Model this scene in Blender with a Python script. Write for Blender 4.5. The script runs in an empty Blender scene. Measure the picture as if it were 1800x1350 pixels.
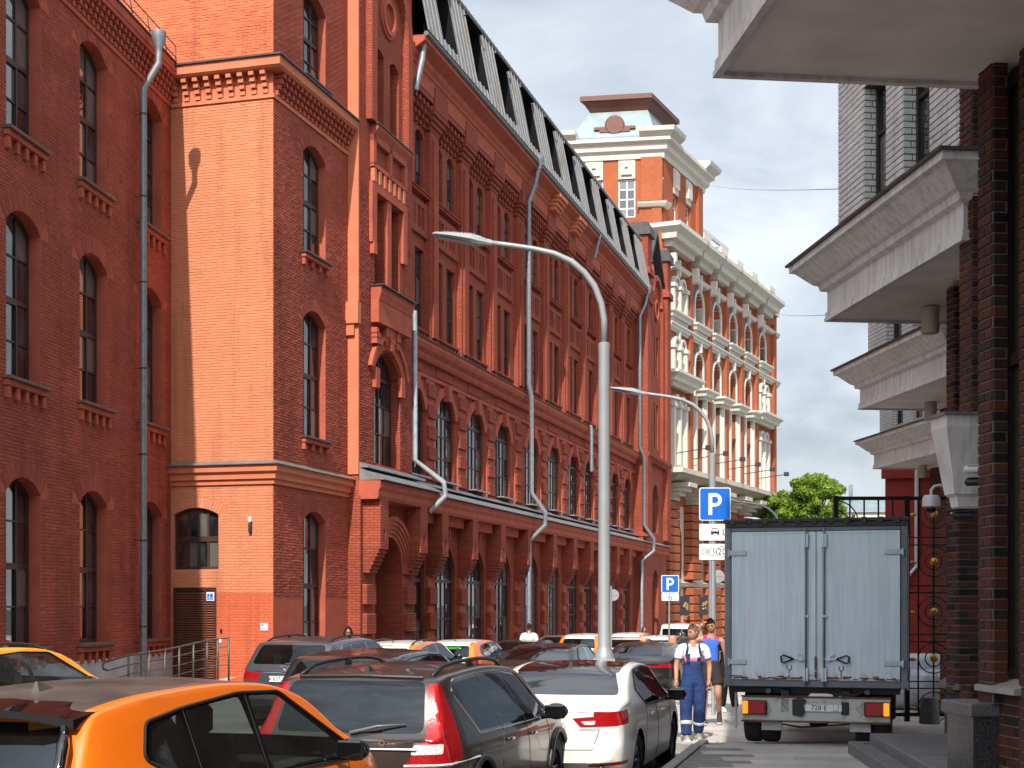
import bpy, bmesh, math, random
import numpy as np
from mathutils import Vector, Matrix
from mathutils.bvhtree import BVHTree
random.seed(7)
R = math.radians
SC = bpy.context.scene
COL = SC.collection
# ------------------------------------------------------------------ camera, sky, sun, exposure
cam_d = bpy.data.cameras.new('camera'); cam = bpy.data.objects.new('camera', cam_d); COL.objects.link(cam)
cam.location = (0, 0, 1.8); cam.rotation_euler = (R(90), 0, 0)
cam_d.sensor_width = 36; cam_d.lens = 50; cam_d.shift_y = 385 / 1800; cam_d.clip_end = 4000; cam_d.clip_start = .05
SC.camera = cam
SUN_AZ, SUN_EL = -9.0, 44.5          # degrees: azimuth from behind the camera (-Y), negative = to the left
w = bpy.data.worlds.new('World'); SC.world = w; w.use_nodes = True
nt = w.node_tree; nd = nt.nodes; lk = nt.links
for n in list(nd): nd.remove(n)
wo = nd.new('ShaderNodeOutputWorld'); bg = nd.new('ShaderNodeBackground'); sky = nd.new('ShaderNodeTexSky')
sky.sky_type = 'NISHITA'; sky.sun_disc = False; sky.sun_elevation = R(SUN_EL)
tosun = Vector((math.sin(R(SUN_AZ)) * math.cos(R(SUN_EL)), -math.cos(R(SUN_AZ)) * math.cos(R(SUN_EL)), math.sin(R(SUN_EL))))
sky.sun_rotation = math.atan2(tosun.x, tosun.y)
sky.air_density = 1.0; sky.dust_density = 3.0; sky.ozone_density = 1.0; sky.altitude = 150
tc = nd.new('ShaderNodeTexCoord'); mp = nd.new('ShaderNodeMapping'); mp.inputs['Scale'].default_value = (1.2, 1.2, 3.4)
nz = nd.new('ShaderNodeTexNoise'); nz.inputs['Scale'].default_value = 2.1; nz.inputs['Detail'].default_value = 7; nz.inputs['Roughness'].default_value = .55; nz.inputs['Distortion'].default_value = .5
cr = nd.new('ShaderNodeValToRGB'); cr.color_ramp.elements[0].position = .37; cr.color_ramp.elements[1].position = .63
cr.color_ramp.elements[0].color = (.3, .3, .3, 1); cr.color_ramp.elements[1].color = (.82, .82, .82, 1)
mx = nd.new('ShaderNodeMix'); mx.data_type = 'RGBA'
mx.inputs[7].default_value = (10.5, 11.4, 12.4, 1)       # thin white cloud veil over the blue
lk.new(tc.outputs['Generated'], mp.inputs[0]); lk.new(mp.outputs[0], nz.inputs['Vector']); lk.new(nz.outputs[0], cr.inputs[0])
# the thin cloud scatters forward: brighter towards the sun, as hazy skies are
dt = nd.new('ShaderNodeVectorMath'); dt.operation = 'DOT_PRODUCT'; dt.inputs[1].default_value = tosun; lk.new(tc.outputs['Generated'], dt.inputs[0])
def wm(op, a, b):
    n = nd.new('ShaderNodeMath'); n.operation = op
    for k, v in enumerate((a, b)):
        if isinstance(v, (int, float)): n.inputs[k].default_value = v
        else: lk.new(v, n.inputs[k])
    return n.outputs[0]
ph_ = wm('ADD', wm('MULTIPLY', wm('POWER', wm('MAXIMUM', wm('MULTIPLY', wm('ADD', dt.outputs['Value'], 1.0), .5), 0.0), 7.0), 2.6), 1.0)
vl = nd.new('ShaderNodeVectorMath'); vl.operation = 'SCALE'; vl.inputs[0].default_value = (12.4, 13.2, 14.3); lk.new(ph_, vl.inputs['Scale'])
lk.new(cr.outputs[0], mx.inputs[0]); lk.new(sky.outputs[0], mx.inputs[6]); lk.new(vl.outputs[0], mx.inputs[7]); lk.new(mx.outputs[2], bg.inputs[0])
bg.inputs[1].default_value = .072; lk.new(bg.outputs[0], wo.inputs[0])
sun_d = bpy.data.lights.new('sun', 'SUN'); sun = bpy.data.objects.new('sun', sun_d); COL.objects.link(sun)
sun_d.energy = 4.9; sun_d.angle = R(.5); sun_d.color = (1, .93, .83)
sun.rotation_euler = (-tosun).to_track_quat('-Z', 'Y').to_euler(); sun.location = (0, -30, 60)
vs = SC.view_settings; vs.view_transform = 'Standard'; vs.look = 'None'; vs.gamma = 1; vs.use_curve_mapping = False; vs.exposure = 0.3
SC.cycles.max_bounces = 8; SC.cycles.diffuse_bounces = 6; SC.cycles.transparent_max_bounces = 10
SC.cycles.caustics_reflective = False; SC.cycles.caustics_refractive = False

# ------------------------------------------------------------------ helpers
def link(o, parent=None):
    COL.objects.link(o)
    if parent is not None: o.parent = parent
    return o
def tag(o, label=None, cat=None, group=None, kind=None):
    if label: o['label'] = label
    if cat: o['category'] = cat
    if group: o['group'] = group
    if kind: o['kind'] = kind
    return o
def thing(name, label, cat, loc=(0, 0, 0), rotz=0, group=None):
    o = bpy.data.objects.new(name, None); o.empty_display_size = .3; COL.objects.link(o)
    o.location = loc; o.rotation_euler = (0, 0, rotz)
    return tag(o, label, cat, group)
def inst(name, mesh, parent, loc=(0, 0, 0), rot=(0, 0, 0), sc=None):
    o = bpy.data.objects.new(name, mesh); COL.objects.link(o)
    if parent is not None: o.parent = parent
    o.location = loc; o.rotation_euler = rot
    if sc: o.scale = sc
    return o
class MB:
    """Collects shapes; build() links them as ONE mesh object."""
    def __init__(s): s.v = []; s.f = []; s.mi = []; s.M = None; s.mat = 0
    def add(s, vs, fs):
        b = len(s.v)
        if s.M is not None: vs = [s.M @ Vector(p) for p in vs]
        s.v.extend([tuple(p) for p in vs])
        s.f.extend([tuple(b + i for i in f) for f in fs]); s.mi.extend([s.mat] * len(fs))
        return s
    def box(s, x0, x1, y0, y1, z0, z1):
        return s.add([(x0, y0, z0), (x1, y0, z0), (x1, y1, z0), (x0, y1, z0), (x0, y0, z1), (x1, y0, z1), (x1, y1, z1), (x0, y1, z1)],
                     [(0, 3, 2, 1), (4, 5, 6, 7), (0, 1, 5, 4), (1, 2, 6, 5), (2, 3, 7, 6), (3, 0, 4, 7)])
    def cbox(s, x0, x1, y0, y1, z0, z1, c=.01):
        """box with chamfered edges (stacked octagons)"""
        def ring(z, d):
            a0, a1, b0, b1 = x0 + d, x1 - d, y0 + d, y1 - d
            return [(a0 + c, b0, z), (a1 - c, b0, z), (a1, b0 + c, z), (a1, b1 - c, z), (a1 - c, b1, z), (a0 + c, b1, z), (a0, b1 - c, z), (a0, b0 + c, z)]
        P = ring(z0, c) + ring(z0 + c, 0) + ring(z1 - c, 0) + ring(z1, c)
        F = [tuple(range(7, -1, -1)), tuple(range(24, 32))]
        for k in range(3):
            for i in range(8): j = (i + 1) % 8; F.append((8 * k + i, 8 * k + j, 8 * k + 8 + j, 8 * k + 8 + i))
        return s.add(P, F)
    def ext(s, poly, a, b, axis='y'):
        """extrude a closed 2D polygon along an axis: y -> poly (x,z); x -> poly (y,z); z -> poly (x,y)"""
        n = len(poly)
        f = {'y': lambda p, t: (p[0], t, p[1]), 'x': lambda p, t: (t, p[0], p[1]), 'z': lambda p, t: (p[0], p[1], t)}[axis]
        return s.add([f(p, a) for p in poly] + [f(p, b) for p in poly],
                     [tuple(range(n)), tuple(range(2 * n - 1, n - 1, -1))] + [(i, n + i, n + (i + 1) % n, (i + 1) % n) for i in range(n)])
    def tube(s, path, r, n=8, caps=True):
        P = [Vector(p) for p in path]; m = len(P); rr = r if isinstance(r, (list, tuple)) else [r] * m
        vs = []; up = None
        for i in range(m):
            d = (P[min(i + 1, m - 1)] - P[max(i - 1, 0)])
            d = d.normalized() if d.length > 1e-9 else Vector((0, 0, 1))
            if up is None:
                up = Vector((0, 0, 1)) if abs(d.z) < .9 else Vector((1, 0, 0))
            a = d.cross(up)
            if a.length < 1e-6: a = d.orthogonal()
            a.normalize(); b = d.cross(a).normalized(); up = -b if (-b).dot(up) > 0 else b
            k = 1.0
            if 0 < i < m - 1:
                c = (P[i] - P[i - 1]).normalized().dot((P[i + 1] - P[i]).normalized()); k = 1 / max(.6, math.sqrt(max(.01, (1 + c) / 2)))
            for j in range(n):
                t = 2 * math.pi * j / n; vs.append(P[i] + (a * math.cos(t) + up * math.sin(t)) * rr[i] * (k if k < 1.2 else 1.2))
        F = [(i * n + j, i * n + (j + 1) % n, (i + 1) * n + (j + 1) % n, (i + 1) * n + j) for i in range(m - 1) for j in range(n)]
        if caps: F += [tuple(range(n - 1, -1, -1)), tuple(range((m - 1) * n, m * n))]
        return s.add(vs, F)
    def lathe(s, prof, c=(0, 0, 0), n=16, axis='z'):
        vs = []; m = len(prof)
        for r, h in prof:
            for j in range(n):
                t = 2 * math.pi * j / n; a, b = r * math.cos(t), r * math.sin(t)
                vs.append((c[0] + a, c[1] + b, c[2] + h) if axis == 'z' else ((c[0] + a, c[1] + h, c[2] + b) if axis == 'y' else (c[0] + h, c[1] + a, c[2] + b)))
        F = [(i * n + j, i * n + (j + 1) % n, (i + 1) * n + (j + 1) % n, (i + 1) * n + j) for i in range(m - 1) for j in range(n)]
        if prof[0][0] > 1e-4: F.append(tuple(range(n - 1, -1, -1)))
        if prof[-1][0] > 1e-4: F.append(tuple(range((m - 1) * n, m * n)))
        return s.add(vs, F)
    def sphere(s, c, r, n=10, m=7, sc=(1, 1, 1)):
        pr = [(max(1e-5, math.sin(math.pi * i / m)), -math.cos(math.pi * i / m)) for i in range(m + 1)]
        vs = []
        for q, h in pr:
            for j in range(n):
                t = 2 * math.pi * j / n; vs.append((c[0] + r * q * math.cos(t) * sc[0], c[1] + r * q * math.sin(t) * sc[1], c[2] + r * h * sc[2]))
        return s.add(vs, [(i * n + j, i * n + (j + 1) % n, (i + 1) * n + (j + 1) % n, (i + 1) * n + j) for i in range(m) for j in range(n)])
    def sweep(s, prof, path, ends=True):
        """mouldings: prof = closed list (outward offset, z); path = list of (x,y); outward is to the right of travel. mitred corners."""
        m = len(path); n = len(prof); P = [Vector((p[0], p[1])) for p in path]; vs = []
        for i in range(m):
            ds = []
            if i > 0: ds.append((P[i] - P[i - 1]).normalized())
            if i < m - 1: ds.append((P[i + 1] - P[i]).normalized())
            ns = [Vector((d.y, -d.x)) for d in ds]
            if len(ns) == 2:
                k = ns[0] + ns[1]; k = k / max(.15, k.dot(ns[0]))
            else: k = ns[0]
            for o, z in prof: vs.append((P[i].x + k.x * o, P[i].y + k.y * o, z))
        F = [(i * n + j, i * n + (j + 1) % n, (i + 1) * n + (j + 1) % n, (i + 1) * n + j) for i in range(m - 1) for j in range(n)]
        if ends: F += [tuple(range(n)), tuple(range(m * n - 1, (m - 1) * n - 1, -1))]
        return s.add(vs, F)
    def build(s, name, mat, parent=None, smooth=False, loc=None, rot=None, recalc=True, auto=None):
        me = bpy.data.meshes.new(name); me.from_pydata(s.v, [], s.f)
        for m_ in (mat if isinstance(mat, (list, tuple)) else [mat]): me.materials.append(m_)
        if isinstance(mat, (list, tuple)) and len(mat) > 1: me.polygons.foreach_set('material_index', s.mi)
        if recalc:
            bm = bmesh.new(); bm.from_mesh(me); bmesh.ops.recalc_face_normals(bm, faces=bm.faces); bm.to_mesh(me); bm.free()
        if smooth or auto:
            me.polygons.foreach_set('use_smooth', [True] * len(me.polygons))
            if auto: me.set_sharp_from_angle(angle=R(auto))
        me.update()
        o = bpy.data.objects.new(name, me); COL.objects.link(o)
        if parent is not None: o.parent = parent
        if loc is not None: o.location = loc
        if rot is not None: o.rotation_euler = rot
        return o
def frame(ox, oy, oz, ang):
    return Matrix.Translation((ox, oy, oz)) @ Matrix.Rotation(ang, 4, 'Z')

# ------------------------------------------------------------------ materials
def srgb(r, g, b):
    f = lambda c: (c / 12.92 if c <= .04045 else ((c + .055) / 1.055) ** 2.4)
    return (f(r / 255), f(g / 255), f(b / 255))
class NT:
    def __init__(s, name):
        s.m = bpy.data.materials.new(name); s.m.use_nodes = True; s.t = s.m.node_tree; s.n = s.t.nodes
        s.b = s.n['Principled BSDF']; s.out = s.n['Material Output']
    def new(s, t, **k):
        n = s.n.new('ShaderNode' + t)
        for a, v in k.items(): setattr(n, a, v)
        return n
    def l(s, a, b): s.t.links.new(a, b)
    def coord(s, kind='Object'):
        if not hasattr(s, '_tc'): s._tc = s.new('TexCoord')
        return s._tc.outputs[kind]
    def noise(s, scale, detail=4, rough=.55, vec=None, dist=0):
        n = s.new('TexNoise'); n.inputs['Scale'].default_value = scale; n.inputs['Detail'].default_value = detail
        n.inputs['Roughness'].default_value = rough; n.inputs['Distortion'].default_value = dist
        s.l(vec if vec is not None else s.coord(), n.inputs['Vector']); return n.outputs[0]
    def ramp(s, fac, stops):
        r = s.new('ValToRGB'); el = r.color_ramp.elements
        while len(el) < len(stops): el.new(.5)
        for e, (p, c) in zip(el, stops): e.position = p; e.color = (c[0], c[1], c[2], 1) if not isinstance(c, (int, float)) else (c, c, c, 1)
        s.l(fac, r.inputs[0]); return r.outputs[0]
    def mix(s, fac, a, b, blend='MIX'):
        n = s.new('Mix', data_type='RGBA', blend_type=blend)
        for k, v in ((0, fac), (6, a), (7, b)):
            if isinstance(v, (int, float)): n.inputs[k].default_value = v if k == 0 else (v, v, v, 1)
            elif isinstance(v, tuple): n.inputs[k].default_value = (v[0], v[1], v[2], 1)
            else: s.l(v, n.inputs[k])
        return n.outputs[2]
    def math(s, op, a, b=None, c=None):
        n = s.new('Math', operation=op)
        for k, v in enumerate((a, b, c)):
            if v is None: continue
            if isinstance(v, (int, float)): n.inputs[k].default_value = v
            else: s.l(v, n.inputs[k])
        return n.outputs[0]
    def bump(s, h, strength=.3, dist=.02, normal=None):
        n = s.new('Bump'); n.inputs['Strength'].default_value = strength; n.inputs['Distance'].default_value = dist
        s.l(h, n.inputs['Height'])
        if normal is not None: s.l(normal, n.inputs['Normal'])
        s.l(n.outputs[0], s.b.inputs['Normal']); return n.outputs[0]
    def col(s, v):
        if isinstance(v, tuple): s.b.inputs['Base Color'].default_value = (v[0], v[1], v[2], 1)
        else: s.l(v, s.b.inputs['Base Color'])
    def set(s, **k):
        for a, v in k.items(): s.b.inputs[a.replace('_', ' ')].default_value = v
        return s
    def wallvec(s):
        """(along the wall, height) coordinates, whichever way the face looks, for brick patterns"""
        sp = s.new('SeparateXYZ'); s.l(s.coord('Object'), sp.inputs[0])
        sn = s.new('SeparateXYZ'); s.l(s.coord('Normal'), sn.inputs[0])
        a = s.math('GREATER_THAN', s.math('ABSOLUTE', sn.outputs[0]), .7)
        mx = s.new('Mix', data_type='FLOAT'); s.l(a, mx.inputs[0]); s.l(sp.outputs[0], mx.inputs[2]); s.l(sp.outputs[1], mx.inputs[3])
        cb = s.new('CombineXYZ'); s.l(mx.outputs[0], cb.inputs[0]); s.l(sp.outputs[2], cb.inputs[1]); return cb.outputs[0]
def plain(name, col, rough=.6, metal=0., var=.12, vsc=3., bump=0., bsc=60., spec=.5, coat=0., bd=.01):
    t = NT(name); t.set(Roughness=rough, Metallic=metal, Specular_IOR_Level=spec, Coat_Weight=coat, Coat_Roughness=.03)
    if var > 0:
        n = t.noise(vsc, 5)
        lo = tuple(c * (1 - var) for c in col); hi = tuple(min(1, c * (1 + var)) for c in col)
        t.col(t.ramp(n, [(.3, lo), (.7, hi)]))
    else: t.col(col)
    if bump: t.bump(t.noise(bsc, 4), bump, bd)
    return t.m
def brick_geo(name, cols, per='island', rough=.85, stain=.25, bump=.35, orange=False):
    """for real bricks: colour varies from brick to brick"""
    t = NT(name); t.set(Roughness=rough, Specular_IOR_Level=.25)
    if per == 'island': rnd = t.new('NewGeometry').outputs['Random Per Island']
    else: rnd = t.new('ObjectInfo').outputs['Random']
    n = len(cols); c = t.ramp(rnd, [((i + .5) / n if n > 1 else .5, cc) for i, cc in enumerate(cols)])
    big = t.noise(.7, 6, .6, vec=None if per == 'island' else t.new('NewGeometry').outputs['Position'])
    c = t.mix(1.0, c, t.ramp(big, [(.3, 1 - stain), (.68, 1 + stain * .3)]), 'MULTIPLY')
    mpv = t.new('Mapping'); mpv.inputs['Scale'].default_value = (2.6, 2.6, .22); t.l(t.new('NewGeometry').outputs['Position'], mpv.inputs[0])
    c = t.mix(1.0, c, t.ramp(t.noise(1., 6, .65, mpv.outputs[0]), [(.32, .74), (.5, 1.0)]), 'MULTIPLY')   # rain streaks
    fine = t.noise(26, 5, .65)
    c = t.mix(1.0, c, t.ramp(fine, [(.3, .86), (.7, 1.1)]), 'MULTIPLY')
    if orange:   # lichen and flaked paint
        c = t.mix(t.ramp(t.noise(1.6, 7, .65), [(.64, 0.), (.68, .85)]), c, (.62, .26, .02)); c = t.mix(t.ramp(t.noise(2.3, 9, .75, dist=.6), [(.66, 0.), (.68, .8)]), c, (.55, .42, .34))
    t.col(c); t.bump(t.noise(38, 6, .7), bump, .012); return t.m
def brick_tex(name, base, dark, mortar=.8, bw=.26, bh=.077, rough=.85, bump=.6, stain=.25):
    t = NT(name); t.set(Roughness=rough, Specular_IOR_Level=.25); v = t.wallvec()
    b = t.new('TexBrick'); b.offset = .5; t.l(v, b.inputs['Vector'])
    b.inputs['Scale'].default_value = 1; b.inputs['Brick Width'].default_value = bw; b.inputs['Row Height'].default_value = bh
    b.inputs['Mortar Size'].default_value = .009; b.inputs['Mortar Smooth'].default_value = .3; b.inputs['Bias'].default_value = 0
    b.inputs['Color1'].default_value = (*base, 1); b.inputs['Color2'].default_value = (*dark, 1)
    mc = tuple(c * mortar for c in base); b.inputs['Mortar'].default_value = (*mc, 1)
    big = t.noise(.5, 6, .6); c = t.mix(1.0, b.outputs[0], t.ramp(big, [(.3, 1 - stain), (.7, 1 + stain * .35)]), 'MULTIPLY')
    t.col(c)
    h = t.math('ADD', t.math('MULTIPLY', b.outputs['Fac'], -1), t.math('MULTIPLY', t.noise(30, 5), .7))
    t.bump(h, bump, .012); return t.m
def glass_dark(name, col=(.012, .014, .016), rough=.02, spec=.5, ior=2.5):
    """window glass with a dim room behind it: mirrors the street"""
    t = NT(name); t.set(Roughness=rough, Specular_IOR_Level=spec, IOR=ior)
    rn = t.new('ObjectInfo').outputs['Random']
    n = t.noise(1.3, 3); c = t.mix(t.ramp(n, [(.45, 0.), (.6, .6)]), col, tuple(min(1, c * 5 + .012) for c in col))
    c = t.mix(t.ramp(rn, [(.6, 0.), (.62, .6)]), c, (.20, .19, .17)); t.col(c)
    t.bump(t.noise(.8, 2), .05, .05); return t.m

# ------------------------------------------------------------------ openings, walls of real bricks
def arch_top(h, x):
    xa, xb, za, zb, rise = h
    if rise <= 0: return zb
    hw = (xb - xa) / 2; Rr = (hw * hw + rise * rise) / (2 * rise); m = (xa + xb) / 2
    return zb - Rr + math.sqrt(max(0, Rr * Rr - (x - m) ** 2))
def outline(h, n=8, inset=0):
    xa, xb, za, zb, rise = h; xa += inset; xb -= inset; za += inset; zb -= inset
    hh = (xa, xb, za, zb, rise)
    top = [(xa + (xb - xa) * i / n, arch_top(hh, xa + (xb - xa) * i / n)) for i in range(n + 1)] if rise > 0 else [(xa, zb), (xb, zb)]
    return [(xb, za), (xa, za)] + top        # closed: bottom right, bottom left, up and over
def wall(mb, x0, x1, z0, z1, holes=(), y=0., t=.35, arc=8, z1f=None):
    xs = {x0, x1}
    for h in holes:
        xs |= {h[0], h[1]}
        if h[4] > 0: xs |= {h[0] + (h[1] - h[0]) * i / arc for i in range(arc + 1)}
    xs = sorted(x for x in xs if x0 - 1e-6 <= x <= x1 + 1e-6)
    for a, b in zip(xs, xs[1:]):
        if b - a < 1e-5: continue
        m = (a + b) / 2; ca, cb = z0, z0
        for h in sorted((h for h in holes if h[0] < m < h[1]), key=lambda h: h[2]):
            if h[2] > max(ca, cb) + 1e-5: mb.add([(a, y, ca), (b, y, cb), (b, y, h[2]), (a, y, h[2])], [(0, 1, 2, 3)])
            ca, cb = arch_top(h, a), arch_top(h, b)
        ta, tb = (z1, z1) if z1f is None else (z1f(a), z1f(b))
        if max(ta - ca, tb - cb) > 1e-5: mb.add([(a, y, ca), (b, y, cb), (b, y, tb), (a, y, ta)], [(0, 1, 2, 3)])
    if t:
        for h in holes:
            p = outline(h, arc); n = len(p)
            mb.add([(q[0], y, q[1]) for q in p] + [(q[0], y + t, q[1]) for q in p], [(i, (i + 1) % n, n + (i + 1) % n, n + i) for i in range(n)])
def brick_cells(x0, x1, z0, z1, holes=(), bw=.255, bh=.075, ring=.0, j=.012):
    out = []; row = 0; z = z0
    while z < z1 - .02:
        zt = min(z + bh, z1); zc = (z + zt) / 2
        cuts = []
        for h in holes:
            xa, xb, za, zb, rise = h
            if rise <= 0:
                if za < zc < zb: cuts.append((xa, xb))
                continue
            hw = (xb - xa) / 2; m = (xa + xb) / 2; Rr = (hw * hw + rise * rise) / (2 * rise); zo = zb - Rr
            if za < zc <= zb - rise: cuts.append((xa, xb))
            elif zc > zb - rise and zc < zb + ring:
                q = (Rr + ring) ** 2 - (zc - zo) ** 2
                if q > 0:
                    c = min(math.sqrt(q), hw + ring); cuts.append((m - c, m + c))
        x = x0 - (bw / 2 if row % 2 else 0) - (random.random() * .03)
        while x < x1:
            a, b = max(x, x0), min(x + bw - j, x1); segs = [(a, b)] if b - a > .02 else []
            for ca, cb in cuts:
                ns = []
                for a, b in segs:
                    if cb <= a or ca >= b: ns.append((a, b)); continue
                    if ca - a > .025: ns.append((a, ca))
                    if b - cb > .025: ns.append((cb, b))
                segs = ns
            out += [(a, b, z, zt - j) for a, b in segs]; x += bw
        z += bh; row += 1
    return out
def brick_add(mb, a, b, z, zt, y, d, e=.006, jit=.004, tilt=.0):
    d = d + random.uniform(-jit, jit); q = [d + random.uniform(-tilt, tilt) for _ in range(4)]
    mb.add([(a, y, z), (b, y, z), (b, y, zt), (a, y, zt), (a + e, y - q[0], z + e), (b - e, y - q[1], z + e), (b - e, y - q[2], zt - e), (a + e, y - q[3], zt - e)],
           [(4, 5, 6, 7), (0, 1, 5, 4), (1, 2, 6, 5), (2, 3, 7, 6), (3, 0, 4, 7)])
def one_brick(name, w_, h_, d, mat, e=.006, tilt=.003):
    mb = MB(); brick_add(mb, -w_ / 2, w_ / 2, -h_ / 2, h_ / 2, 0, d, e, .001, tilt)
    o = mb.build(name, mat); me = o.data; bpy.data.objects.remove(o); return me
def brick_wall(parent, cells, y, d, mats, near=None, limit=0, M=None, jit=.004, e=.006, tilt=.002, name='brick', stuffname='brickwork'):
    """cells -> the `limit` bricks nearest to `near` (x,z) as single objects, the rest joined as stuff"""
    mat_i, mat_o = mats; full = max((c[1] - c[0]) for c in cells); hh = cells[0][3] - cells[0][2]
    solo = set()
    if limit:
        idx = [i for i, c in enumerate(cells) if abs((c[1] - c[0]) - full) < .004 and abs(c[3] - c[2] - hh) < .004]
        idx.sort(key=lambda i: near((cells[i][0] + cells[i][1]) / 2, (cells[i][2] + cells[i][3]) / 2)); solo = set(idx[:limit])
    mb = MB(); mb.M = M
    meshes = [one_brick(name, full, hh, d, mat_o, e, tilt * 1.2) for _ in range(6)] if limit else []
    rz = M.to_euler() if M is not None else (0, 0, 0)
    for i, c in enumerate(cells):
        if i in solo:
            p = Vector(((c[0] + c[1]) / 2, y - random.uniform(-jit, jit), (c[2] + c[3]) / 2))
            inst(name, random.choice(meshes), parent, M @ p if M is not None else p, rz)
        else: brick_add(mb, *c, y, d, e, jit, tilt)
    if mb.f:
        o = mb.build(stuffname, mat_i, parent, recalc=False); o['kind'] = 'stuff'
def voussoirs(mb, h, ring, y, d, n=None, g=.012):
    xa, xb, za, zb, rise = h; hw = (xb - xa) / 2; m = (xa + xb) / 2; Rr = (hw * hw + rise * rise) / (2 * rise); zo = zb - Rr
    a = math.asin(min(1, hw / Rr)) if rise <= hw else math.pi / 2; n = n or max(7, int(2 * a * Rr / .08)); dg = g / Rr / 2
    for i in range(n):
        t0, t1 = -a + 2 * a * i / n + dg, -a + 2 * a * (i + 1) / n - dg; q = d + random.uniform(-.004, .004)
        pts = [(m + r * math.sin(t), zo + r * math.cos(t)) for r, t in ((Rr, t0), (Rr, t1), (Rr + ring, t1), (Rr + ring, t0))]
        mb.add([(p[0], y, p[1]) for p in pts] + [(p[0], y - q, p[1]) for p in pts], [(4, 5, 6, 7), (0, 1, 5, 4), (1, 2, 6, 5), (2, 3, 7, 6), (3, 0, 4, 7)])
def clip_cell(xa, xb, za, zb, h, n=4):
    """pane polygon: cell clipped under the arch of opening h"""
    if h[4] <= 0 or zb < h[3] - h[4] + 1e-4: return [(xa, za), (xb, za), (xb, zb), (xa, zb)]
    top = [(xb + (xa - xb) * i / n, max(za + .005, min(zb, arch_top(h, xb + (xa - xb) * i / n)))) for i in range(n + 1)]
    return [(xa, za), (xb, za)] + top
def window(parent, h, y, cols, rows, mf, mg, fr=.07, bar=.035, heavy=(), sub=None, M=None, panes=True, arc=8, dep=.06, name='window'):
    """one window: frame with bars, each pane of glass a child. h = opening, cols = list of fractions, rows = list of z"""
    mb = MB(); mb.M = M; xa, xb, za, zb, rise = h
    o1 = outline(h, arc); hin = (xa + fr, xb - fr, za + fr, zb - fr, max(0, rise * (1 - fr / max(.05, (xb - xa))))) if rise > 0 else (xa + fr, xb - fr, za + fr, zb - fr, 0)
    o2 = outline(hin, arc); n = len(o1)
    for i in range(n):
        k = (i + 1) % n
        mb.add([(o1[i][0], y, o1[i][1]), (o1[k][0], y, o1[k][1]), (o2[k][0], y, o2[k][1]), (o2[i][0], y, o2[i][1]),
                (o2[k][0], y + dep, o2[k][1]), (o2[i][0], y + dep, o2[i][1])], [(0, 1, 2, 3), (3, 2, 4, 5)])
    X = [hin[0]] + [hin[0] + (hin[1] - hin[0]) * c for c in cols] + [hin[1]]
    Z = [hin[2]] + list(rows) + [hin[3]]
    for i, x in enumerate(X[1:-1]):
        t = arch_top(hin, x); bw = bar * (1.6 if ('c', i) in heavy else 1)
        mb.box(x - bw / 2, x + bw / 2, y + .006, y + dep, hin[2], t)
    for i, z in enumerate(Z[1:-1]):
        bw = bar * (2.4 if ('r', i) in heavy else 1)
        mb.box(hin[0], hin[1], y + (.002 if ('r', i) in heavy else .009), y + dep, z - bw / 2, z + bw / 2)
    if sub:  # an opening casement inside the lower part
        a, b, c, d = sub; s = .055
        for q in ((a, b, c, c + s), (a, b, d - s, d), (a, a + s, c + s, d - s), (b - s, b, c + s, d - s)): mb.box(q[0], q[1], y - .012, y + dep - .01, q[2], q[3])
    wo_ = mb.build(name, mf, parent, recalc=True)
    if panes:
        for i in range(len(X) - 1):
            for k in range(len(Z) - 1):
                p = clip_cell(X[i], X[i + 1], Z[k], Z[k + 1], hin)
                if max(q[1] for q in p) - Z[k] < .02: continue
                g = MB(); g.M = M; tx, tz = random.uniform(-.004, .004), random.uniform(-.004, .004)
                cx, cz = (X[i] + X[i + 1]) / 2, (Z[k] + Z[k + 1]) / 2
                yy = lambda q: y + dep * .7 + (q[0] - cx) * tx + (q[1] - cz) * tz
                g.add([(q[0], yy(q), q[1]) for q in p] , [tuple(range(len(p)))])
                g.build('pane', mg, wo_, recalc=False)
    else:
        g = MB(); g.M = M; p = outline(hin, arc); g.add([(q[0], y + dep * .7, q[1]) for q in p], [tuple(range(len(p)))]); g.build('pane', mg, wo_, recalc=False)
    return wo_
def interp(y, pts):
    pts = sorted(pts)
    if y <= pts[0][0]: return pts[0][1]
    for (a, va), (b, vb) in zip(pts, pts[1:]):
        if y <= b: return va + (vb - va) * (y - a) / (b - a)
    return pts[-1][1]
ROAD = [(-60, .6), (0, -.1), (8, -.22), (12.3, -.32), (18, -.37), (25, -.43), (41, -.72), (54, -.95), (80, -1.3), (120, -1.8), (400, -3.2), (3000, -3.5)]
def gz(y): return interp(y, ROAD)
WALK = [(-60, .75), (0, -.02), (10, -.09), (17, -.115), (19.6, -.13), (22, -.335), (25.2, -.345), (29, -.44), (41, -.66), (54, -.88), (80, -1.22), (120, -1.7), (400, -3.1)]
def wz(y): return interp(y, WALK)
def W(px, y): return (px - 900) / 2500 * y       # world X seen at photo column px, distance y
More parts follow.
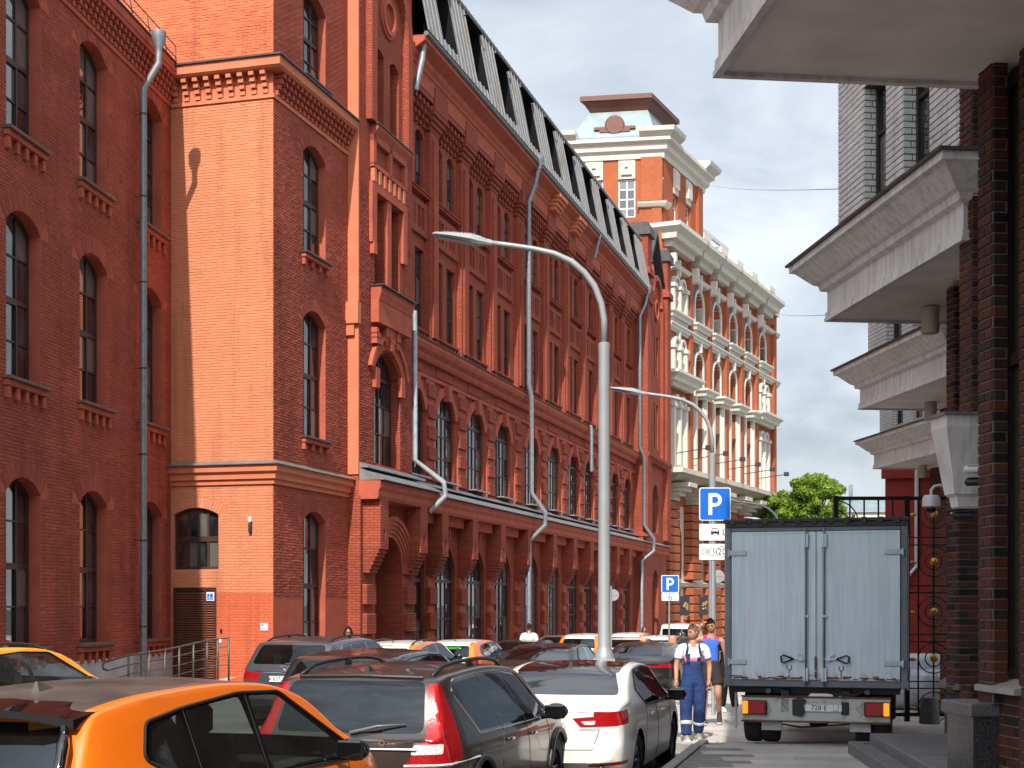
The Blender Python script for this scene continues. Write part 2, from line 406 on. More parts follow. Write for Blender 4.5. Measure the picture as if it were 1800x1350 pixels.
# ------------------------------------------------------------------ shared building materials
RED = (.41, .098, .058)
m_paint_i = brick_geo('red painted brick', [(.37, .084, .052), (.41, .096, .06), (.34, .076, .047), (.42, .102, .064)], 'island', stain=.34)
m_paint_o = brick_geo('red painted brick piece', [(.37, .084, .052), (.41, .096, .06), (.34, .076, .047), (.42, .102, .064)], 'object', stain=.34)
m_orange_i = brick_geo('orange painted brick', [(.62, .24, .125), (.64, .25, .132), (.60, .23, .115), (.65, .26, .138)], 'island', stain=.12)
m_orange_o = brick_geo('orange painted brick piece', [(.62, .24, .125), (.64, .25, .132), (.60, .23, .115), (.65, .26, .138)], 'object', stain=.12)
m_paint = plain('red paint over masonry', RED, .85, var=.16, vsc=2.2, bump=.35, bsc=24, spec=.25)
m_band = plain('fresh red paint band', (.50, .112, .055), .8, var=.1, vsc=2, bump=.4, bsc=24, spec=.25)
m_dark_red = plain('dark red masonry', (.30, .055, .03), .85, var=.18, vsc=2.4, bump=.3, spec=.25)
m_orange = plain('orange red paint', (.56, .18, .095), .85, var=.1, vsc=2, bump=.3, bsc=30, spec=.25)
m_facade = brick_tex('red brick facade', (.41, .094, .052), (.33, .072, .043), mortar=.45, bw=.27, bh=.08, stain=.3, bump=.9)
m_flash = plain('zinc flashing', (.36, .37, .38), .42, .75, var=.2, vsc=4)
m_flash_dark = plain('dark roof flashing', (.07, .065, .065), .5, .4, var=.25, vsc=4)
m_gutter = plain('weathered gutter', (.14, .14, .14), .5, .5, var=.2)
m_pipe = plain('galvanised pipe', (.24, .26, .28), .5, .5, var=.15, vsc=6)
m_frame = plain('brown window frame', (.055, .024, .018), .5, var=.15)
m_glass = glass_dark('window glass')
m_plinth = plain('grey plinth plaster', (.50, .48, .47), .85, var=.15, vsc=2)
m_sill = plain('grey stone sill', (.30, .27, .26), .7, var=.2); m_sillr = plain('brown painted sill', (.15, .085, .07), .7, var=.2)
def row_of(parent, name, mb_fn, mat, places, rot=(0, 0, 0), M=None):
    """alike pieces sharing one mesh; places are local points"""
    b = MB(); mb_fn(b); o = b.build(name, mat, parent); me = o.data
    rz = M.to_euler() if M is not None else rot
    for i, p in enumerate(places):
        q = o if i == 0 else inst(name, me, parent)
        q.location = (M @ Vector(p)) if M is not None else p; q.rotation_euler = rz
def corbel(b, w_=.13, d=(.08, .13, .18, .23), hh=.15):
    z = 0
    for i, k in enumerate(d): b.cbox(-w_ / 2, w_ / 2, -k, .02, z + .008, z + hh - .012, .008); z += hh

# ------------------------------------------------------------------ the wing on the left
A_W = math.atan2(.9933, .1152)
wing = thing('factory_wing', 'dark red painted brick wing with arched windows and a grey downpipe', 'building', (-9.36, 39, 0), A_W)
X0 = -24.0
wc = [-1.48, -5.19, -8.84, -12.5, -16.2, -19.9]; lv = [(.85, 4.47), (6.5, 10.1), (11.66, 15.1)]
wh = [(c - .8, c + .8, a, b, .33) for c in wc for a, b in lv]
b = MB(); wall(b, X0, 0, -1.0, 16.5, wh, 0, .5); b.build('wall', m_paint, wing)
vis = [h for h in wh if h[0] > -14]
cells = brick_cells(-13.5, -.01, .47, 15.42, vis, .262, .0775, ring=.42, j=.011)
brick_wall(wing, cells, 0, .011, (m_paint_i, m_paint_o), near=lambda x, z: abs(x + 9.9) + abs(z - 5.5) * .8, limit=240, jit=.003, e=.008, tilt=.003)
b = MB()
for h in vis: voussoirs(b, h, .40, 0, .014)
o = b.build('arch_bricks', m_paint_i, wing, recalc=False); o['kind'] = 'stuff'
for h in wh:
    H = h[3] - h[2]; w3 = (h[1] - h[0])
    if h[0] > -14:
        window(wing, h, .26, (.31, .64), (h[2] + .24 * H, h[2] + .485 * H, h[2] + .745 * H), m_frame, m_glass, .075, .04, {('r', 1), ('c', 1)},
               (h[0] + .07, h[0] + .64 * w3, h[2] + .06, h[2] + .475 * H))
    else: window(wing, h, .26, (.33, .66), (h[2] + .48 * H,), m_frame, m_glass, panes=False)
    b = MB(); b.cbox(h[0] - .16, h[1] + .16, -.2, .3, h[2] - .07, h[2] + .005, .01)
    s_ = b.build('window_sill', m_sillr, wing)
    b = MB(); b.cbox(h[0] - .13, h[1] + .13, -.13, .02, h[2] - .20, h[2] - .072, .01)
    for k in range(5):
        x = h[0] - .02 + (h[1] - h[0] + .04) * k / 4; b.cbox(x - .07, x + .07, -.1, .02, h[2] - .46, h[2] - .2, .01)
    b.build('sill_corbels', m_paint, s_)
b = MB(); b.box(X0, -.02, -.05, .05, -1.2, .45); b.build('plinth', m_plinth, wing)
# cornice: stepped brick corbels under a thin dark roof edge
b = MB(); b.sweep([(0, 15.36), (.05, 15.36), (.05, 15.47), (0, 15.47)], [(X0, 0), (0, 0)]); b.sweep([(0, 16.08), (.27, 16.08), (.27, 16.2), (.29, 16.2), (.29, 16.42), (0, 16.42)], [(X0, 0), (0, 0)])
b.build('cornice', m_paint, wing)
row_of(wing, 'corbel', corbel, m_paint, [(-.22 - .27 * i, 0, 15.48) for i in range(52)])
b = MB(); b.add([(X0, -.32, 16.43), (0, -.32, 16.43), (0, 4, 18.4), (X0, 4, 18.4), (X0, -.32, 16.47), (0, -.32, 16.47), (0, 4, 18.46), (X0, 4, 18.46)], [(0, 3, 2, 1), (4, 5, 6, 7), (0, 1, 5, 4), (1, 2, 6, 5), (2, 3, 7, 6), (3, 0, 4, 7)])
b.build('roof', m_flash_dark, wing)
b = MB(); b.box(X0, 0, 8, 8.3, -1, 18); b.box(X0 - .02, X0 + .3, .0, 8, -1, 16.4); b.build('rear_wall', m_dark_red, wing)
def downpipe(parent, pts, r, mat, brackets=(), funnel=None, name='downpipe'):
    b = MB(); b.tube(pts, r, 12)
    for i in range(len(pts) - 1):
        p, q = Vector(pts[i]), Vector(pts[i + 1]); L = (q - p).length
        for k in range(1, int(L / 1.25) + 1):
            c = p + (q - p) * (k * 1.25 / L); d = (q - p).normalized() * .025; b.tube([c - d, c + d], r + .008, 12)
    o = b.build(name, mat, parent, auto=50)
    if funnel is not None:
        f = MB(); f.lathe([(r, 0), (r + .01, .1), (r * 2.1, .32), (r * 2.2, .52), (r * 2.0, .52), (r * 1.9, .3)], funnel, 14); f.build('hopper', mat, o, auto=40)
    if brackets:
        for p in brackets: k = MB(); k.tube([(p[0], p[1], p[2]), (p[0], .0, p[2])], .012, 6); k.lathe([(r + .012, -.025), (r + .012, .025)], p, 12); k.build('bracket', m_flash_dark, o)
    return o
downpipe(wing, [(-2.55, -.62, 15.95), (-2.55, -.62, 15.62), (-2.62, -.24, 14.95), (-2.62, -.24, -.5)], .085, m_pipe, [(-2.62, -.24, z) for z in (14.3, 12.2, 10, 7.8, 5.6, 3.4, 1.2)], (-2.55, -.62, 15.9))
b = MB(); b.box(-3.55, -3.38, -.03, .02, 2.7, 2.95); b.box(-3.6, -3.43, -.03, .02, 12.3, 12.5); b.build('vent_grille', m_dark_red, wing)
b = MB()
for i in range(7): b.tube([(-8 + i * 1.2, -.2, 16.5), (-8 + i * 1.2, -.1, 17.05)], .018, 6)
for z in (16.75, 17.05): b.tube([(-9, -.15, z), (0, -.15, z)], .016, 6)
b.build('roof_rail', m_flash_dark, wing)

# ------------------------------------------------------------------ pavilion and long facade
A_M = math.atan2(.9618, .2739)
fac = thing('factory_building', 'long red brick factory with mansard roof, arched windows and a sunlit orange end wall', 'building', (-6.41, 38.16, 0), A_M)
LW = frame(0, 0, 0, R(-90))          # end wall: x' = -y ... local frame of the sunlit wall (x right as seen from the street)
# sunlit end wall: local coordinates u = -y (u from -3.07 to 0)
dh = [(-2.98, -1.62, 2.72, 4.4, .19), (-3.0, -1.68, -1.0, 2.22, 0)]
b = MB(); b.M = LW; wall(b, -3.07, 0, -1, 16.3, dh, 0, .22); wall(b, -9, 0, 16.3, 30, (), 0, 0); b.build('end_wall', m_orange, fac)
cells = brick_cells(-3.05, -.01, -.9, 4.98, dh, .262, .0765, ring=.3) + brick_cells(-3.05, -.01, 5.62, 15.4, (), .262, .0765)
near = lambda x, z: -z
brick_wall(fac, [c for c in cells if c[2] > 2.05], 0, .008, (m_orange_i, m_orange_o), near=lambda x, z: abs(x + .9) + abs(z - 9) * .45, limit=220, M=LW, jit=.002, e=.005, tilt=.0015)
m_band_i = brick_geo('red orange painted brick', [(.58, .125, .055), (.57, .12, .052)], 'island', stain=.08)
brick_wall(fac, [c for c in cells if c[2] <= 2.05], 0, .008, (m_band_i, m_band_i), M=LW, jit=.001, e=.005)
m_top_i = brick_geo('weathered orange brick', [(.58, .15, .065), (.62, .19, .09), (.55, .135, .06), (.60, .165, .075)], 'island', stain=.3, orange=True)
brick_wall(fac, brick_cells(-7.5, -.01, 16.5, 22, (), .262, .0765), 0, .008, (m_top_i, m_top_i), M=LW, jit=.004, e=.005)
b = MB(); b.M = LW
voussoirs(b, dh[0], .28, 0, .010); o = b.build('arch_bricks', m_orange_i, fac, recalc=False); o['kind'] = 'stuff'
window(fac, dh[0], .10, (.27, .52, .76), (3.55,), m_frame, m_glass, .07, .06, {('r', 0)}, M=LW)
# louvred door
b = MB(); b.M = LW; D = dh[1]; b.box(D[0], D[1], .06, .2, -1, D[3]); door = b.build('louvred_door', m_frame, fac)
b = MB(); b.M = LW
for q in ((D[0], D[0] + .07), (D[1] - .07, D[1]), ((D[0] + D[1]) / 2 + .28, (D[0] + D[1]) / 2 + .34)): b.box(q[0], q[1], .02, .07, -1, D[3] - .08)
b.box(D[0], D[1], .02, .07, D[3] - .08, D[3]); b.build('door_frame', m_frame, door)
m_louv = plain('brown louvre', (.19, .065, .036), .5, var=.1)
sl = MB(); sl.ext([(.0, 0), (.05, .035), (.055, .03), (.005, -.005)], D[0] + .08, D[1] - .08, 'x'); so = sl.build('slat', m_louv, door); sme = so.data
bpy.data.objects.remove(so)
for i in range(44):
    inst('slat', sme, door, (0, 0, 0), (0, 0, R(-90))).matrix_local = LW @ Matrix.Translation((0, .01, -.75 + i * .065))
b = MB(); b.M = LW; b.box(D[1] - .3, D[1] - .07, .0, .02, D[3] - .36, D[3] - .12); b.build('wheelchair_plate', plain('white sign enamel', (.75, .78, .8), .4, var=0), door)
m_blue = plain('sign blue', (.01, .13, .56), .35, var=0); m_white = plain('white enamel', (.8, .8, .8), .4, var=.04)
b = MB(); b.M = LW; cx, cz = D[1] - .19, D[3] - .25
b.box(cx - .085, cx + .085, -.006, .0, cz - .085, cz + .085); b.build('wheelchair_field', m_blue, door)
def wheelchair(b, cx, cz, s, y):
    pts = [(cx + s * .32 * math.cos(t), y, cz - s * .18 + s * .32 * math.sin(t)) for t in [R(100 + i * 25) for i in range(10)]]
    b.tube(pts, s * .05, 6); b.tube([(cx - s * .05, y, cz + s * .42), (cx - s * .05, y, cz - s * .05), (cx + s * .25, y, cz - s * .05), (cx + s * .38, y, cz - s * .42)], s * .055, 6)
    b.lathe([(.001, -.004), (s * .09, -.004), (s * .09, .004)], (cx - s * .05, y, cz + s * .52), 8, 'y')
b = MB(); b.M = LW; wheelchair(b, cx, cz - .01, .13, -.008); b.build('wheelchair_symbol', m_white, door)
# pavilion street face
ph = [(1.92, 3.5, .2, 4.42, .3), (1.92, 3.5, 6.5, 10.15, .33), (1.92, 3.5, 11.7, 14.85, .33), (1.92, 3.5, 16.7, 19.2, .33)]
b = MB(); wall(b, 0, 5.2, -1, 24, ph, 0, .42); b.build('wall', m_paint, fac)
cells = [c for z0, z1 in ((2.0, 5.1), (5.72, 15.42), (16.45, 21.5)) for c in brick_cells(.01, 5.18, z0, z1, ph, .262, .0775, ring=.32, j=.016)]
brick_wall(fac, cells, 0, .012, (m_paint_i, m_paint_o), jit=.005, e=.011, tilt=.0025, name='brick', stuffname='rough_brickwork')
b = MB()
for h in ph: voussoirs(b, h, .30, 0, .018)
o = b.build('arch_bricks', m_paint_i, fac, recalc=False); o['kind'] = 'stuff'
def sillblock(parent, h, y=0., k=4, mat=None):
    b = MB(); b.cbox(h[0] - .14, h[1] + .14, y - .2, y + .3, h[2] - .06, h[2] + .004, .01); s_ = b.build('window_sill', m_flash_dark, parent)
    b = MB(); b.cbox(h[0] - .1, h[1] + .1, y - .14, y + .02, h[2] - .18, h[2] - .062, .01)
    for i in range(k): x = h[0] + (h[1] - h[0]) * i / (k - 1); b.cbox(x - .07, x + .07, y - .1, y + .02, h[2] - .38, h[2] - .18, .01)
    b.build('sill_corbels', mat or m_paint, s_)
for h in ph:
    H = h[3] - h[2]; w3 = h[1] - h[0]
    window(fac, h, .22, (.34, .66), (h[2] + .25 * H, h[2] + .5 * H, h[2] + .75 * H), m_frame, m_glass, .075, .045, {('r', 1)}, (h[0] + .07, h[0] + .66 * w3, h[2] + .06, h[2] + .49 * H))
    if h[2] > 1: sillblock(fac, h)
# pavilion cornice and string course wrap round the corner
ring = [(0, 3.07), (0, 0), (5.2, 0)]
b = MB()
b.sweep([(0, 15.36), (.05, 15.36), (.05, 15.47), (0, 15.47)], ring)
b.sweep([(0, 16.06), (.30, 16.06), (.36, 16.12), (.36, 16.36), (0, 16.36)], ring); b.build('cornice', m_orange, fac)
b = MB(); b.sweep([(0, 16.36), (.42, 16.36), (.42, 16.40), (0, 16.5)], ring); b.build('cornice_flashing', m_flash_dark, fac)
row_of(fac, 'corbel', lambda b: corbel(b, .15, (.08, .14, .2, .27)), m_orange, [(-.2 - .335 * i, 0, 15.47) for i in range(9)], M=LW)
row_of(fac, 'corbel', lambda b: corbel(b, .13, (.08, .14, .2, .27)), m_paint, [(.2 + .28 * i, 0, 15.47) for i in range(18)])
b = MB(); b.sweep([(0, 5.0), (.06, 5.0), (.06, 5.14), (.12, 5.14), (.12, 5.28), (.2, 5.34), (.2, 5.52), (0, 5.52)], ring); b.build('string_course', m_orange, fac)
b = MB(); b.sweep([(0, 5.522), (.27, 5.522), (.27, 5.545), (0, 5.66)], ring); b.build('string_flashing', m_flash, fac)
# ---- risalit (x 5.2-10), projecting .36
yR = -.36
rh = [(6.45, 8.75, 6.15, 9.75, .75), (6.5, 7.35, 11.75, 14.55, 0), (7.85, 8.7, 11.75, 14.55, 0), (6.5, 7.3, 16.7, 19.2, .15), (7.85, 8.65, 16.7, 19.2, .15), (6.2, 9.0, -1, 3.9, 1.2)]
b = MB(); wall(b, 5.2, 9.9, -1, 24, rh[:5] + [rh[5]], yR, .38); b.box(5.2, 5.32, yR + .003, .0, -1, 24); b.box(9.8, 9.9, yR + .003, .4, -1, 24); b.build('risalit_wall', m_facade, fac)
cells = [c for z0, z1 in ((5.75, 10.9), (11.0, 21.5)) for c in brick_cells(5.21, 9.89, z0, z1, rh[:5] + [(6.2, 8.95, 15.2, 21.5, 0), (6.1, 9.1, 10.3, 11.8, 0)], .262, .0775, ring=.3, j=.016)]
brick_wall(fac, cells, yR, .014, (m_paint_i, m_paint_o), jit=.006, e=.012, tilt=.003, stuffname='rough_brickwork')
b = MB(); b.box(5.15, 5.21, yR - .01, -.02, 5.7, 24); b.build('risalit_edge', m_orange, fac)  # orange paints in the sunlight on this camera-side edge
h = rh[0]; window(fac, h, yR + .3, (.26, .5, .74), (7.2, 8.1, 8.95), m_frame, m_glass, .07, .05, {('r', 2), ('c', 1)}, (7.0, 7.62, 6.2, 8.9))
b = MB()   # hood mould over the arched window with keystone
hw = 1.15; rise = .75; Rr = (hw * hw + rise * rise) / (2 * rise); zo = 9.75 - Rr; a0 = math.asin(hw / Rr) + .06
for r0, r1, p in ((.1, .4, .06), (.4, .55, .15)):
    pts = lambda r: [(7.6 + (Rr + r) * math.sin(-a0 + 2 * a0 * i / 14), zo + (Rr + r) * math.cos(-a0 + 2 * a0 * i / 14)) for i in range(15)]
    P, Q = pts(r0), pts(r1)
    for i in range(14): b.ext([P[i], P[i + 1], Q[i + 1], Q[i]], yR - p, yR + .02, 'y')
b.ext([(7.46, 9.8), (7.74, 9.8), (7.8, 10.6), (7.4, 10.6)], yR - .2, yR + .02, 'y')
b.box(6.3, 6.62, yR - .14, yR, 8.5, 9.12); b.box(8.58, 8.9, yR - .14, yR, 8.5, 9.12)
b.build('hood_mould', m_paint, fac)
for i in (1, 2, 3, 4):
    h = rh[i]; H = h[3] - h[2]; window(fac, h, yR + .3, (.5,), (h[2] + .3 * H, h[2] + .55 * H, h[2] + .78 * H), m_frame, m_glass, .05, .03)
# sill corbel box under the second pair, cornice bands, recessed panels
b = MB(); b.sweep([(0, 11.2), (.28, 11.2), (.3, 11.3), (.34, 11.42), (.34, 11.62), (0, 11.62)], [(6.2, yR), (9.15, yR)])
b.box(6.2, 9.15, yR - .26, yR, 10.5, 11.2)
for i, (dx, dz) in enumerate(((.0, .0), (.18, -.14), (.36, -.28))): b.box(6.2, 6.75 - dx, yR - .2, yR, 10.35 - dz - .5, 10.36 - dz - .3)
for c in (7.2, 7.68, 8.16): b.box(c - .16, c + .16, yR - .2, yR, 10.2, 10.5); b.box(c - .08, c + .08, yR - .16, yR, 9.95, 10.2)
b.build('corbelled_sill', m_paint, fac)
b = MB(); b.box(6.15, 9.2, yR - .44, yR, 11.625, 11.66); b.box(6.1, 9.2, yR - .3, yR, 16.6, 16.64); b.build('ledge_flashing', m_flash_dark, fac)
b = MB(); b.sweep([(0, 16.3), (.14, 16.3), (.2, 16.4), (.26, 16.5), (.26, 16.6), (0, 16.6)], [(6.15, yR), (9.15, yR)])
for x in (6.1, 7.5, 8.9): b.box(x, x + .22, yR - .14, yR, 15.35, 16.3)
b.box(6.1, 9.12, yR - .14, yR, 16.1, 16.3); b.box(6.1, 9.12, yR - .14, yR, 15.3, 15.42)
b.build('panel_surround', m_paint, fac)
row_of(fac, 'dentil', lambda b: b.cbox(-.1, .1, -.14, .02, 0, .42, .01), m_orange, [(6.25 + .43 * i, yR, 14.85) for i in range(7)])
b = MB(); b.box(6.05, 9.15, yR - .12, yR, 14.58, 14.85); b.box(6.02, 6.42, yR - .12, yR, 12.95, 14.6); b.box(6.08, 6.36, yR - .16, yR, 12.6, 12.95); b.box(7.42, 7.78, yR - .08, yR, 11.7, 14.58); b.box(8.8, 9.15, yR - .12, yR, 12.9, 14.6); b.build('lintel', m_paint, fac)
# tall recessed arch panel with oculus: pilaster strips and arch ring
b = MB(); b.box(5.75, 6.2, yR - .22, yR, 16.64, 20.3); b.box(9.0, 9.42, yR - .22, yR, 16.64, 20.3)
cx, zc = 7.6, 20.3
for i in range(16):
    t0, t1 = math.pi * i / 16, math.pi * (i + 1) / 16
    b.ext([(cx + r * math.cos(t), zc + r * math.sin(t)) for r, t in ((1.4, t0), (1.4, t1), (1.82, t1), (1.82, t0))], yR - .22, yR, 'y')
b.build('blind_arch', m_facade, fac)
b = MB()
for r0, r1, p in ((.42, .56, .1), (.56, .66, .05)):
    for i in range(20):
        t0, t1 = 2 * math.pi * i / 20, 2 * math.pi * (i + 1) / 20
        b.ext([(cx + r * math.cos(t), 20.45 + r * math.sin(t)) for r, t in ((r0, t0), (r0, t1), (r1, t1), (r1, t0))], yR - p - .02, yR + .01, 'y')
b.build('oculus_ring', m_paint, fac)
b = MB(); b.lathe([(.001, 0), (.42, 0), (.42, .01)], (cx, yR - .025, 20.45), 24, 'y'); b.build('oculus_panel', m_dark_red, fac)
b = MB(); b.box(5.0, 5.26, yR - .05, .02, 10.25, 10.9); b.box(5.05, 5.24, -.26, .0, 9.9, 10.25); b.build('bracket_stone', m_orange, fac)
# portal: deep stepped arch under the canopy
b = MB(); wall(b, 5.2, 9.9, -1, 5.05, [(6.4, 8.8, -1, 3.95, 1.2)], -.42, 1.3); b.box(5.19, 5.25, -.42, yR + .1, -1, 5.05); b.box(6.2, 9.0, .87, .93, -1, 4.0)
b.build('portal', m_facade, fac)
b = MB()
for k in range(5):
    hw = 1.2 + .13 * k; Rr0 = (hw * hw + 1.0) / 2.0
    P = [(7.6 + hw * math.sin(t), 2.75 + (1.15 + .13 * k) * math.cos(t)) for t in [R(-90 + 180 * i / 16) for i in range(17)]]
    Q = [(7.6 + (hw + .14) * math.sin(t), 2.75 + (1.29 + .13 * k) * math.cos(t)) for t in [R(-90 + 180 * i / 16) for i in range(17)]]
    for i in range(16): b.ext([P[i], P[i + 1], Q[i + 1], Q[i]], -.47 - .04 * k, -.41, 'y')
b.build('portal_arch', m_paint, fac)
# ---- long facade
m_win2 = m_glass
bays = [11.3, 14.75, 18.5, 22.35, 27.0, 31.0, 35.1, 38.5, 41.9, 45.2, 48.9]
y0 = .12
gh = [(c - 1.22, c + 1.22, -1, 3.95, .9) for c in bays]; ah = [(c - 1.12, c + 1.12, 6.2, 9.4, .8) for c in bays]
t1 = [(c + s * .70 - .46, c + s * .70 + .46, 11.4, 14.2, 0) for c in bays for s in (-1, 1)]
t2 = [(c + s * .68 - .43, c + s * .68 + .43, 16.2, 18.35, .22) for c in bays for s in (-1, 1)]
b = MB(); wall(b, 9.9, 51.2, -2, 21, gh + ah + t1 + t2, y0, .42); b.build('facade_wall', m_facade, fac)
for h in gh: window(fac, h, y0 + .12, (.28, .5, .72), (1.2, 2.6), m_frame, m_glass, .07, .05, {('r', 1)}, panes=h[0] < 24)
for h in ah: window(fac, h, y0 + .10, (.28, .5, .72), (7.1, 7.9, 8.65), m_frame, m_glass, .06, .045, {('r', 2)}, panes=h[0] < 24)
for h in t1 + t2: H = h[3] - h[2]; window(fac, h, y0 + .12, (.5,), (h[2] + .33 * H, h[2] + .66 * H), m_frame, m_glass, .05, .03, panes=h[0] < 20)
edges = [9.9] + [(a + c) / 2 for a, c in zip(bays, bays[1:])] + [50.8]
pier = [e for e in edges[1:-1]]; pier[3] = 24.55
row_of(fac, 'pier', lambda b: (b.box(-.44, .44, -.2, .01, 10.95, 18.5), b.box(-.26, .26, -.28, -.2, 11.2, 18.2)), m_facade, [(x, y0, 0) for x in pier])
def capital(b):
    for z, p, hw in ((18.5, .22, .54), (18.66, .3, .6), (18.82, .38, .66), (18.98, .46, .7)): b.box(-hw, hw, -p, 0, z, z + .15)
    b.box(-.7, .7, -.48, 0, 19.13, 19.9)
row_of(fac, 'pier_capital', capital, m_facade, [(x, y0, 0) for x in pier])
def crowncap(b):
    for k in range(4): b.box(-.55 - .05 * k, .55 + .05 * k, -.75 - .1 * k, 0, 19.9 + k * .17, 20.06 + k * .17)
row_of(fac, 'crown_capital', crowncap, m_orange, [(x, y0, 0) for x in pier if 26 < x < 36])  # orange instead of facade red puts sunlight into the caps' colour
def comb(b):   # hanging corbel table between two piers
    for i in range(6):
        x = -1.0 + .4 * i
        for k in range(4): b.box(x - .085, x + .085, -.1 - .09 * k, .01, .19 * k, .17 + .19 * k)
    b.box(-1.3, 1.3, -.42, .01, .80, 1.0)
row_of(fac, 'corbel_table', comb, m_facade, [(c, y0, 18.5) for c in bays])
b = MB(); wall(b, 9.9, 51.2, 19.5, 20.9, (), y0 - .44, 0); b.box(9.9, 51.2, y0 - .43, y0, 19.48, 19.5)
b.sweep([(.44, 20.0), (.5, 20.05), (.5, 20.15), (.58, 20.25), (.6, 20.4), (.95, 20.62), (.95, 20.78), (.3, 20.8)], [(9.9, y0), (51.2, y0)]); b.build('eaves_cornice', m_paint, fac)
def niches(b):
    for x in (-1.0, -.62, .3, .68):
        for q in ((x - .04, x + .0), (x + .24, x + .28)): b.box(q[0], q[1], -.1, .01, 0, .8)
    b.box(-1.3, 1.3, -.1, .01, .78, .98); b.box(-1.3, 1.3, -.1, .01, -.2, .02)
    for x in (-1.3, -.36, .02, 1.0): b.box(x, x + .26, -.1, .01, .02, .78)
row_of(fac, 'spandrel_niches', niches, m_facade, [(c, y0, 14.85) for c in bays])
def toprail(b): b.box(-1.32, 1.32, -.2, .01, 0, .1); b.box(-1.35, 1.35, -.25, .01, .1, .14)
row_of(fac, 'sill_band', toprail, m_dark_red, [(c, y0, 16.02) for c in bays])
def lowsill(b):
    b.box(-1.3, 1.3, -.16, .01, .28, .36)
    for i in range(9): x = -1.2 + .3 * i; b.box(x - .05, x + .09, -.12, .01, 0, .28)
row_of(fac, 'dentil_band', lowsill, m_facade, [(c, y0, 11.0) for c in bays])
b = MB(); b.sweep([(0, 9.75), (.08, 9.75), (.08, 9.86), (0, 9.9)], [(10, y0), (51, y0)])
b.sweep([(0, 10.32), (.16, 10.32), (.22, 10.42), (.22, 10.52), (.36, 10.64), (.42, 10.78), (.42, 10.92), (0, 10.92)], [(10, y0), (51, y0)]); b.build('mid_cornice', m_paint, fac)
b = MB(); b.sweep([(0, 10.925), (.46, 10.925), (.46, 10.95), (0, 11.02)], [(10, y0), (51, y0)]); b.build('mid_flashing', m_flash_dark, fac)
row_of(fac, 'frieze_panel', lambda b: b.box(-.95, .95, -.03, .01, 0, .3), m_dark_red, [(c, y0, 9.96) for c in bays])
def arch_trim(b):
    hw, rise = 1.06, .8; Rr = (hw * hw + rise * rise) / (2 * rise); zo = 9.4 - Rr; a = math.asin(hw / Rr) if rise < hw else math.pi / 2
    for i in range(12):
        t0, t1 = -a + 2 * a * i / 12, -a + 2 * a * (i + 1) / 12
        b.ext([(r * math.sin(t), zo + r * math.cos(t)) for r, t in ((Rr, t0), (Rr, t1), (Rr + .3, t1), (Rr + .3, t0))], -.1, .01, 'y')
    b.ext([(-.15, 9.2), (.15, 9.2), (.22, 9.76), (-.22, 9.76)], -.24, .01, 'y')
row_of(fac, 'arch_moulding', arch_trim, m_paint, [(c, y0, 0) for c in bays])
row_of(fac, 'quoin', lambda b: b.cbox(-.44, .44, -.15, .01, 0, .48, .02), m_facade, [(x, y0, 6.15 + .74 * k) for x in pier for k in range(5)])
row_of(fac, 'base_quoin', lambda b: b.cbox(-.4, .4, -.2, .01, 0, .62, .02), m_facade, [(x, y0, -.95 + .9 * k) for x in pier for k in range(4)] + [(x, -.36, -.95 + .9 * k) for x in (5.75, 9.4) for k in range(4)])
row_of(fac, 'pier_backing', lambda b: b.box(-.45, .45, -.06, .01, 5.9, 9.75), m_paint, [(x, y0, 0) for x in pier])
row_of(fac, 'pier_base', lambda b: b.box(-.36, .36, -.1, .01, -2, 2.75), m_paint, [(x, y0, 0) for x in pier])
def console(b):   # stepped brick bracket under the canopy
    w_ = .34
    for k in range(6): b.box(-w_, w_, -.26 - .06 * k, .01, 2.72 + .12 * k, 2.83 + .12 * k)
    for z0, z1 in ((3.44, 3.7), (4.05, 4.95)): b.box(-w_, w_, -.62, .01, z0, z1)
    b.box(-w_, -.07, -.62, .01, 3.7, 4.05); b.box(.07, w_, -.62, .01, 3.7, 4.05); b.box(-.07, .07, -.5, .01, 3.7, 4.05)
row_of(fac, 'console', console, m_facade, [(x, y0, 0) for x in pier] + [(5.75, -.36, 0), (9.4, -.36, 0)])
row_of(fac, 'canopy_frieze', lambda b: ([b.box(x - .06, x + .06, -.12, .01, 4.1, 4.6) for x in (-.3, .0, .3)], b.box(-1.4, 1.4, -.3, .01, 4.6, 4.95)), m_paint, [(c, y0, 0) for c in bays])
cp = [(5.2, -.36 + .0), (10.1, -.36), (10.1, y0), (60.5, y0)]
b = MB(); b.sweep([(0, 4.95), (.6, 4.95), (.64, 5.05), (.64, 5.2), (.7, 5.3), (.7, 5.5), (0, 5.52)], cp); b.build('canopy_cornice', m_paint, fac)
b = MB(); b.sweep([(.02, 5.525), (.82, 5.525), (.82, 5.555), (.5, 5.72), (.02, 5.9)], cp); b.sweep([(.02, 5.905), (.3, 5.905), (.3, 5.97), (.02, 6.08)], cp); b.build('canopy_roof', m_flash, fac)
row_of(fac, 'window_sill', lambda b: b.box(-.98, .98, -.34, .1, 0, .05), m_flash, [(c, y0, 6.16) for c in bays])
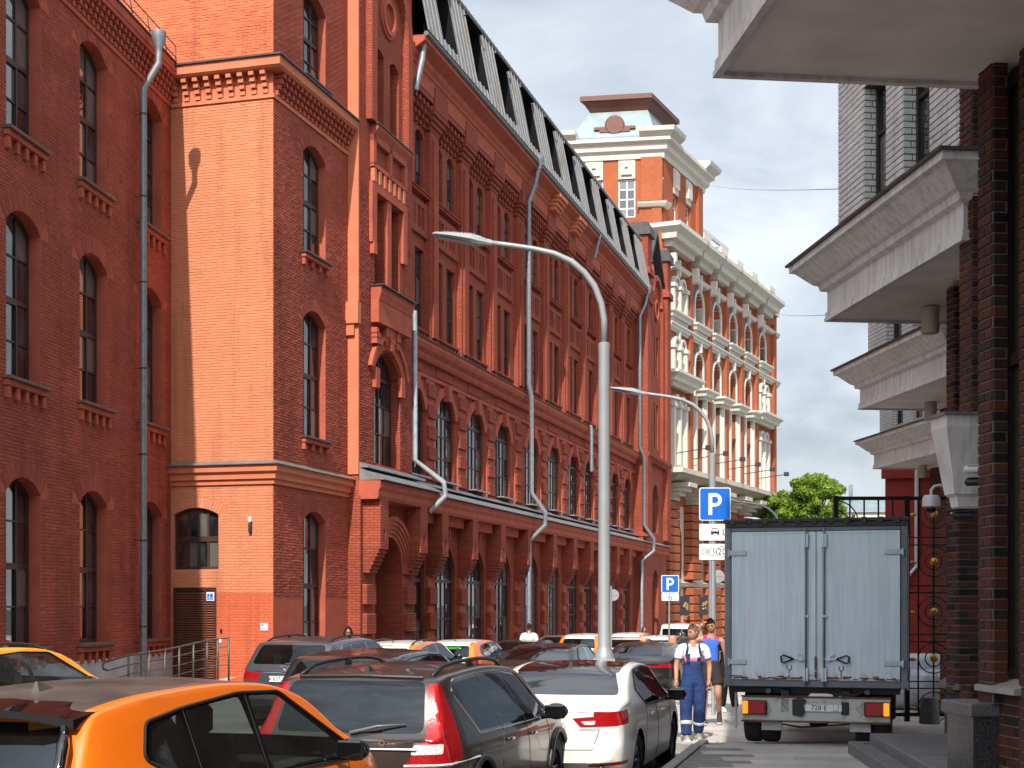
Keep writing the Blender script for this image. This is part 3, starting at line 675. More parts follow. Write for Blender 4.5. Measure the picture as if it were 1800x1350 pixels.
# gutter and downpipes
b = MB(); b.tube([(9.95, y0 - .97, 20.84), (51.4, y0 - .97, 20.84)], .085, 10); o = b.build('gutter', m_gutter, fac, auto=60)
b = MB()
for i in range(60): b.tube([(10.2 + i * .69, y0 - .97, 20.84), (10.24 + i * .69, y0 - .97, 20.84)], .092, 10)
b.build('gutter_joint', m_gutter, o)['kind'] = 'stuff'
downpipe(fac, [(24.62, y0 - 1.0, 20.8), (24.62, y0 - .82, 19.95), (24.55, y0 - .55, 19.2), (24.55, y0 - .55, 11.3), (24.75, y0 - .62, 10.75), (24.75, y0 - .62, 6.6), (24.9, y0 - 1.2, 5.75), (24.9, y0 - 1.2, 5.2), (24.6, y0 - .55, 4.5), (24.6, y0 - .55, -1.2)], .1, m_pipe, funnel=(24.62, y0 - 1.0, 20.6))
downpipe(fac, [(10.25, y0 - .8, 20.8), (10.2, y0 - .75, 20.1), (10.05, y0 - .55, 19.0)], .1, m_pipe)
downpipe(fac, [(10.02, -.42, 11.6), (10.02, -.42, 6.6), (10.3, -1.35, 5.85), (10.3, -1.42, 5.4), (10.1, -.9, 4.85)], .085, plain('pale galvanised pipe', (.36, .39, .41), .5, .4, var=.15), )
downpipe(fac, [(50.6, y0 - 1.0, 20.8), (50.6, y0 - .82, 20.0), (50.2, y0 - .55, 19.2), (50.2, y0 - .55, 11.3), (50.8, y0 - .7, 10.7), (50.8, y0 - .7, 6.6), (51.4, y0 - 1.2, 5.75), (51.4, y0 - 1.2, 5.0), (50.9, y0 - .55, 4.4), (50.9, y0 - .55, -1.5)], .1, m_pipe, funnel=(50.6, y0 - 1.0, 20.6))
downpipe(fac, [(36.9, y0 - 1.0, 20.8), (36.9, y0 - .7, 19.6)], .09, m_pipe)
downpipe(fac, [(36.9, y0 - .5, 11.0), (36.9, y0 - .55, 10.7), (36.9, y0 - .55, 8.6)], .09, m_pipe)
# mansard with dark dormer recesses
m_seam = NT('standing seam roof'); m_seam.set(Roughness=.5, Metallic=.45)
m_seam.col(m_seam.ramp(m_seam.noise(.9, 6, .65), [(.3, (.17, .145, .135)), (.5, (.22, .23, .235)), (.72, (.20, .16, .145))])); m_seam = m_seam.m
sl_len = 3.35; tilt = math.atan2(.62, 3.2)
MS = Matrix.Translation((0, -.92, 20.95)) @ Matrix.Rotation(-tilt, 4, 'X')
dorm = [(c - .85, c + .85, .38, 2.75, 0) for c in [12.6 + 3.85 * i for i in range(10)]]
b = MB(); b.M = MS; wall(b, 9.9, 51.5, 0, sl_len, dorm, 0, 0)
roof = b.build('mansard_roof', m_seam, fac)
b = MB(); b.M = MS
x = 10.0
while x < 51.4:
    inside = [d for d in dorm if d[0] - .02 < x < d[1] + .02]
    if not inside: b.box(x - .012, x + .012, -.045, .0, 0, sl_len)
    else: b.box(x - .012, x + .012, -.045, .0, 0, .38); b.box(x - .012, x + .012, -.045, .0, 2.8, sl_len)
    x += .46
b.build('seam', m_seam, roof)
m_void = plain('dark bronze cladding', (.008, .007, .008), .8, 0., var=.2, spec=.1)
for d in dorm:
    b = MB(); b.M = MS
    b.add([(d[0], 0, d[2]), (d[0], 0, d[3]), (d[0], 1.1, d[3]), (d[0], 1.1, d[2] + .5), (d[1], 0, d[2]), (d[1], 0, d[3]), (d[1], 1.1, d[3]), (d[1], 1.1, d[2] + .5)], [(0, 1, 2, 3), (4, 5, 6, 7), (1, 5, 6, 2), (0, 3, 7, 4), (2, 6, 7, 3)])
    b.box(d[0] - .1, d[1] + .1, -.16, .02, d[3], d[3] + .05); dd = b.build('dormer', m_void, fac)
    b = MB(); b.M = MS; b.box(d[0] + .04, d[1] - .04, .62, .66, d[2] + .3, d[3] - .1); b.build('dormer_glass', m_glass, dd)
b = MB(); b.sweep([(0, 23.95), (.16, 23.95), (.16, 24.1), (-2, 24.2), (-2, 24.0)], [(9.9, -.22), (51.5, -.22)]); b.build('roof_ridge', m_flash_dark, fac)
b = MB(); b.box(9.9, 51.5, .30, 9, 20.9, 24.0); b.box(0, 60, 9, 9.3, -2, 24); b.box(9.6, 9.9, -.2, 9, 20.5, 24.2); b.box(0, 9.9, .6, 9, 23.6, 24); b.build('rear_block', m_dark_red, fac)
b = MB(); b.box(37.1, 38.1, 2.3, 3.3, 23.8, 27.2); b.box(37.0, 38.2, 2.2, 3.4, 27.2, 27.4); ch = b.build('chimney', plain('pale chimney render', (.6, .57, .5), .8, var=.15), fac)
# ---- end pavilion with stepped gable
yE = -.45
eh = [(54.4, 56.6, -2, 3.9, 1.1), (54.5, 56.5, 6.3, 9.4, .9), (54.55, 55.3, 11.7, 14.6, 0), (55.75, 56.5, 11.7, 14.6, 0), (54.6, 55.3, 16.4, 19.0, .15), (55.75, 56.45, 16.4, 19.0, .15)]
b = MB(); wall(b, 51.2, 59.6, -2, 22.2, eh, yE, .4); b.box(51.2, 51.4, yE + .003, 3, -2, 22.2); b.box(59.4, 59.6, yE + .003, 9, -2, 22.2)
wall(b, 52.4, 58.6, 22.2, 22.3, (), yE, 0, z1f=lambda x: 22.2 + max(0, 3.2 - abs(x - 55.5) * 1.05))
b.build('end_pavilion_wall', m_facade, fac)
for h in eh[1:]: window(fac, h, yE + .3, (.5,), (h[2] + .4 * (h[3] - h[2]),), m_frame, m_glass, .05, .04, panes=False)
window(fac, eh[0], yE + .35, (.5,), (1.5,), m_frame, m_glass, panes=False)
b = MB()
for x0, x1, z1, p in ((51.15, 52.5, 24.4, .3), (58.3, 59.65, 24.4, .3), (53.2, 53.8, 21.5, .2), (57.2, 57.8, 21.5, .2)): b.box(x0, x1, yE - p, yE + .8, 11 if z1 < 22 else 5.9, z1)
b.box(51.0, 52.65, yE - .45, yE + 1, 22.0, 22.4); b.box(51.0, 52.65, yE - .42, yE + 1, 20.3, 20.5); b.box(58.15, 59.8, yE - .45, yE + 1, 22.0, 22.4)
b.sweep([(0, 10.6), (.2, 10.6), (.4, 10.9), (.4, 11.1), (0, 11.1)], [(51.2, yE), (59.6, yE)])
b.build('end_pilaster', m_facade, fac)
b = MB()
for x in (51.0, 58.15): b.box(x, x + 1.65, yE - .48, yE + 1, 24.4, 24.9); b.box(x + .15, x + 1.5, yE - .3, yE + .9, 24.9, 25.2)
b.ext([(52.4, 22.25), (55.5, 25.5), (58.6, 22.25), (58.6, 22.5), (55.5, 25.8), (52.4, 22.5)], yE - .15, yE + .4, 'y')
b.build('gable_cap', m_flash_dark, fac)
b = MB()
for r0, r1, p in ((.5, .7, .14),):
    for i in range(16):
        t0, t1_ = 2 * math.pi * i / 16, 2 * math.pi * (i + 1) / 16
        b.ext([(55.5 + r * math.cos(t), 20.6 + r * math.sin(t)) for r, t in ((r0, t0), (r0, t1_), (r1, t1_), (r1, t0))], yE - p, yE + .01, 'y')
b.build('oculus_ring', m_paint, fac); b = MB()
for i in range(12):
    t0, t1_ = math.pi * i / 12, math.pi * (i + 1) / 12
    b.ext([(55.5 + r * math.cos(t), 21.0 + r * math.sin(t)) for r, t in ((1.5, t0), (1.5, t1_), (1.8, t1_), (1.8, t0))], yE - .2, yE + .01, 'y')
b.build('gable_arch', m_paint, fac)
b = MB(); b.box(59.9, 60.6, yE - .5, yE + .5, 2.0, 2.4); b.build('blue_plate', m_blue, fac)
# ------------------------------------------------------------------ right-hand building: saw-tooth bays of dark brick, white brick above, stone canopies between
m_stone = NT('weathered white stone'); m_stone.set(Roughness=.75)
_v = m_stone.noise(1.4, 8, .65); _d = m_stone.new('Mapping'); _d.inputs['Scale'].default_value = (9, 9, .8); m_stone.l(m_stone.coord(), _d.inputs[0])
_s = m_stone.noise(1.2, 6, .6, _d.outputs[0])
m_stone.col(m_stone.mix(1., m_stone.ramp(_v, [(.3, (.60, .58, .55)), (.6, (.74, .72, .69))]), m_stone.ramp(_s, [(.34, .74), (.55, 1.0)]), 'MULTIPLY')); m_stone.bump(m_stone.noise(35, 5), .15, .01); m_stone = m_stone.m
m_soffit = plain('painted soffit', (.78, .74, .69), .8, var=.14, vsc=1.6, bump=.1)
DK = [(.012, .011, .012), (.028, .017, .015), (.115, .028, .017), (.05, .03, .024), (.075, .026, .018), (.02, .017, .017), (.13, .032, .018), (.04, .029, .026)]
m_dk_i = brick_geo('dark clinker brick', DK, 'island', .7, .15, .3); m_dk_o = brick_geo('dark clinker brick piece', DK, 'object', .7, .15, .3)
RB = [(.085, .032, .023), (.115, .04, .027), (.06, .028, .022), (.10, .037, .027), (.045, .028, .024)]
m_rb_i = brick_geo('brown red brick', RB, 'island', .8, .15, .3)
WB = [(.68, .67, .645), (.72, .71, .68), (.63, .62, .60), (.74, .73, .70)]
m_wb_i = brick_geo('white glazed brick', WB, 'island', .5, .15, .12); m_wb_o = brick_geo('white glazed brick piece', WB, 'object', .5, .15, .12)
m_mortar = plain('brick mortar', (.17, .155, .14), .9, var=.2, vsc=8); m_mortar_w = plain('dark mortar', (.10, .10, .095), .9, var=.2, vsc=8)
m_wb_t = brick_tex('white brick far', (.70, .69, .66), (.63, .62, .60), .35, bw=.25, bh=.075); m_dk_t = brick_tex('dark brick far', (.12, .035, .024), (.04, .025, .022), 1.6, bw=.25, bh=.075)
m_bronze = plain('bronze window frame', (.045, .03, .026), .4, .3, var=.1)
m_granite = NT('polished dark granite'); m_granite.set(Roughness=.25); m_granite.col(m_granite.ramp(m_granite.noise(55, 4, .7), [(.35, (.022, .022, .025)), (.62, (.075, .072, .075))])); m_granite = m_granite.m
m_step = NT('flamed granite'); m_step.set(Roughness=.5); m_step.col(m_step.mix(1., m_step.ramp(m_step.noise(60, 4, .7), [(.35, (.11, .105, .108)), (.65, (.20, .19, .195))]), m_step.ramp(m_step.noise(1.1, 6), [(.3, .7), (.7, 1.1)]), 'MULTIPLY')); m_step = m_step.m
rbd = thing('stepped_brick_building', 'saw-tooth brick building with white stone canopies and dark brick piers, right of the truck', 'building', (0, 0, 0))
A_T = math.atan2(-.9937, .1118)
KS = 1.1
PB = Vector((4.36, 19.8)); teeth = {k: PB + Vector((2.66, 9.02)) * k for k in (-3, -2, -1, 0, 1)}; teeth[-1] = Vector((1.51, 10.6)); teeth[2] = Vector((10.56, 41.6)); teeth[-2] = Vector((-1.2, 1.5)); teeth[-3] = Vector((-3.9, -7.6))
TH = {-3: 18.5, -2: 18.5, -1: 21, 0: 21, 1: 20, 2: 20}  # upper heights out of view, raised so the bays keep the walls shaded
ZS = 5.76; L = 4.48
prof = [(o * KS, ZS + h * KS) for o, h in [(0, 0), (.0, .07), (-.02, .08), (-.02, .33), (.05, .35), (.07, .42), (.12, .44), (.30, .62), (.36, .64), (.36, .72), (-.3, .86), (-.3, 0)]]
for k, P in sorted(teeth.items()):
    T = frame(P.x, P.y, 0, A_T); top = TH[k]; near_t = k == 0
    hs = []; z = 6.85
    while z + 1.85 < top - .5: hs += [(.97, 1.78, z, z + 1.78, 0), (2.32, 3.15, z, z + 1.78, 0)]; z += 3.0
    b = MB(); b.M = T
    xe = -.15 if k == -1 else 0; ye = .02 if k == -1 else .2; zw = ZS + (1.0 if k == -1 else .1); wall(b, xe, L + .3, zw, top, hs, ye, .24); b.add([(xe, ye, zw), (xe, ye, top), (xe, 6, top), (xe, 6, zw)], [(0, 1, 2, 3)]); b.add([(L + .3, .2, ZS + .1), (L + .3, .2, top), (L + .3, 6, top), (L + .3, 6, ZS + .1)], [(0, 1, 2, 3)])  # the bay before the truck: unseen upper wall pushed out to shade it
    b.add([(xe, ye, top), (L + .3, ye, top), (L + .3, 6, top), (0, 6, top)], [(0, 1, 2, 3)])
    b.build('white_wall', m_mortar_w if near_t else m_wb_t, rbd)
    if near_t:
        hv = [h for h in hs if h[2] < 10]
        brick_wall(rbd, brick_cells(0, L + .28, 5.95, 10.2, hv, .262, .081, j=.012), .2, .014, (m_wb_i, m_wb_o), near=lambda x, z: abs(x - 1.4) * .6 + abs(z - 7.4), limit=280, M=T, jit=.001, e=.004, tilt=.001)
        for h in hv:
            Rv = T @ Matrix.Translation((h[0], .2, 0)) @ Matrix.Rotation(R(90), 4, 'Z')
            brick_wall(rbd, brick_cells(.0, .23, h[2], h[3], (), .262, .081), 0, .006, (m_wb_i, m_wb_o), M=Rv, jit=.001, e=.004)
    for h in hs:
        if h[2] < 12 and k >= -1: window(rbd, h, .2 + .16, (.5,), (h[2] + 1.15,), m_bronze, m_glass, .07, .05, M=T, panes=near_t)
    b = MB(); b.M = T; b.sweep(prof, [(0, 2.3), (0, 0), (L, 0), (L, 2.3)]); cn = b.build('stone_canopy', m_stone, rbd)
    b = MB(); b.M = T; b.box(.02, L - .02, .02, 2.3, ZS - .012, ZS + .02); b.build('soffit', m_soffit, cn)
    b = MB(); b.M = T
    b.sweep([(-.05, ZS - .045), (.012, ZS - .045), (.012, ZS - .001), (-.05, ZS - .001)], [(0, 2.2), (0, 0), (L, 0), (L, 2.2)]); b.build('lower_edge', m_stone, cn); b = MB(); b.M = T; q = ZS + .79; b.sweep([(.40, q + .003), (.44, q + .003), (.44, q + .035), (-.3, q + .19), (-.3, q + .165)], [(0, 2.3), (0, 0), (L, 0), (L, 2.3)]); b.build('drip_edge', m_flash_dark, cn)
    if k != -1:
        yw = 2.7 if k == -2 else 1.72
        b = MB(); b.M = T; wall(b, .28 if k == 0 else 0, L + .4, -1, ZS - .015, [(1.5, 2.5, .9, 4.8, 0), (3.0, 4.0, .9, 4.8, 0)], yw, .3); xw = .28 if k == 0 else 0; b.add([(xw, yw, -1), (xw, yw, ZS), (xw, 7, ZS), (xw, 7, -1)], [(0, 1, 2, 3)]); b.add([(L + .4, yw, -1), (L + .4, yw, ZS), (L + .4, 7, ZS), (L + .4, 7, -1)], [(0, 1, 2, 3)]); b.build('brick_wall', m_dk_t, rbd)
        for h in ((1.5, 2.5, .9, 4.8, 0), (3.0, 4.0, .9, 4.8, 0)): window(rbd, h, yw + .15, (.5,), (2.9,), m_bronze, m_glass, .08, .07, M=T, panes=False)
    if k >= 0:
        b = MB(); b.M = T; b.lathe([(.105, -.36), (.12, -.34), (.12, -.02), (.09, 0)], (1.0, 1.1, ZS - .012), 20); b.build('soffit_lamp', plain('lamp enamel', (.46, .42, .34), .45, var=.05), cn, auto=40)
def wx(px, y): return Vector((W(px, y), y))
def pier(px0, px1, y, d, z0, z1, mats=(m_dk_i, m_dk_o), limit=0, lm=m_rb_i, st_=(), nm='pier'):
    """brick pier whose camera-side face spans two sight lines at distance y, running d away along the bay"""
    a, c = wx(px0, y), wx(px1, y); w_ = (c - a).length; M = frame(a.x, a.y, 0, A_T - R(90) + R(90)); M = Matrix.Translation((a.x, a.y, 0)) @ Matrix.Rotation(A_T, 4, 'Z')
    b = MB(); b.M = M; b.box(-d, 0, 0, w_, z0, z1); b.build(nm, m_mortar, rbd)
    brick_wall(rbd, brick_cells(-d, 0, z0 + .01, z1, (), .252, .0765, j=.011), 0, .014, (lm, lm), M=M, jit=.002, e=.004)
    Rv = M @ Matrix.Rotation(R(90), 4, 'Z')
    brick_wall(rbd, brick_cells(0, w_, z0 + .01, z1, (), .252, .0765, j=.011), 0, .014, mats, near=lambda q, z: abs(z - 3), limit=limit, M=Rv, jit=.002, e=.004); return M
pier(1746, 1772, 10.4, .23, 1.06, 9.5, limit=60)
pier(1709, 1723, 15.3, .3, .6, 15); pier(1695, 1705, 16.4, .25, 5.9, 15)
G1 = pier(1685, 1729, 14.8, .28, .95, 3.74, limit=110, lm=m_dk_i); pier(1677, 1690, 17.4, .2, .7, 5.7, lm=m_dk_i)
PR = frame(teeth[0].x, teeth[0].y, 0, A_T); TA = frame(teeth[-1].x, teeth[-1].y, 0, A_T)
b = MB(); q = wx(1729, 15.7); b.add([(q.x, q.y, -1), (q.x + 6, q.y + .7, -1), (q.x + 6, q.y + .7, 15), (q.x, q.y, 15)], [(0, 1, 2, 3)]); b.build('end_wall', m_dk_t, rbd)
# white stone cornice block crowning the pier
b = MB(); b.M = G1; b.sweep([(.0, 2.78), (.03, 2.80), (.05, 2.90), (.10, 2.93), (.12, 3.02), (.19, 3.35), (.25, 3.60), (.25, 3.72), (-.25, 3.78), (-.25, 2.78)], [(-.12, .0), (.03, .0), (.03, .34)]); ent = b.build('pier_cornice', m_stone, rbd)
b = MB(); b.M = G1; b.sweep([(.252, 3.722), (.29, 3.722), (.29, 3.75), (-.3, 3.81), (-.3, 3.79)], [(-.12, .0), (.03, .0), (.03, .34)]); b.build('cornice_flashing', m_flash, ent)
# plinths with sloping granite caps
q = wx(1693, 17.3); G3 = Matrix.Translation((q.x, q.y, 0)) @ Matrix.Rotation(A_T, 4, 'Z')
b = MB(); b.M = G3; b.ext([(-.08, .74), (-.08, .79), (.2, .98), (.8, .98), (.8, .74)], -.6, .06, 'x'); b.build('plinth_cap', m_step, rbd)
b = MB(); b.M = G3; b.box(-.55, 0, 0, .8, -.6, .74); b.build('granite_plinth', m_granite, rbd)
# long window, sill and parapet at the right edge
b = MB(); b.M = TA
for x0, x1 in ((.23, .30), (.50, .54), (.74, .80)): b.box(x0, x1, 2.13, 2.26, 1.28, 5.7)
for z0, z1 in ((1.25, 1.32), (3.55, 3.64), (5.6, 5.72)): b.box(.23, .80, 2.14, 2.25, z0, z1)
mw = b.build('shop_window', m_bronze, rbd)
for x0, x1 in ((.30, .50), (.54, .74)):
    for z0, z1 in ((1.32, 3.55), (3.64, 5.6)): b = MB(); b.M = TA; b.add([(x0, 2.2, z0), (x1, 2.2, z0), (x1, 2.2, z1), (x0, 2.2, z1)], [(0, 1, 2, 3)]); b.build('pane', m_glass, mw)
for x0, x1 in ((.20, .52), (.526, .84)): b = MB(); b.M = TA; b.ext([(1.93, 1.15), (1.93, 1.19), (2.25, 1.27), (2.25, 1.15)], x0, x1, 'x'); b.build('window_sill', m_sill, rbd)
M2 = TA @ Matrix.Translation((.80, 2.0, 0))
for x0, x1, z0, z1, y_ in ((0, 2.2, .3, 5.7, 0), (-.57, 0, .3, 1.14, .06)):
    b = MB(); b.M = M2; b.box(x0, x1, y_, y_ + .3, z0, z1); b.build('brick_wall', m_mortar, rbd)
    brick_wall(rbd, brick_cells(x0, x1, z0, z1, (), .252, .0765, j=.011), y_, .014, (m_rb_i if z1 > 2 else m_dk_i, m_rb_i), M=M2, jit=.002, e=.004)
b = MB(); b.M = TA; b.ext([(1.62, .22), (1.62, .27), (2.02, .42), (2.02, .22)], -.30, 3, 'x'); b.build('plinth_cap', m_step, rbd)
b = MB(); b.M = TA; b.cbox(-.16, .37, 1.82, 2.3, .96, 1.06, .012); b.build('plinth_cap', m_step, rbd)
b = MB(); b.M = TA; b.box(-.25, 3, 1.68, 2.3, -.6, .22); b.box(-.12, .34, 1.86, 2.3, .2, .96); b.build('granite_plinth', m_granite, rbd)
# building mass behind
b = MB()
for k in (-3, -2, -1, 0, 1):
    T = frame(teeth[k].x, teeth[k].y, 0, A_T); b.M = T; b.box(.35 if k < 1 else .05, 4.9, 2.9, 9, -1, TH[k] - .02)
T = frame(teeth[2].x, teeth[2].y, 0, A_T); b.M = T; b.box(.05, 4.9, 2.9, 9, -1, TH[2] - .02)
b.build('rear_block', m_dk_t, rbd)

# ------------------------------------------------------------------ ornate red and white building at the end of the street
A_O = math.atan2(.908, .418)
orn = thing('ornate_building', 'orange brick corner building with white arches, heavy cornices and a metal-roofed tower', 'building', (10.7, 101, 0), A_O)
m_obrick = brick_tex('orange facing brick', (.43, .125, .055), (.36, .10, .045), .75, bw=.26, bh=.077, stain=.12)
m_cream = plain('cream stone', (.55, .51, .42), .75, var=.06, vsc=1.5, spec=.3); m_whitestone = plain('white stone trim', (.60, .575, .51), .7, var=.05, vsc=2, spec=.3)
m_bluearch = plain('blue grey arch band', (.10, .12, .18), .7, var=.1)
m_zinc = plain('pale zinc roof', (.22, .28, .30), .5, .3, var=.15, vsc=1.2); m_brownmetal = plain('brown metal', (.12, .042, .03), .5, .1, var=.15)
m_wframe = plain('white window frame', (.75, .75, .72), .5, var=0)
LO = 32.5; arch5 = [8.5, 13.2, 17.8, 22.4, 27.2]; arch4 = arch5[:4]
b = MB()
wall(b, 0, LO, -2, 28.5, [(c - 1.05, c + 1.05, 22.9, 25.5, 1.0) for c in arch5] + [(c - 1.0, c + 1.0, 11.6, 20.8, 1.0) for c in arch4] + [(c - 1.1, c + 1.1, 3.6, 7.6, 1.1) for c in [3.2] + arch5] + [(c - 1.0, c + 1.0, -1.5, 2.4, 1.0) for c in [3.2] + arch5], 0, 1.0)
b.box(LO - .02, LO, .0, 12, -2, 28.5); b.box(0, LO, 9, 9.2, -2, 28); b.build('brick_wall', m_obrick, orn)
m_dkframe = plain('dark window frame', (.03, .03, .035), .5, var=0)
for c in arch5: window(orn, (c - 1.05, c + 1.05, 22.9, 25.5, 1.0), .6, (.33, .66), (23.6, 24.4), m_wframe, m_glass, .08, .08, panes=False)
for c in arch4: window(orn, (c - 1.0, c + 1.0, 11.6, 20.8, 1.0), .85, (.33, .66), (14, 16.5, 19), m_dkframe, m_glass, .08, .08, panes=False)
for c in [3.2] + arch5:
    wn = window(orn, (c - 1.1, c + 1.1, 3.6, 7.6, 1.1), .6, (.25, .5, .75), (4.6, 6.2), m_dkframe, m_glass, .08, .06, panes=False)
    window(orn, (c - 1.0, c + 1.0, -1.5, 2.4, 1.0), .6, (.2, .4, .6, .8), (0.2,), m_dkframe, m_glass, .08, .06, panes=False)
    b = MB()
    for i in range(9): x = c - .95 + i * .238; b.box(x - .02, x + .02, .1, .14, 3.6, 5.0)
    b.box(c - 1, c + 1, .09, .15, 5.0, 5.08); b.tube([(c + .6 * math.cos(t), .12, 6.2 + .6 * math.sin(t)) for t in [i * math.pi / 8 for i in range(17)]], .03, 5); b.build('window_grille', m_dkframe, wn)
def whitearch(parent, c, zs, hw, z0, mat, rs=.2, p=.12, band=True):
    b = MB(); n = 14
    for i in range(n):
        t0, t1_ = math.pi * i / n, math.pi * (i + 1) / n
        b.ext([(c + r * math.cos(t), zs + r * math.sin(t)) for r, t in ((hw, t0), (hw, t1_), (hw + rs, t1_), (hw + rs, t0))], -p, .9, 'y')
    for s in (-1, 1): b.box(min(c + s * hw, c + s * (hw + rs)), max(c + s * hw, c + s * (hw + rs)), -p, .9, z0, zs)
    o = b.build('white_arch', mat, parent)
    if band:
        b = MB()
        for i in range(n):
            t0, t1_ = math.pi * i / n, math.pi * (i + 1) / n
            b.ext([(c + r * math.cos(t), zs + r * math.sin(t)) for r, t in ((hw + rs, t0), (hw + rs, t1_), (hw + rs + .22, t1_), (hw + rs + .22, t0))], -.07, .01, 'y')
        b.build('blue_arch_band', m_bluearch, o)
crown = lambda z, p, h=1.: [(0, z), (p * .4, z), (p * .45, z + .25 * h), (p * .7, z + .3 * h), (p * .75, z + .55 * h), (p * .95, z + .75 * h), (p, z + .8 * h), (p, z + h), (0, z + 1.05 * h)]
def ledge(name, x0, x1, z, p, h=1., mat=m_whitestone, y=0.):
    b = MB(); b.sweep([(o * .999 - .001, q) for o, q in crown(z, p, h)], [(x0, y + .8), (x0, y), (x1, y), (x1, y + .8)]); return b.build(name, mat, orn)
for c in arch5: whitearch(orn, c, 24.45, 1.05, 22.9, m_whitestone); ledge('balcony_ledge', c - 1.35, c + 1.35, 22.2, .6, .7); ledge('crown_cornice', c - 1.0, c + 1.0, 27.2, 1.5, 1.5)
ledge('crown_cornice', .9, 4.9, 27.2, 1.5, 1.5)
for c in arch4: whitearch(orn, c, 19.8, 1.0, 11.4, m_whitestone); ledge('pilaster_cornice', c + .75, c + 2.1, 17.4, .8, .8)
for c in arch4:
    b = MB()
    for s in (-1, 1): b.box(c + s * 1.3 - .16, c + s * 1.3 + .16, -.3, .02, 11.4, 17.4)
    b.build('white_pilaster', m_whitestone, orn)
for c in arch5 + [3.2]:
    b = MB()
    b.box(c - .14, c + .14, -.3, .02, 25.6, 26.8); b.build('keystone', m_whitestone, orn); b = MB(); b.ext([(-.75, 26.8), (-.75, 26.2), (-.55, 25.8), (-.2, 25.6), (-.2, 25.2), (0, 24.9), (0, 26.8)], c - 2.5, c - 2.1, 'x'); b.build('scroll_bracket', m_whitestone, orn)
    b = MB(); b.box(c - .14, c + .14, -.3, .02, 20.9, 21.7); b.build('keystone', m_whitestone, orn)
b = MB(); b.sweep(crown(21.5, .4, .55), [(1, 0), (LO, 0)]); b.build('band_cornice', m_whitestone, orn)
b = MB(); b.sweep([(0, 26.0), (.25, 26.1), (.35, 26.4), (0, 26.5)], [(1, 0), (LO, 0)]); b.sweep([(0, 28.0), (.25, 28.0), (.25, 28.2), (0, 28.5)], [(0, 0), (LO, 0)]); b.build('eaves_band', m_whitestone, orn)
for c, fl in ((3.2, ((22.9, 24.6), (18.7, 20.2), (11.5, 16.0))), (27.2, ((18.7, 20.2), (11.5, 16.0)))):
    for z0, z1 in fl:
        b = MB()
        for x in (c - 1.45, c, c + 1.45): b.box(x - .17, x + .17, -.36, .02, z0, z1); b.box(x - .3, x + .3, -.46, .02, z1, z1 + .28)
        for x in (c - .72, c + .72):
            for i in range(8):
                t0, t1_ = math.pi * i / 8, math.pi * (i + 1) / 8
                b.ext([(x + r * math.cos(t), z1 + .28 + r * math.sin(t)) for r, t in ((.45, t0), (.45, t1_), (.66, t1_), (.66, t0))], -.34, .02, 'y')
        cw = b.build('paired_colonnette', m_whitestone, orn)
        b = MB()
        for x in (c - .72, c + .72): b.add([(x - .4, -.01, z0), (x + .4, -.01, z0), (x + .4, -.01, z1 + .5), (x - .4, -.01, z1 + .5)], [(0, 1, 2, 3)])
        b.build('pane', m_glass, cw)
    ledge('balcony_ledge', c - 2.0, c + 2.0, 17.4, 1.2); 
    if c < 5: ledge('balcony_ledge', c - 1.7, c + 1.7, 22.2, .6, .7)
for c in (.35, 5.9, 10.8, 15.5, 20.1, 24.8, 30.8):   # brick strips and the parapet posts with white caps
    b = MB(); b.box(c - .35, c + .35, -.3, .02, 11.4, 27.0); b.build('brick_strip', m_obrick, orn)
    if c > 9: b = MB(); b.box(c - .7, c + .7, .2, 1.4, 28, 30.0); pp = b.build('parapet_post', m_obrick, orn); b = MB(); b.box(c - .95, c + .95, -.05, 1.65, 30, 30.45); b.box(c - .8, c + .8, .1, 1.5, 29.7, 30); b.build('post_cap', m_whitestone, pp)
# first-floor canopy: cream brackets with stepped soffits
b = MB(); b.sweep([(0, 10.3), (1.3, 10.5), (1.9, 10.8), (2.2, 10.85), (2.2, 11.2), (0, 11.4)], [(0, 6), (0, 0), (LO, 0)]); b.build('stone_gallery', m_cream, orn)
for c in (.6, 5.9, 10.8, 15.5, 20.1, 24.8, 30.2):
    b = MB()
    for i, p in enumerate((2.1, 1.7, 1.3, .9)): b.box(c - .9 + .1 * i, c + .9 - .1 * i, -p, .05, 10.3 - .3 * i - .3, 10.3 - .3 * i)
    b.build('gallery_bracket', m_cream, orn)
    b = MB(); 
    for k in range(9): b.cbox(c - 1.15, c + 1.15, -.75, .02, 3.5 + k * .62 - .0, 3.5 + k * .62 + .56, .06)
    for k in range(8): b.cbox(c - 1.2, c + 1.2, -.8, .02, -2 + k * .62, -2 + k * .62 + .56, .06)
    b.build('rusticated_pier', m_obrick, orn)
b = MB(); b.sweep([(0, 2.9), (.3, 3.0), (.4, 3.3), (0, 3.4)], [(0, 0), (LO, 0)])
for c in [3.2] + arch5: wall(b, c - 1.6, c + 1.6, -2, 8.9, [(c - 1.1, c + 1.1, 3.6, 7.6, 1.1), (c - 1.0, c + 1.0, -1.5, 2.4, 1.0)], -.02, .3)
b.build('cream_wall', m_cream, orn)
for c in (2.2, 6.6, 11.2, 15.8, 20.4, 25.2):
    b = MB(); b.tube([(c, 0, 12.6), (c, -2.6, 12.9)], .035, 5); b.cbox(c - .16, c + .16, -2.9, -2.5, 12.75, 13.1, .03); b.build('floodlight', m_dkframe, orn)
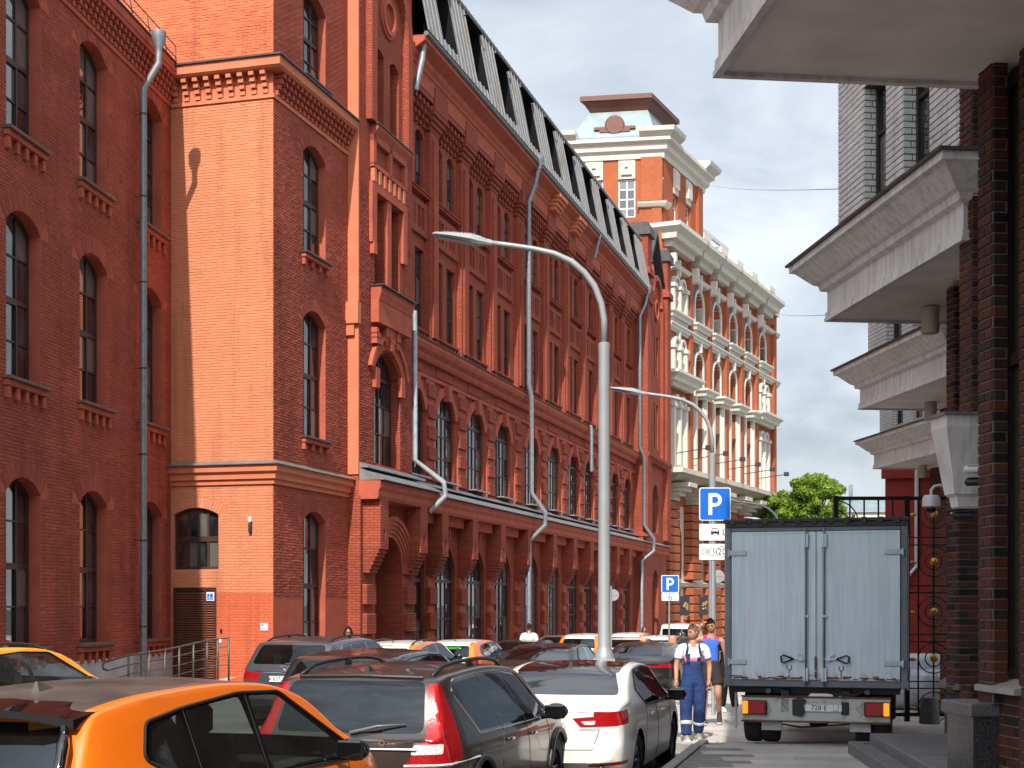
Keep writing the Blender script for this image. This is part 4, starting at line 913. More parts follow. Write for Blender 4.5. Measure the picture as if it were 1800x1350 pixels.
for i, c in enumerate((2.4, 7.0)):
    t_ = thing('shop_sign', ('black shop sign with a gold emblem nearest the red factory', 'black shop sign with a gold emblem behind the blue parking sign post')[i], 'sign', (10.7, 101, 0), A_O)
    b = MB(); b.cbox(c - .9, c + .9, -.95, -.75, .9, 2.3, .03); o = b.build('panel', m_dkframe, t_)
    b = MB()
    for k in range(9): b.sphere((c + random.uniform(-.5, .5), -.96, 1.6 + random.uniform(-.3, .3)), .16, 7, 5, (1.4, .3, .6))
    b.build('emblem', plain('gold leaf', (.75, .5, .15), .3, .7, var=.1), o, True)
# mansard with standing seams, set back
b = MB(); b.ext([(1.2, 28.4), (4.2, 34.0), (9, 34.0), (9, 28.4)], 9.6, LO - 2, 'x'); mr = b.build('mansard_roof', m_zinc, orn)
b = MB()
for i in range(40): x = 9.9 + i * .52; b.ext([(1.1, 28.4), (1.2, 28.4), (4.2, 34.0), (4.1, 34.05)], x - .04, x + .04, 'x')
b.box(9.5, LO - 1.9, 4.0, 9, 34.0, 34.35); b.build('seam', plain('white seam', (.6, .63, .62), .5, .2, var=.1), mr)
# tower over the corner; its camera-side face is turned a little
TWA = R(-9.2) - A_O
TW = Matrix.Rotation(TWA, 4, 'Z')      # local x along the camera-facing side, ending at the corner (0,0)
b = MB(); b.M = TW
fh = [(-3.15, -1.95, 29.3, 32.0, 0), (-5.5, -4.25, 29.3, 32.0, 0)]; TWL = 7.8
b = MB(); b.M = TW; wall(b, -TWL, 0, -2, 33.6, fh, 0, .3); b.box(-TWL, -TWL + .1, .01, 9, 20, 33.6); b.build('tower_wall', m_obrick, orn)
b = MB(); wall(b, 0, 9.5, 28.0, 33.6, [(2.2, 3.3, 28.6, 31.4, 0), (5.2, 6.3, 28.6, 31.4, 0)], -.05, .3); b.box(9.3, 9.5, -.05, 9, 28, 33.6); b.box(7.6, 8.6, -.3, .0, 28, 33.4); b.build('tower_wall', m_obrick, orn)
for h in ((2.2, 3.3, 28.6, 31.4, 0), (5.2, 6.3, 28.6, 31.4, 0)):
    window(orn, h, .15, (.5,), (29.5, 30.6), m_wframe, m_glass, .08, .06, panes=False)
    b = MB(); b.box(h[0], h[1], -.12, 0, 31.5, 33.3); b.box(h[0] + .1, h[1] - .1, -.26, 0, 31.9, 33.1); b.build('cream_panel', m_whitestone, orn)
for h in fh:
    window(orn, h, .12, (.5,), (29.95, 30.6, 31.3), m_wframe, m_glass, .08, .09, M=TW)
    b = MB(); b.M = TW; b.box(h[0], h[1], -.05, .02, 32.03, 33.4); b.box(h[0] + .2, h[1] - .22, -.2, .0, 32.3, 33.15); b.build('cream_panel', m_cream, orn)
    b = MB(); b.M = TW; b.box(h[0] + .47, h[1] - .5, -.215, -.2, 32.72, 32.84); b.build('slot', m_dkframe, orn)
b = MB(); b.M = TW; b.box(-1.65, -.06, -.22, .02, 15, 29.9); b.box(-1.55, -.03, -.14, .02, 30.4, 33.5); b.box(-.75, -.06, -.30, -.2, 15, 29.9); b.build('tower_pilaster', m_obrick, orn)
b = MB(); b.M = TW; b.sweep([(.0, 29.85), (.2, 29.9), (.32, 30.1), (.36, 30.25), (0, 30.35)], [(-1.75, -.2), (.05, -.2), (.3, .5)]); b.build('pilaster_capital', m_cream, orn)
pth = [(TW @ Vector((-TWL, 0, 0))).to_2d(), Vector((0, 0)), Vector((9.6, 0)), Vector((9.6, 6))]
b = MB(); b.sweep([(0, 33.4), (.12, 33.4), (.18, 33.75), (.4, 33.95), (.45, 34.3), (.75, 34.5), (.75, 34.75), (0, 34.9)], pth); b.build('tower_cornice', m_whitestone, orn)
c0 = Vector((0, 0)); u = (TW @ Vector((1, 0, 0))).to_2d()
for q in ([c0 - u * 1.6, c0, Vector((1.8, 0))], [Vector((7.9, 0)), Vector((9.6, 0)), Vector((9.6, 2.0))], [c0 - u * TWL, c0 - u * 6.1]):
    b = MB(); b.sweep([(.2, 34.75), (.75, 34.76), (1.1, 35.05), (1.18, 35.35), (-.6, 35.5), (-.6, 34.75)], q); b.build('corner_crown', m_whitestone, orn)
B4 = [c0 - u * TWL, c0, Vector((9.6, 0)), Vector((9.6, 0)) - u * TWL]
def fr(i, d):
    cen = sum((Vector(p) for p in B4), Vector((0, 0))) / 4; return B4[i] + (cen - B4[i]) * d
def frust(b, d0, z0, d1, z1):
    P = [(*fr(i, d0), z0) for i in range(4)] + [(*fr(i, d1), z1) for i in range(4)]
    b.add(P, [(0, 1, 5, 4), (1, 2, 6, 5), (2, 3, 7, 6), (3, 0, 4, 7), (4, 5, 6, 7)])
b = MB(); frust(b, .0, 34.8, .20, 35.4); frust(b, .20, 35.4, .46, 37.6); b.build('tower_roof', m_zinc, orn)
b = MB(); frust(b, .48, 37.5, .36, 38.3); frust(b, .33, 38.3, .33, 38.65); P = [(*fr(i, .33), 38.3) for i in range(4)]; b.add(P, [(0, 1, 2, 3)]); b.build('tower_cap', m_brownmetal, orn)
rc = (fr(0, .3) + fr(1, .3)) / 2; TC = Matrix.Translation((rc.x, rc.y, 36.3)) @ TW
b = MB(); b.M = TC; b.lathe([(.001, -.35), (.62, -.35), (.72, -.3), (.72, 1.0)], (0, 0, 0), 24, 'y'); b.build('round_louvre', m_brownmetal, orn)
b = MB(); b.M = TC; b.box(-1.5, 1.5, -.3, .8, -.3, -.1); b.box(-1.1, 1.1, -.33, .8, -.5, -.3); b.build('louvre_ledge', m_brownmetal, orn)

# ------------------------------------------------------------------ background right: red house, pale house, trees
redh = thing('red_house', 'plain bright red brick house with white downpipe behind the black gate', 'building', (W(1556, 47), 47, 0), R(-17))
b = MB(); wall(b, 0, 9, -2, 6.6, [(2.2, 3.2, 2.0, 4.0, .1)], 0, .2); b.box(0, .02, 0, 8, -2, 6.6); b.box(-.12, 9, -.15, 0, 5.9, 6.3); b.build('wall', brick_tex('bright red brick', (.30, .04, .03), (.25, .032, .026), .8, stain=.1), redh)
window(redh, (2.2, 3.2, 2.0, 4.0, .1), .1, (.5,), (3.2,), m_wframe, m_glass, panes=False)
b = MB(); b.box(-.2, 9, -.3, 8, 6.6, 6.75); b.build('roof', m_flash, redh)
b = MB(); b.tube([(1.0, -.12, 6.6), (1.0, -.12, 3.0), (.5, -.16, 2.4), (.5, -.12, -.8)], .07, 10); b.build('downpipe', plain('white pipe', (.6, .62, .65), .4, .3, var=.1), redh)
pale = thing('pale_house', 'pale classical house with metal roof far behind the tree', 'building', (W(1462, 170), 170, 0), R(0))
b = MB(); b.box(-2, 14, 0, 10, -3, 12.0); b.box(-2.3, 14.3, -.5, 10, 12.0, 12.6); b.build('wall', m_cream, pale)
for i in range(5):
    window(pale, (-.5 + i * 2.4, .7 + i * 2.4, 8.2, 10.8, .5), -.03, (.5,), (9.6,), m_wframe, m_glass, panes=False)
b = MB(); b.ext([(-.8, 12.6), (4, 14.6), (9, 14.6), (10, 12.6)], -2.3, 14.3, 'x'); b.tube([(3, 3, 14), (3, 3, 16.2)], .25, 6); b.tube([(9, 3, 14), (9, 3, 16.6)], .2, 6); b.build('roof', m_zinc, pale)
m_bark = plain('bark', (.07, .05, .035), .9, var=.3, bump=.5, bsc=20)
def leafmat(name, c):
    t = NT(name); t.set(Roughness=.5, Specular_IOR_Level=.3); r = t.new('NewGeometry').outputs['Random Per Island']
    t.col(t.ramp(r, [(0, tuple(x * .55 for x in c)), (.5, c), (1, tuple(min(1, x * 1.5) for x in c))]))
    tr = t.new('BsdfTranslucent'); tr.inputs[0].default_value = (c[0] * 1.6, c[1] * 1.8, c[2] * .8, 1); mxs = t.new('MixShader'); mxs.inputs[0].default_value = .35
    t.l(t.b.outputs[0], mxs.inputs[1]); t.l(tr.outputs[0], mxs.inputs[2]); t.l(mxs.outputs[0], t.out.inputs[0]); return t.m
m_leaf = leafmat('tree leaf', (.17, .25, .03))
def tree(name, label, x, y, z0, h, rad, nclump, nleaf, leaf, seed, group='trees behind the fence'):
    rnd = random.Random(seed); t = thing(name, label, 'tree', (x, y, z0), rnd.random() * 6, group)
    b = MB(); b.tube([(0, 0, -.3), (.05, .1, h * .25), (-.1, .05, h * .5), (.05, 0, h * .85)], [rad * .09, rad * .07, rad * .05, rad * .015], 8)
    cl = []
    for i in range(nclump):
        a, e = rnd.uniform(0, 6.28), rnd.uniform(-.5, 1); q = rad * (1 - .35 * max(0, e)) * rnd.uniform(.3, 1.12)
        c = Vector((q * math.cos(a), q * math.sin(a), h * .62 + e * h * .34)); cl.append((c, rad * rnd.uniform(.10, .25)))
        b.tube([(0, 0, h * rnd.uniform(.25, .55)), tuple(c * .55 + Vector((0, 0, h * .22))), tuple(c)], [rad * .035, rad * .02, rad * .008], 5)
    b.build('trunk', m_bark, t)
    N = nclump * nleaf; ci = np.array([rnd.randrange(nclump) for _ in range(N)]); g = np.random.RandomState(seed)
    d = g.normal(size=(N, 3)); d /= np.linalg.norm(d, axis=1)[:, None]; rr = g.uniform(.35, 1.0, N) ** .5
    C = np.array([tuple(c[0]) for c in cl])[ci] + d * (rr * np.array([c[1] for c in cl])[ci])[:, None] * np.array([1, 1, .8])
    n1 = g.normal(size=(N, 3)); n1 /= np.linalg.norm(n1, axis=1)[:, None]; n2 = np.cross(n1, d + .01); n2 /= np.linalg.norm(n2, axis=1)[:, None] + 1e-6
    s = leaf * g.uniform(.6, 1.3, (N, 1)); V = np.stack([C - n1 * s, C + n2 * s * .45, C + n1 * s, C - n2 * s * .45], 1).reshape(-1, 3)
    me = bpy.data.meshes.new('crown'); me.from_pydata(V.tolist(), [], [(4 * i, 4 * i + 1, 4 * i + 2, 4 * i + 3) for i in range(N)]); me.materials.append(m_leaf)
    inst('crown', me, t)
tree('leafy_tree', 'bright green leafy tree beyond the truck, left of the black gate', W(1420, 120), 120, -1.8, 14.6, 3.7, 105, 260, .19, 3)
tree('leafy_tree', 'smaller green tree seen through the top of the gate', W(1500, 112), 112, -1.8, 9.8, 3.0, 40, 300, .17, 5)
tree('leafy_tree', 'green tree showing between the big tree and the pale house', W(1466, 150), 150, -2, 12.2, 4.2, 40, 300, .2, 9)
# ------------------------------------------------------------------ cars
def paint(name, col, metal=.0, rough=.35, flake=0., coat=.6, dust=.12):
    t = NT(name); t.set(Roughness=rough, Metallic=metal, Coat_Weight=coat, Coat_Roughness=.04)
    c = t.mix(t.math('MULTIPLY', t.ramp(t.noise(1.8, 6, .6), [(.35, 0.), (.75, 1.)]), dust), tuple(col), (.22, .19, .16))
    c = t.mix(t.new('NewGeometry').outputs['Backfacing'], c, (.012, .012, .013)); t.col(c)
    if flake: t.bump(t.noise(900, 2), flake, .0005)
    return t.m
def carglass(name, tint, fres=1.5, haze=0.):
    t = NT(name); tr = t.new('BsdfTransparent'); tr.inputs[0].default_value = (*tint, 1)
    gl = t.new('BsdfGlossy'); gl.inputs['Roughness'].default_value = .015; gl.inputs[0].default_value = (.80, .90, 1, 1)
    fr_ = t.new('Fresnel'); fr_.inputs[0].default_value = fres; m1 = t.new('MixShader'); t.l(t.math('MULTIPLY', fr_.outputs[0], t.math('SUBTRACT', 1., t.new('NewGeometry').outputs['Backfacing'])), m1.inputs[0]); t.l(tr.outputs[0], m1.inputs[1]); t.l(gl.outputs[0], m1.inputs[2])
    last = m1.outputs[0]
    if haze:
        df = t.new('BsdfDiffuse'); df.inputs[0].default_value = (.5, .47, .42, 1); m2 = t.new('MixShader')
        t.l(t.math('MULTIPLY', t.ramp(t.noise(2.2, 7, .7), [(.25, .3), (.7, 1.)]), haze), m2.inputs[0]); t.l(last, m2.inputs[1]); t.l(df.outputs[0], m2.inputs[2]); last = m2.outputs[0]
    t.l(last, t.out.inputs[0]); return t.m
m_cg = carglass('car glass', (.68, .76, .72), 1.55, .03); m_cgd = carglass('tinted car glass', (.10, .11, .115), 1.6, .015); m_cgdust = carglass('dusty car glass', (.09, .10, .105), 1.55, .015)
m_black = plain('black plastic', (.012, .012, .013), .45, var=.2); m_gloss = plain('gloss black', (.006, .006, .007), .08, var=0, spec=.6, coat=1)
m_rubber = plain('tyre rubber', (.018, .018, .018), .85, var=.25, vsc=8, bump=.2); m_alloy = plain('alloy rim', (.35, .36, .37), .3, .85, var=.1); m_alloyd = plain('dark alloy rim', (.10, .10, .105), .35, .8, var=.1)
m_chrome = plain('bright trim', (.62, .63, .65), .15, 1., var=.05); m_seat = plain('dark upholstery', (.02, .02, .022), .8, var=.15)
def lens(name, col, cells=70):
    t = NT(name); t.set(Roughness=.25, Coat_Weight=.6, Coat_Roughness=.03, Specular_IOR_Level=.4)
    v = t.new('TexVoronoi'); v.inputs['Scale'].default_value = cells; t.l(t.coord(), v.inputs['Vector'])
    t.col(t.ramp(v.outputs[0], [(0, tuple(min(1, c * 1.5) for c in col)), (.6, col)])); t.bump(v.outputs[0], .25, .004); return t.m
m_red = lens('red lens', (.32, .004, .006)); m_amber = lens('amber lens', (.75, .16, .01)); m_amber.node_tree.nodes['Principled BSDF'].inputs['Emission Color'].default_value = (1, .42, .03, 1); m_amber.node_tree.nodes['Principled BSDF'].inputs['Emission Strength'].default_value = .7; m_clear = lens('clear lens', (.55, .55, .56), 50); m_redstrip = lens('red strip', (.30, .006, .01))
m_plate = plain('plate white', (.72, .73, .74), .4, var=.05); m_ink = plain('plate ink', (.01, .01, .01), .5, var=0)
def pchip(pts):
    P = sorted(pts); X = [p[0] for p in P]; Y = [p[1] for p in P]; n = len(X)
    d = [(Y[i + 1] - Y[i]) / max(1e-9, X[i + 1] - X[i]) for i in range(n - 1)]; m = [d[0]] + [0 if d[i - 1] * d[i] <= 0 else 2 * d[i - 1] * d[i] / (d[i - 1] + d[i]) for i in range(1, n - 1)] + [d[-1]]
    def f(x):
        if x <= X[0]: return Y[0]
        if x >= X[-1]: return Y[-1]
        i = max(k for k in range(n - 1) if X[k] <= x); h = X[i + 1] - X[i]; t = (x - X[i]) / h
        return (2 * t ** 3 - 3 * t * t + 1) * Y[i] + (t ** 3 - 2 * t * t + t) * h * m[i] + (-2 * t ** 3 + 3 * t * t) * Y[i + 1] + (t ** 3 - t * t) * h * m[i + 1]
    return f
def inpoly(x, y, P):
    c = False; n = len(P)
    for i in range(n):
        x0, y0_ = P[i]; x1, y1 = P[i - 1]
        if (y0_ > y) != (y1 > y) and x < (x1 - x0) * (y - y0_) / (y1 - y0_) + x0: c = not c
    return c
def rounded(P, r=.04, n=3):
    out = []; m = len(P)
    for i in range(m):
        a, b_, c = Vector(P[i - 1]), Vector(P[i]), Vector(P[(i + 1) % m]); u, v = (a - b_), (c - b_); q = min(r, u.length * .45, v.length * .45)
        p0, p1 = b_ + u.normalized() * q, b_ + v.normalized() * q
        out += [tuple(p0 * (1 - t) ** 2 + b_ * 2 * t * (1 - t) + p1 * t * t) for t in [k / n for k in range(n + 1)]]
    return out
SIDE, REAR, FRONT, TOP = 'side', 'rear', 'front', 'top'
class Body:
    def __init__(s, sp, ny=80, sub=3):
        s.sp = sp; L, Wd = sp['L'], sp['W']; top, belt, bot = pchip(sp['top']), pchip(sp['belt']), pchip(sp.get('bot', [(0, .42), (.25, .26), (.8, .22), (L - .8, .2), (L - .2, .22), (L, .35)]))
        e = sp.get('round', .10); tum = sp.get('tumble', .34); s.L = L
        ys = [L * (t - .62 * math.sin(2 * math.pi * t) / (2 * math.pi)) for t in [i / ny for i in range(ny + 1)]]
        rings = []
        for y in ys:
            u = min(y, L - y); w_ = Wd * (1 - sp.get('taper', .07) * max(0, 1 - u / .9) ** 2) * (1 - .09 * max(0, 1 - u / e) ** 2)
            zb, zt, zr = bot(y), belt(y), top(y); zt = min(zt, zr - .02); h = zr - zt; wr = .955 * w_ - tum * max(0, h - .05); d = min(.085, .34 * h)
            C = [(0, zb), (.6 * w_, zb), (.93 * w_, zb + .015), (.985 * w_, zb + .12), (w_, zb + .45 * (zt - zb)), (.992 * w_, zb + .80 * (zt - zb)), (.955 * w_, zt),
                 ((.955 * w_ + wr) / 2 + .02 * h, zt + .46 * (h - d)), (wr, zr - d), (wr * .92, zr - d * .36), (wr * .56, zr - .012 - .01 * h), (0, zr)]
            ring = []; n = len(C)
            for i in range(n - 1):
                p0 = C[i - 1] if i else (2 * C[0][0] - C[1][0], C[0][1]); p1, p2 = C[i], C[i + 1]; p3 = C[i + 2] if i + 2 < n else (-C[n - 2][0], C[n - 2][1])
                for k in range(sub):
                    t = k / sub
                    f = lambda a, b_, c, d_: .5 * (2 * b_ + (c - a) * t + (2 * a - 5 * b_ + 4 * c - d_) * t * t + (3 * b_ - a - 3 * c + d_) * t ** 3)
                    ring.append((max(0, f(p0[0], p1[0], p2[0], p3[0])), f(p0[1], p1[1], p2[1], p3[1])))
            ring.append(C[-1]); rings.append(ring)
        kr, kf, bp = sp.get('bow', .16), sp.get('bowf', .3), sp.get('bumper', .05)
        def warp(x, y, z):
            a = max(0, 1 - y / .9) ** 2; c = max(0, 1 - (L - y) / 1.1) ** 2; q = (x / Wd) ** 2
            o = kr * q * a - kf * q * c
            zz = max(0, min(1, (.66 - z) / .06)); o += -bp * zz * max(0, 1 - y / .35) + bp * zz * max(0, 1 - (L - y) / .35)
            return (x, y + o, z)
        m = len(rings[0]); bm = bmesh.new(); V = []
        for y, r in zip(ys, rings):
            row = [bm.verts.new(warp(-x, y, z)) for x, z in r[:0:-1]]; row = [bm.verts.new(warp(0, y, r[0][1]))] + [bm.verts.new(warp(x, y, z)) for x, z in r[1:-1]] + [bm.verts.new(warp(0, y, r[-1][1]))]
            lf = [row[0]] + [bm.verts.new(warp(-x, y, z)) for x, z in r[1:-1]] + [row[-1]]; V.append((row, lf))
        for v in [v for v in bm.verts if not v.link_faces and all(v not in a and v not in b_ for a, b_ in ())]: pass
        for (r0, l0), (r1, l1) in zip(V, V[1:]):
            for i in range(m - 1):
                bm.faces.new((r0[i], r0[i + 1], r1[i + 1], r1[i])); bm.faces.new((l0[i + 1], l0[i], l1[i], l1[i + 1]))
        for k, y in ((0, ys[0]), (-1, ys[-1])):    # end caps as grids, bowed in plan
            r = rings[k]; rr, ll = V[k]; NX = 8; grid = []
            for i in range(m):
                if i in (0, m - 1): grid.append([rr[i]] * (NX + 1)); continue
                x, z = r[i]; grid.append([ll[i]] + [bm.verts.new(warp(x * (2 * j / NX - 1), y, z)) for j in range(1, NX)] + [rr[i]])
            for i in range(m - 1):
                for j in range(NX):
                    f = []
                    for v in ((grid[i][j], grid[i][j + 1], grid[i + 1][j + 1], grid[i + 1][j])):
                        if v not in f: f.append(v)
                    if len(f) > 2: bm.faces.new(f)
        bmesh.ops.delete(bm, geom=[v for v in bm.verts if not v.link_faces], context='VERTS')
        bmesh.ops.recalc_face_normals(bm, faces=bm.faces); s.z = bm.faces.layers.int.new('zone'); s.bm = bm; bm.normal_update()
        s.bvh = BVHTree.FromBMesh(bm); s.names = {}
    def pred(s, d, sign):
        if d == SIDE: return lambda f, c: c.x * sign > .3 and f.normal.x * sign > .3
        if d == REAR: return lambda f, c: c.y < s.L * .48 and f.normal.y < -.12
        if d == FRONT: return lambda f, c: c.y > s.L * .5 and f.normal.y > .12
        return lambda f, c: f.normal.z > .25 and c.z > .5
    def zone(s, name, poly, d=SIDE, signs=(1, -1), r=.04, over=None):
        if r: poly = rounded(poly, r)
        zid = s.names.setdefault(name, len(s.names) + 1); ax = {SIDE: (1, 2), REAR: (0, 2), FRONT: (0, 2), TOP: (0, 1)}[d]; prj = {SIDE: Vector((1, 0, 0)), REAR: Vector((0, 1, 0)), FRONT: Vector((0, 1, 0)), TOP: Vector((0, 0, 1))}[d]
        for sg in (signs if d == SIDE else ((1, -1) if signs == 'mirror' else (1,))):
            P = poly if (d == SIDE or sg == 1) else [(-a, b_) for a, b_ in poly]
            lo = (min(p[0] for p in P), min(p[1] for p in P)); hi = (max(p[0] for p in P), max(p[1] for p in P)); pr = s.pred(d, sg)
            def near(f):
                if over is not None and f[s.z] not in over: return False
                c = f.calc_center_median()
                if not pr(f, c): return False
                a = [v.co[ax[0]] for v in f.verts]; b_ = [v.co[ax[1]] for v in f.verts]
                return max(a) > lo[0] and min(a) < hi[0] and max(b_) > lo[1] and min(b_) < hi[1]
            for i in range(len(P)):
                p, q = P[i - 1], P[i]
                co = Vector((0, 0, 0)); co[ax[0]], co[ax[1]] = p; dr = Vector((0, 0, 0)); dr[ax[0]], dr[ax[1]] = q[0] - p[0], q[1] - p[1]
                if dr.length < 1e-5: continue
                fs = [f for f in s.bm.faces if near(f)]; g = set(fs)
                for f in fs: g.update(f.edges); g.update(f.verts)
                bmesh.ops.bisect_plane(s.bm, geom=list(g), dist=1e-5, plane_co=co, plane_no=dr.cross(prj))
            for f in s.bm.faces:
                if near(f):
                    c = f.calc_center_median()
                    if inpoly(c[ax[0]], c[ax[1]], P): f[s.z] = zid
        return poly
    def hit(s, a, b_, d=SIDE, sign=1):
        """point of the body seen from the side / rear / top at those two coordinates"""
        if d == SIDE: o, v = Vector((sign * 3, a, b_)), Vector((-sign, 0, 0))
        elif d == REAR: o, v = Vector((a, -3, b_)), Vector((0, 1, 0))
        elif d == FRONT: o, v = Vector((a, s.L + 3, b_)), Vector((0, -1, 0))
        else: o, v = Vector((a, b_, 4)), Vector((0, 0, -1))
        h = s.bvh.ray_cast(o, v); return (h[0], h[1]) if h[0] is not None else (None, None)
    def line(s, pts, d=SIDE, sign=1, off=.0, close=False, step=.05):
        out = []; P = list(pts) + ([pts[0]] if close else [])
        for p, q in zip(P, P[1:]):
            n = max(1, int(math.dist(p, q) / step))
            for k in range(n): out.append((p[0] + (q[0] - p[0]) * k / n, p[1] + (q[1] - p[1]) * k / n))
        out.append(P[-1]); R_ = []
        for a, b_ in out:
            h, nrm = s.hit(a, b_, d, sign)
            if h is not None: R_.append(h + nrm * off)
        return R_
    def finish(s, parent, mats, thick=()):
        """zones become objects: zone 0 is the body"""
        bm = s.bm; bm.normal_update(); inv = {v: k for k, v in s.names.items()}; inv[0] = 'body'; res = {}
        vn = {v: v.normal.copy() for v in bm.verts}
        for zid, nm in inv.items():
            fs = [f for f in bm.faces if f[s.z] == zid]
            if nm == 'hole' or not fs: continue
            groups = [fs]
            if nm.split('@')[0] in ('side_window', 'tail_light', 'reversing_lamp', 'quarter_window'):
                groups = [[f for f in fs if f.calc_center_median().x > 0], [f for f in fs if f.calc_center_median().x <= 0]]
            for g in groups:
                if not g: continue
                idx = {}; vv = []; ff = []; nn = []
                for f in g:
                    for v in f.verts:
                        if v not in idx: idx[v] = len(vv); vv.append(v.co[:]); nn.append(vn[v])
                    ff.append([idx[v] for v in f.verts])
                me = bpy.data.meshes.new(nm.split('@')[0]); me.from_pydata(vv, [], ff); me.materials.append(mats[nm]); me.polygons.foreach_set('use_smooth', [True] * len(me.polygons)); me.update()
                me.normals_split_custom_set_from_vertices(nn)
                res[nm] = inst(nm.split('@')[0], me, parent)
        bm.free(); return res
def text_mesh(name, body, size, mat, depth=.002):
    cu = bpy.data.curves.new(name, 'FONT'); cu.body = body; cu.size = size; cu.extrude = depth; cu.align_x = 'CENTER'; cu.align_y = 'CENTER'; cu.resolution_u = 2
    o = bpy.data.objects.new(name, cu); COL.objects.link(o); dg = bpy.context.evaluated_depsgraph_get(); me = bpy.data.meshes.new_from_object(o.evaluated_get(dg)); bpy.data.objects.remove(o); bpy.data.curves.remove(cu)
    me.materials.clear(); me.materials.append(mat); me.name = name; return me
def number_plate(parent, M, txt, region='799'):
    b = MB(); b.cbox(-.26, .26, -.012, 0, -.056, .056, .004); p = b.build('number_plate', m_plate, parent); p.matrix_local = M
    b = MB()
    for q in ((-.252, .252, .046, .05), (-.252, .252, -.05, -.046), (-.252, -.248, -.05, .05), (.248, .252, -.05, .05), (.118, .122, -.05, .05)): b.box(q[0], q[1], -.0135, -.011, q[2], q[3])
    b.build('plate_border', m_ink, p)
    for s_, x, z, sz in ((txt, -.07, -.002, .095), (region, .185, .012, .07), ('RUS', .165, -.034, .026)):
        inst('plate_text', text_mesh('plate_text', s_, sz, m_ink, .001), p, (x, -.0135, z), (R(90), 0, 0))
    return p
WH = {}
def wheel_meshes(r, rim):
    if (r, rim.name) in WH: return WH[(r, rim.name)]
    b = MB(); b.lathe([(r * .62, -.10), (r * .9, -.112), (r * .98, -.09), (r, -.05), (r, .05), (r * .98, .09), (r * .9, .112), (r * .62, .10), (r * .62, -.10)], n=28, axis='x'); o = b.build('tyre', m_rubber, None, auto=50); t = o.data; bpy.data.objects.remove(o)
    b = MB(); b.lathe([(r * .66, -.1), (r * .64, .08), (r * .60, .085), (r * .58, -.02)], n=28, axis='x'); b.lathe([(.001, .05), (.05, .055), (.06, .03), (.06, -.06)], n=12, axis='x')
    for k in range(7):
        a = 2 * math.pi * k / 7
        for da in (-.10, .10): p = lambda q, x, dd: (x, q * math.cos(a + dd), q * math.sin(a + dd)); b.tube([p(.05, .04, da * .5), p(r * .61, .065, da)], [.018, .016], 5)
    b.lathe([(.001, -.05), (r * .55, -.05)], n=16, axis='x'); o = b.build('rim', rim, None, auto=50); m_ = o.data; bpy.data.objects.remove(o); WH[(r, rim.name)] = (t, m_); return WH[(r, rim.name)]
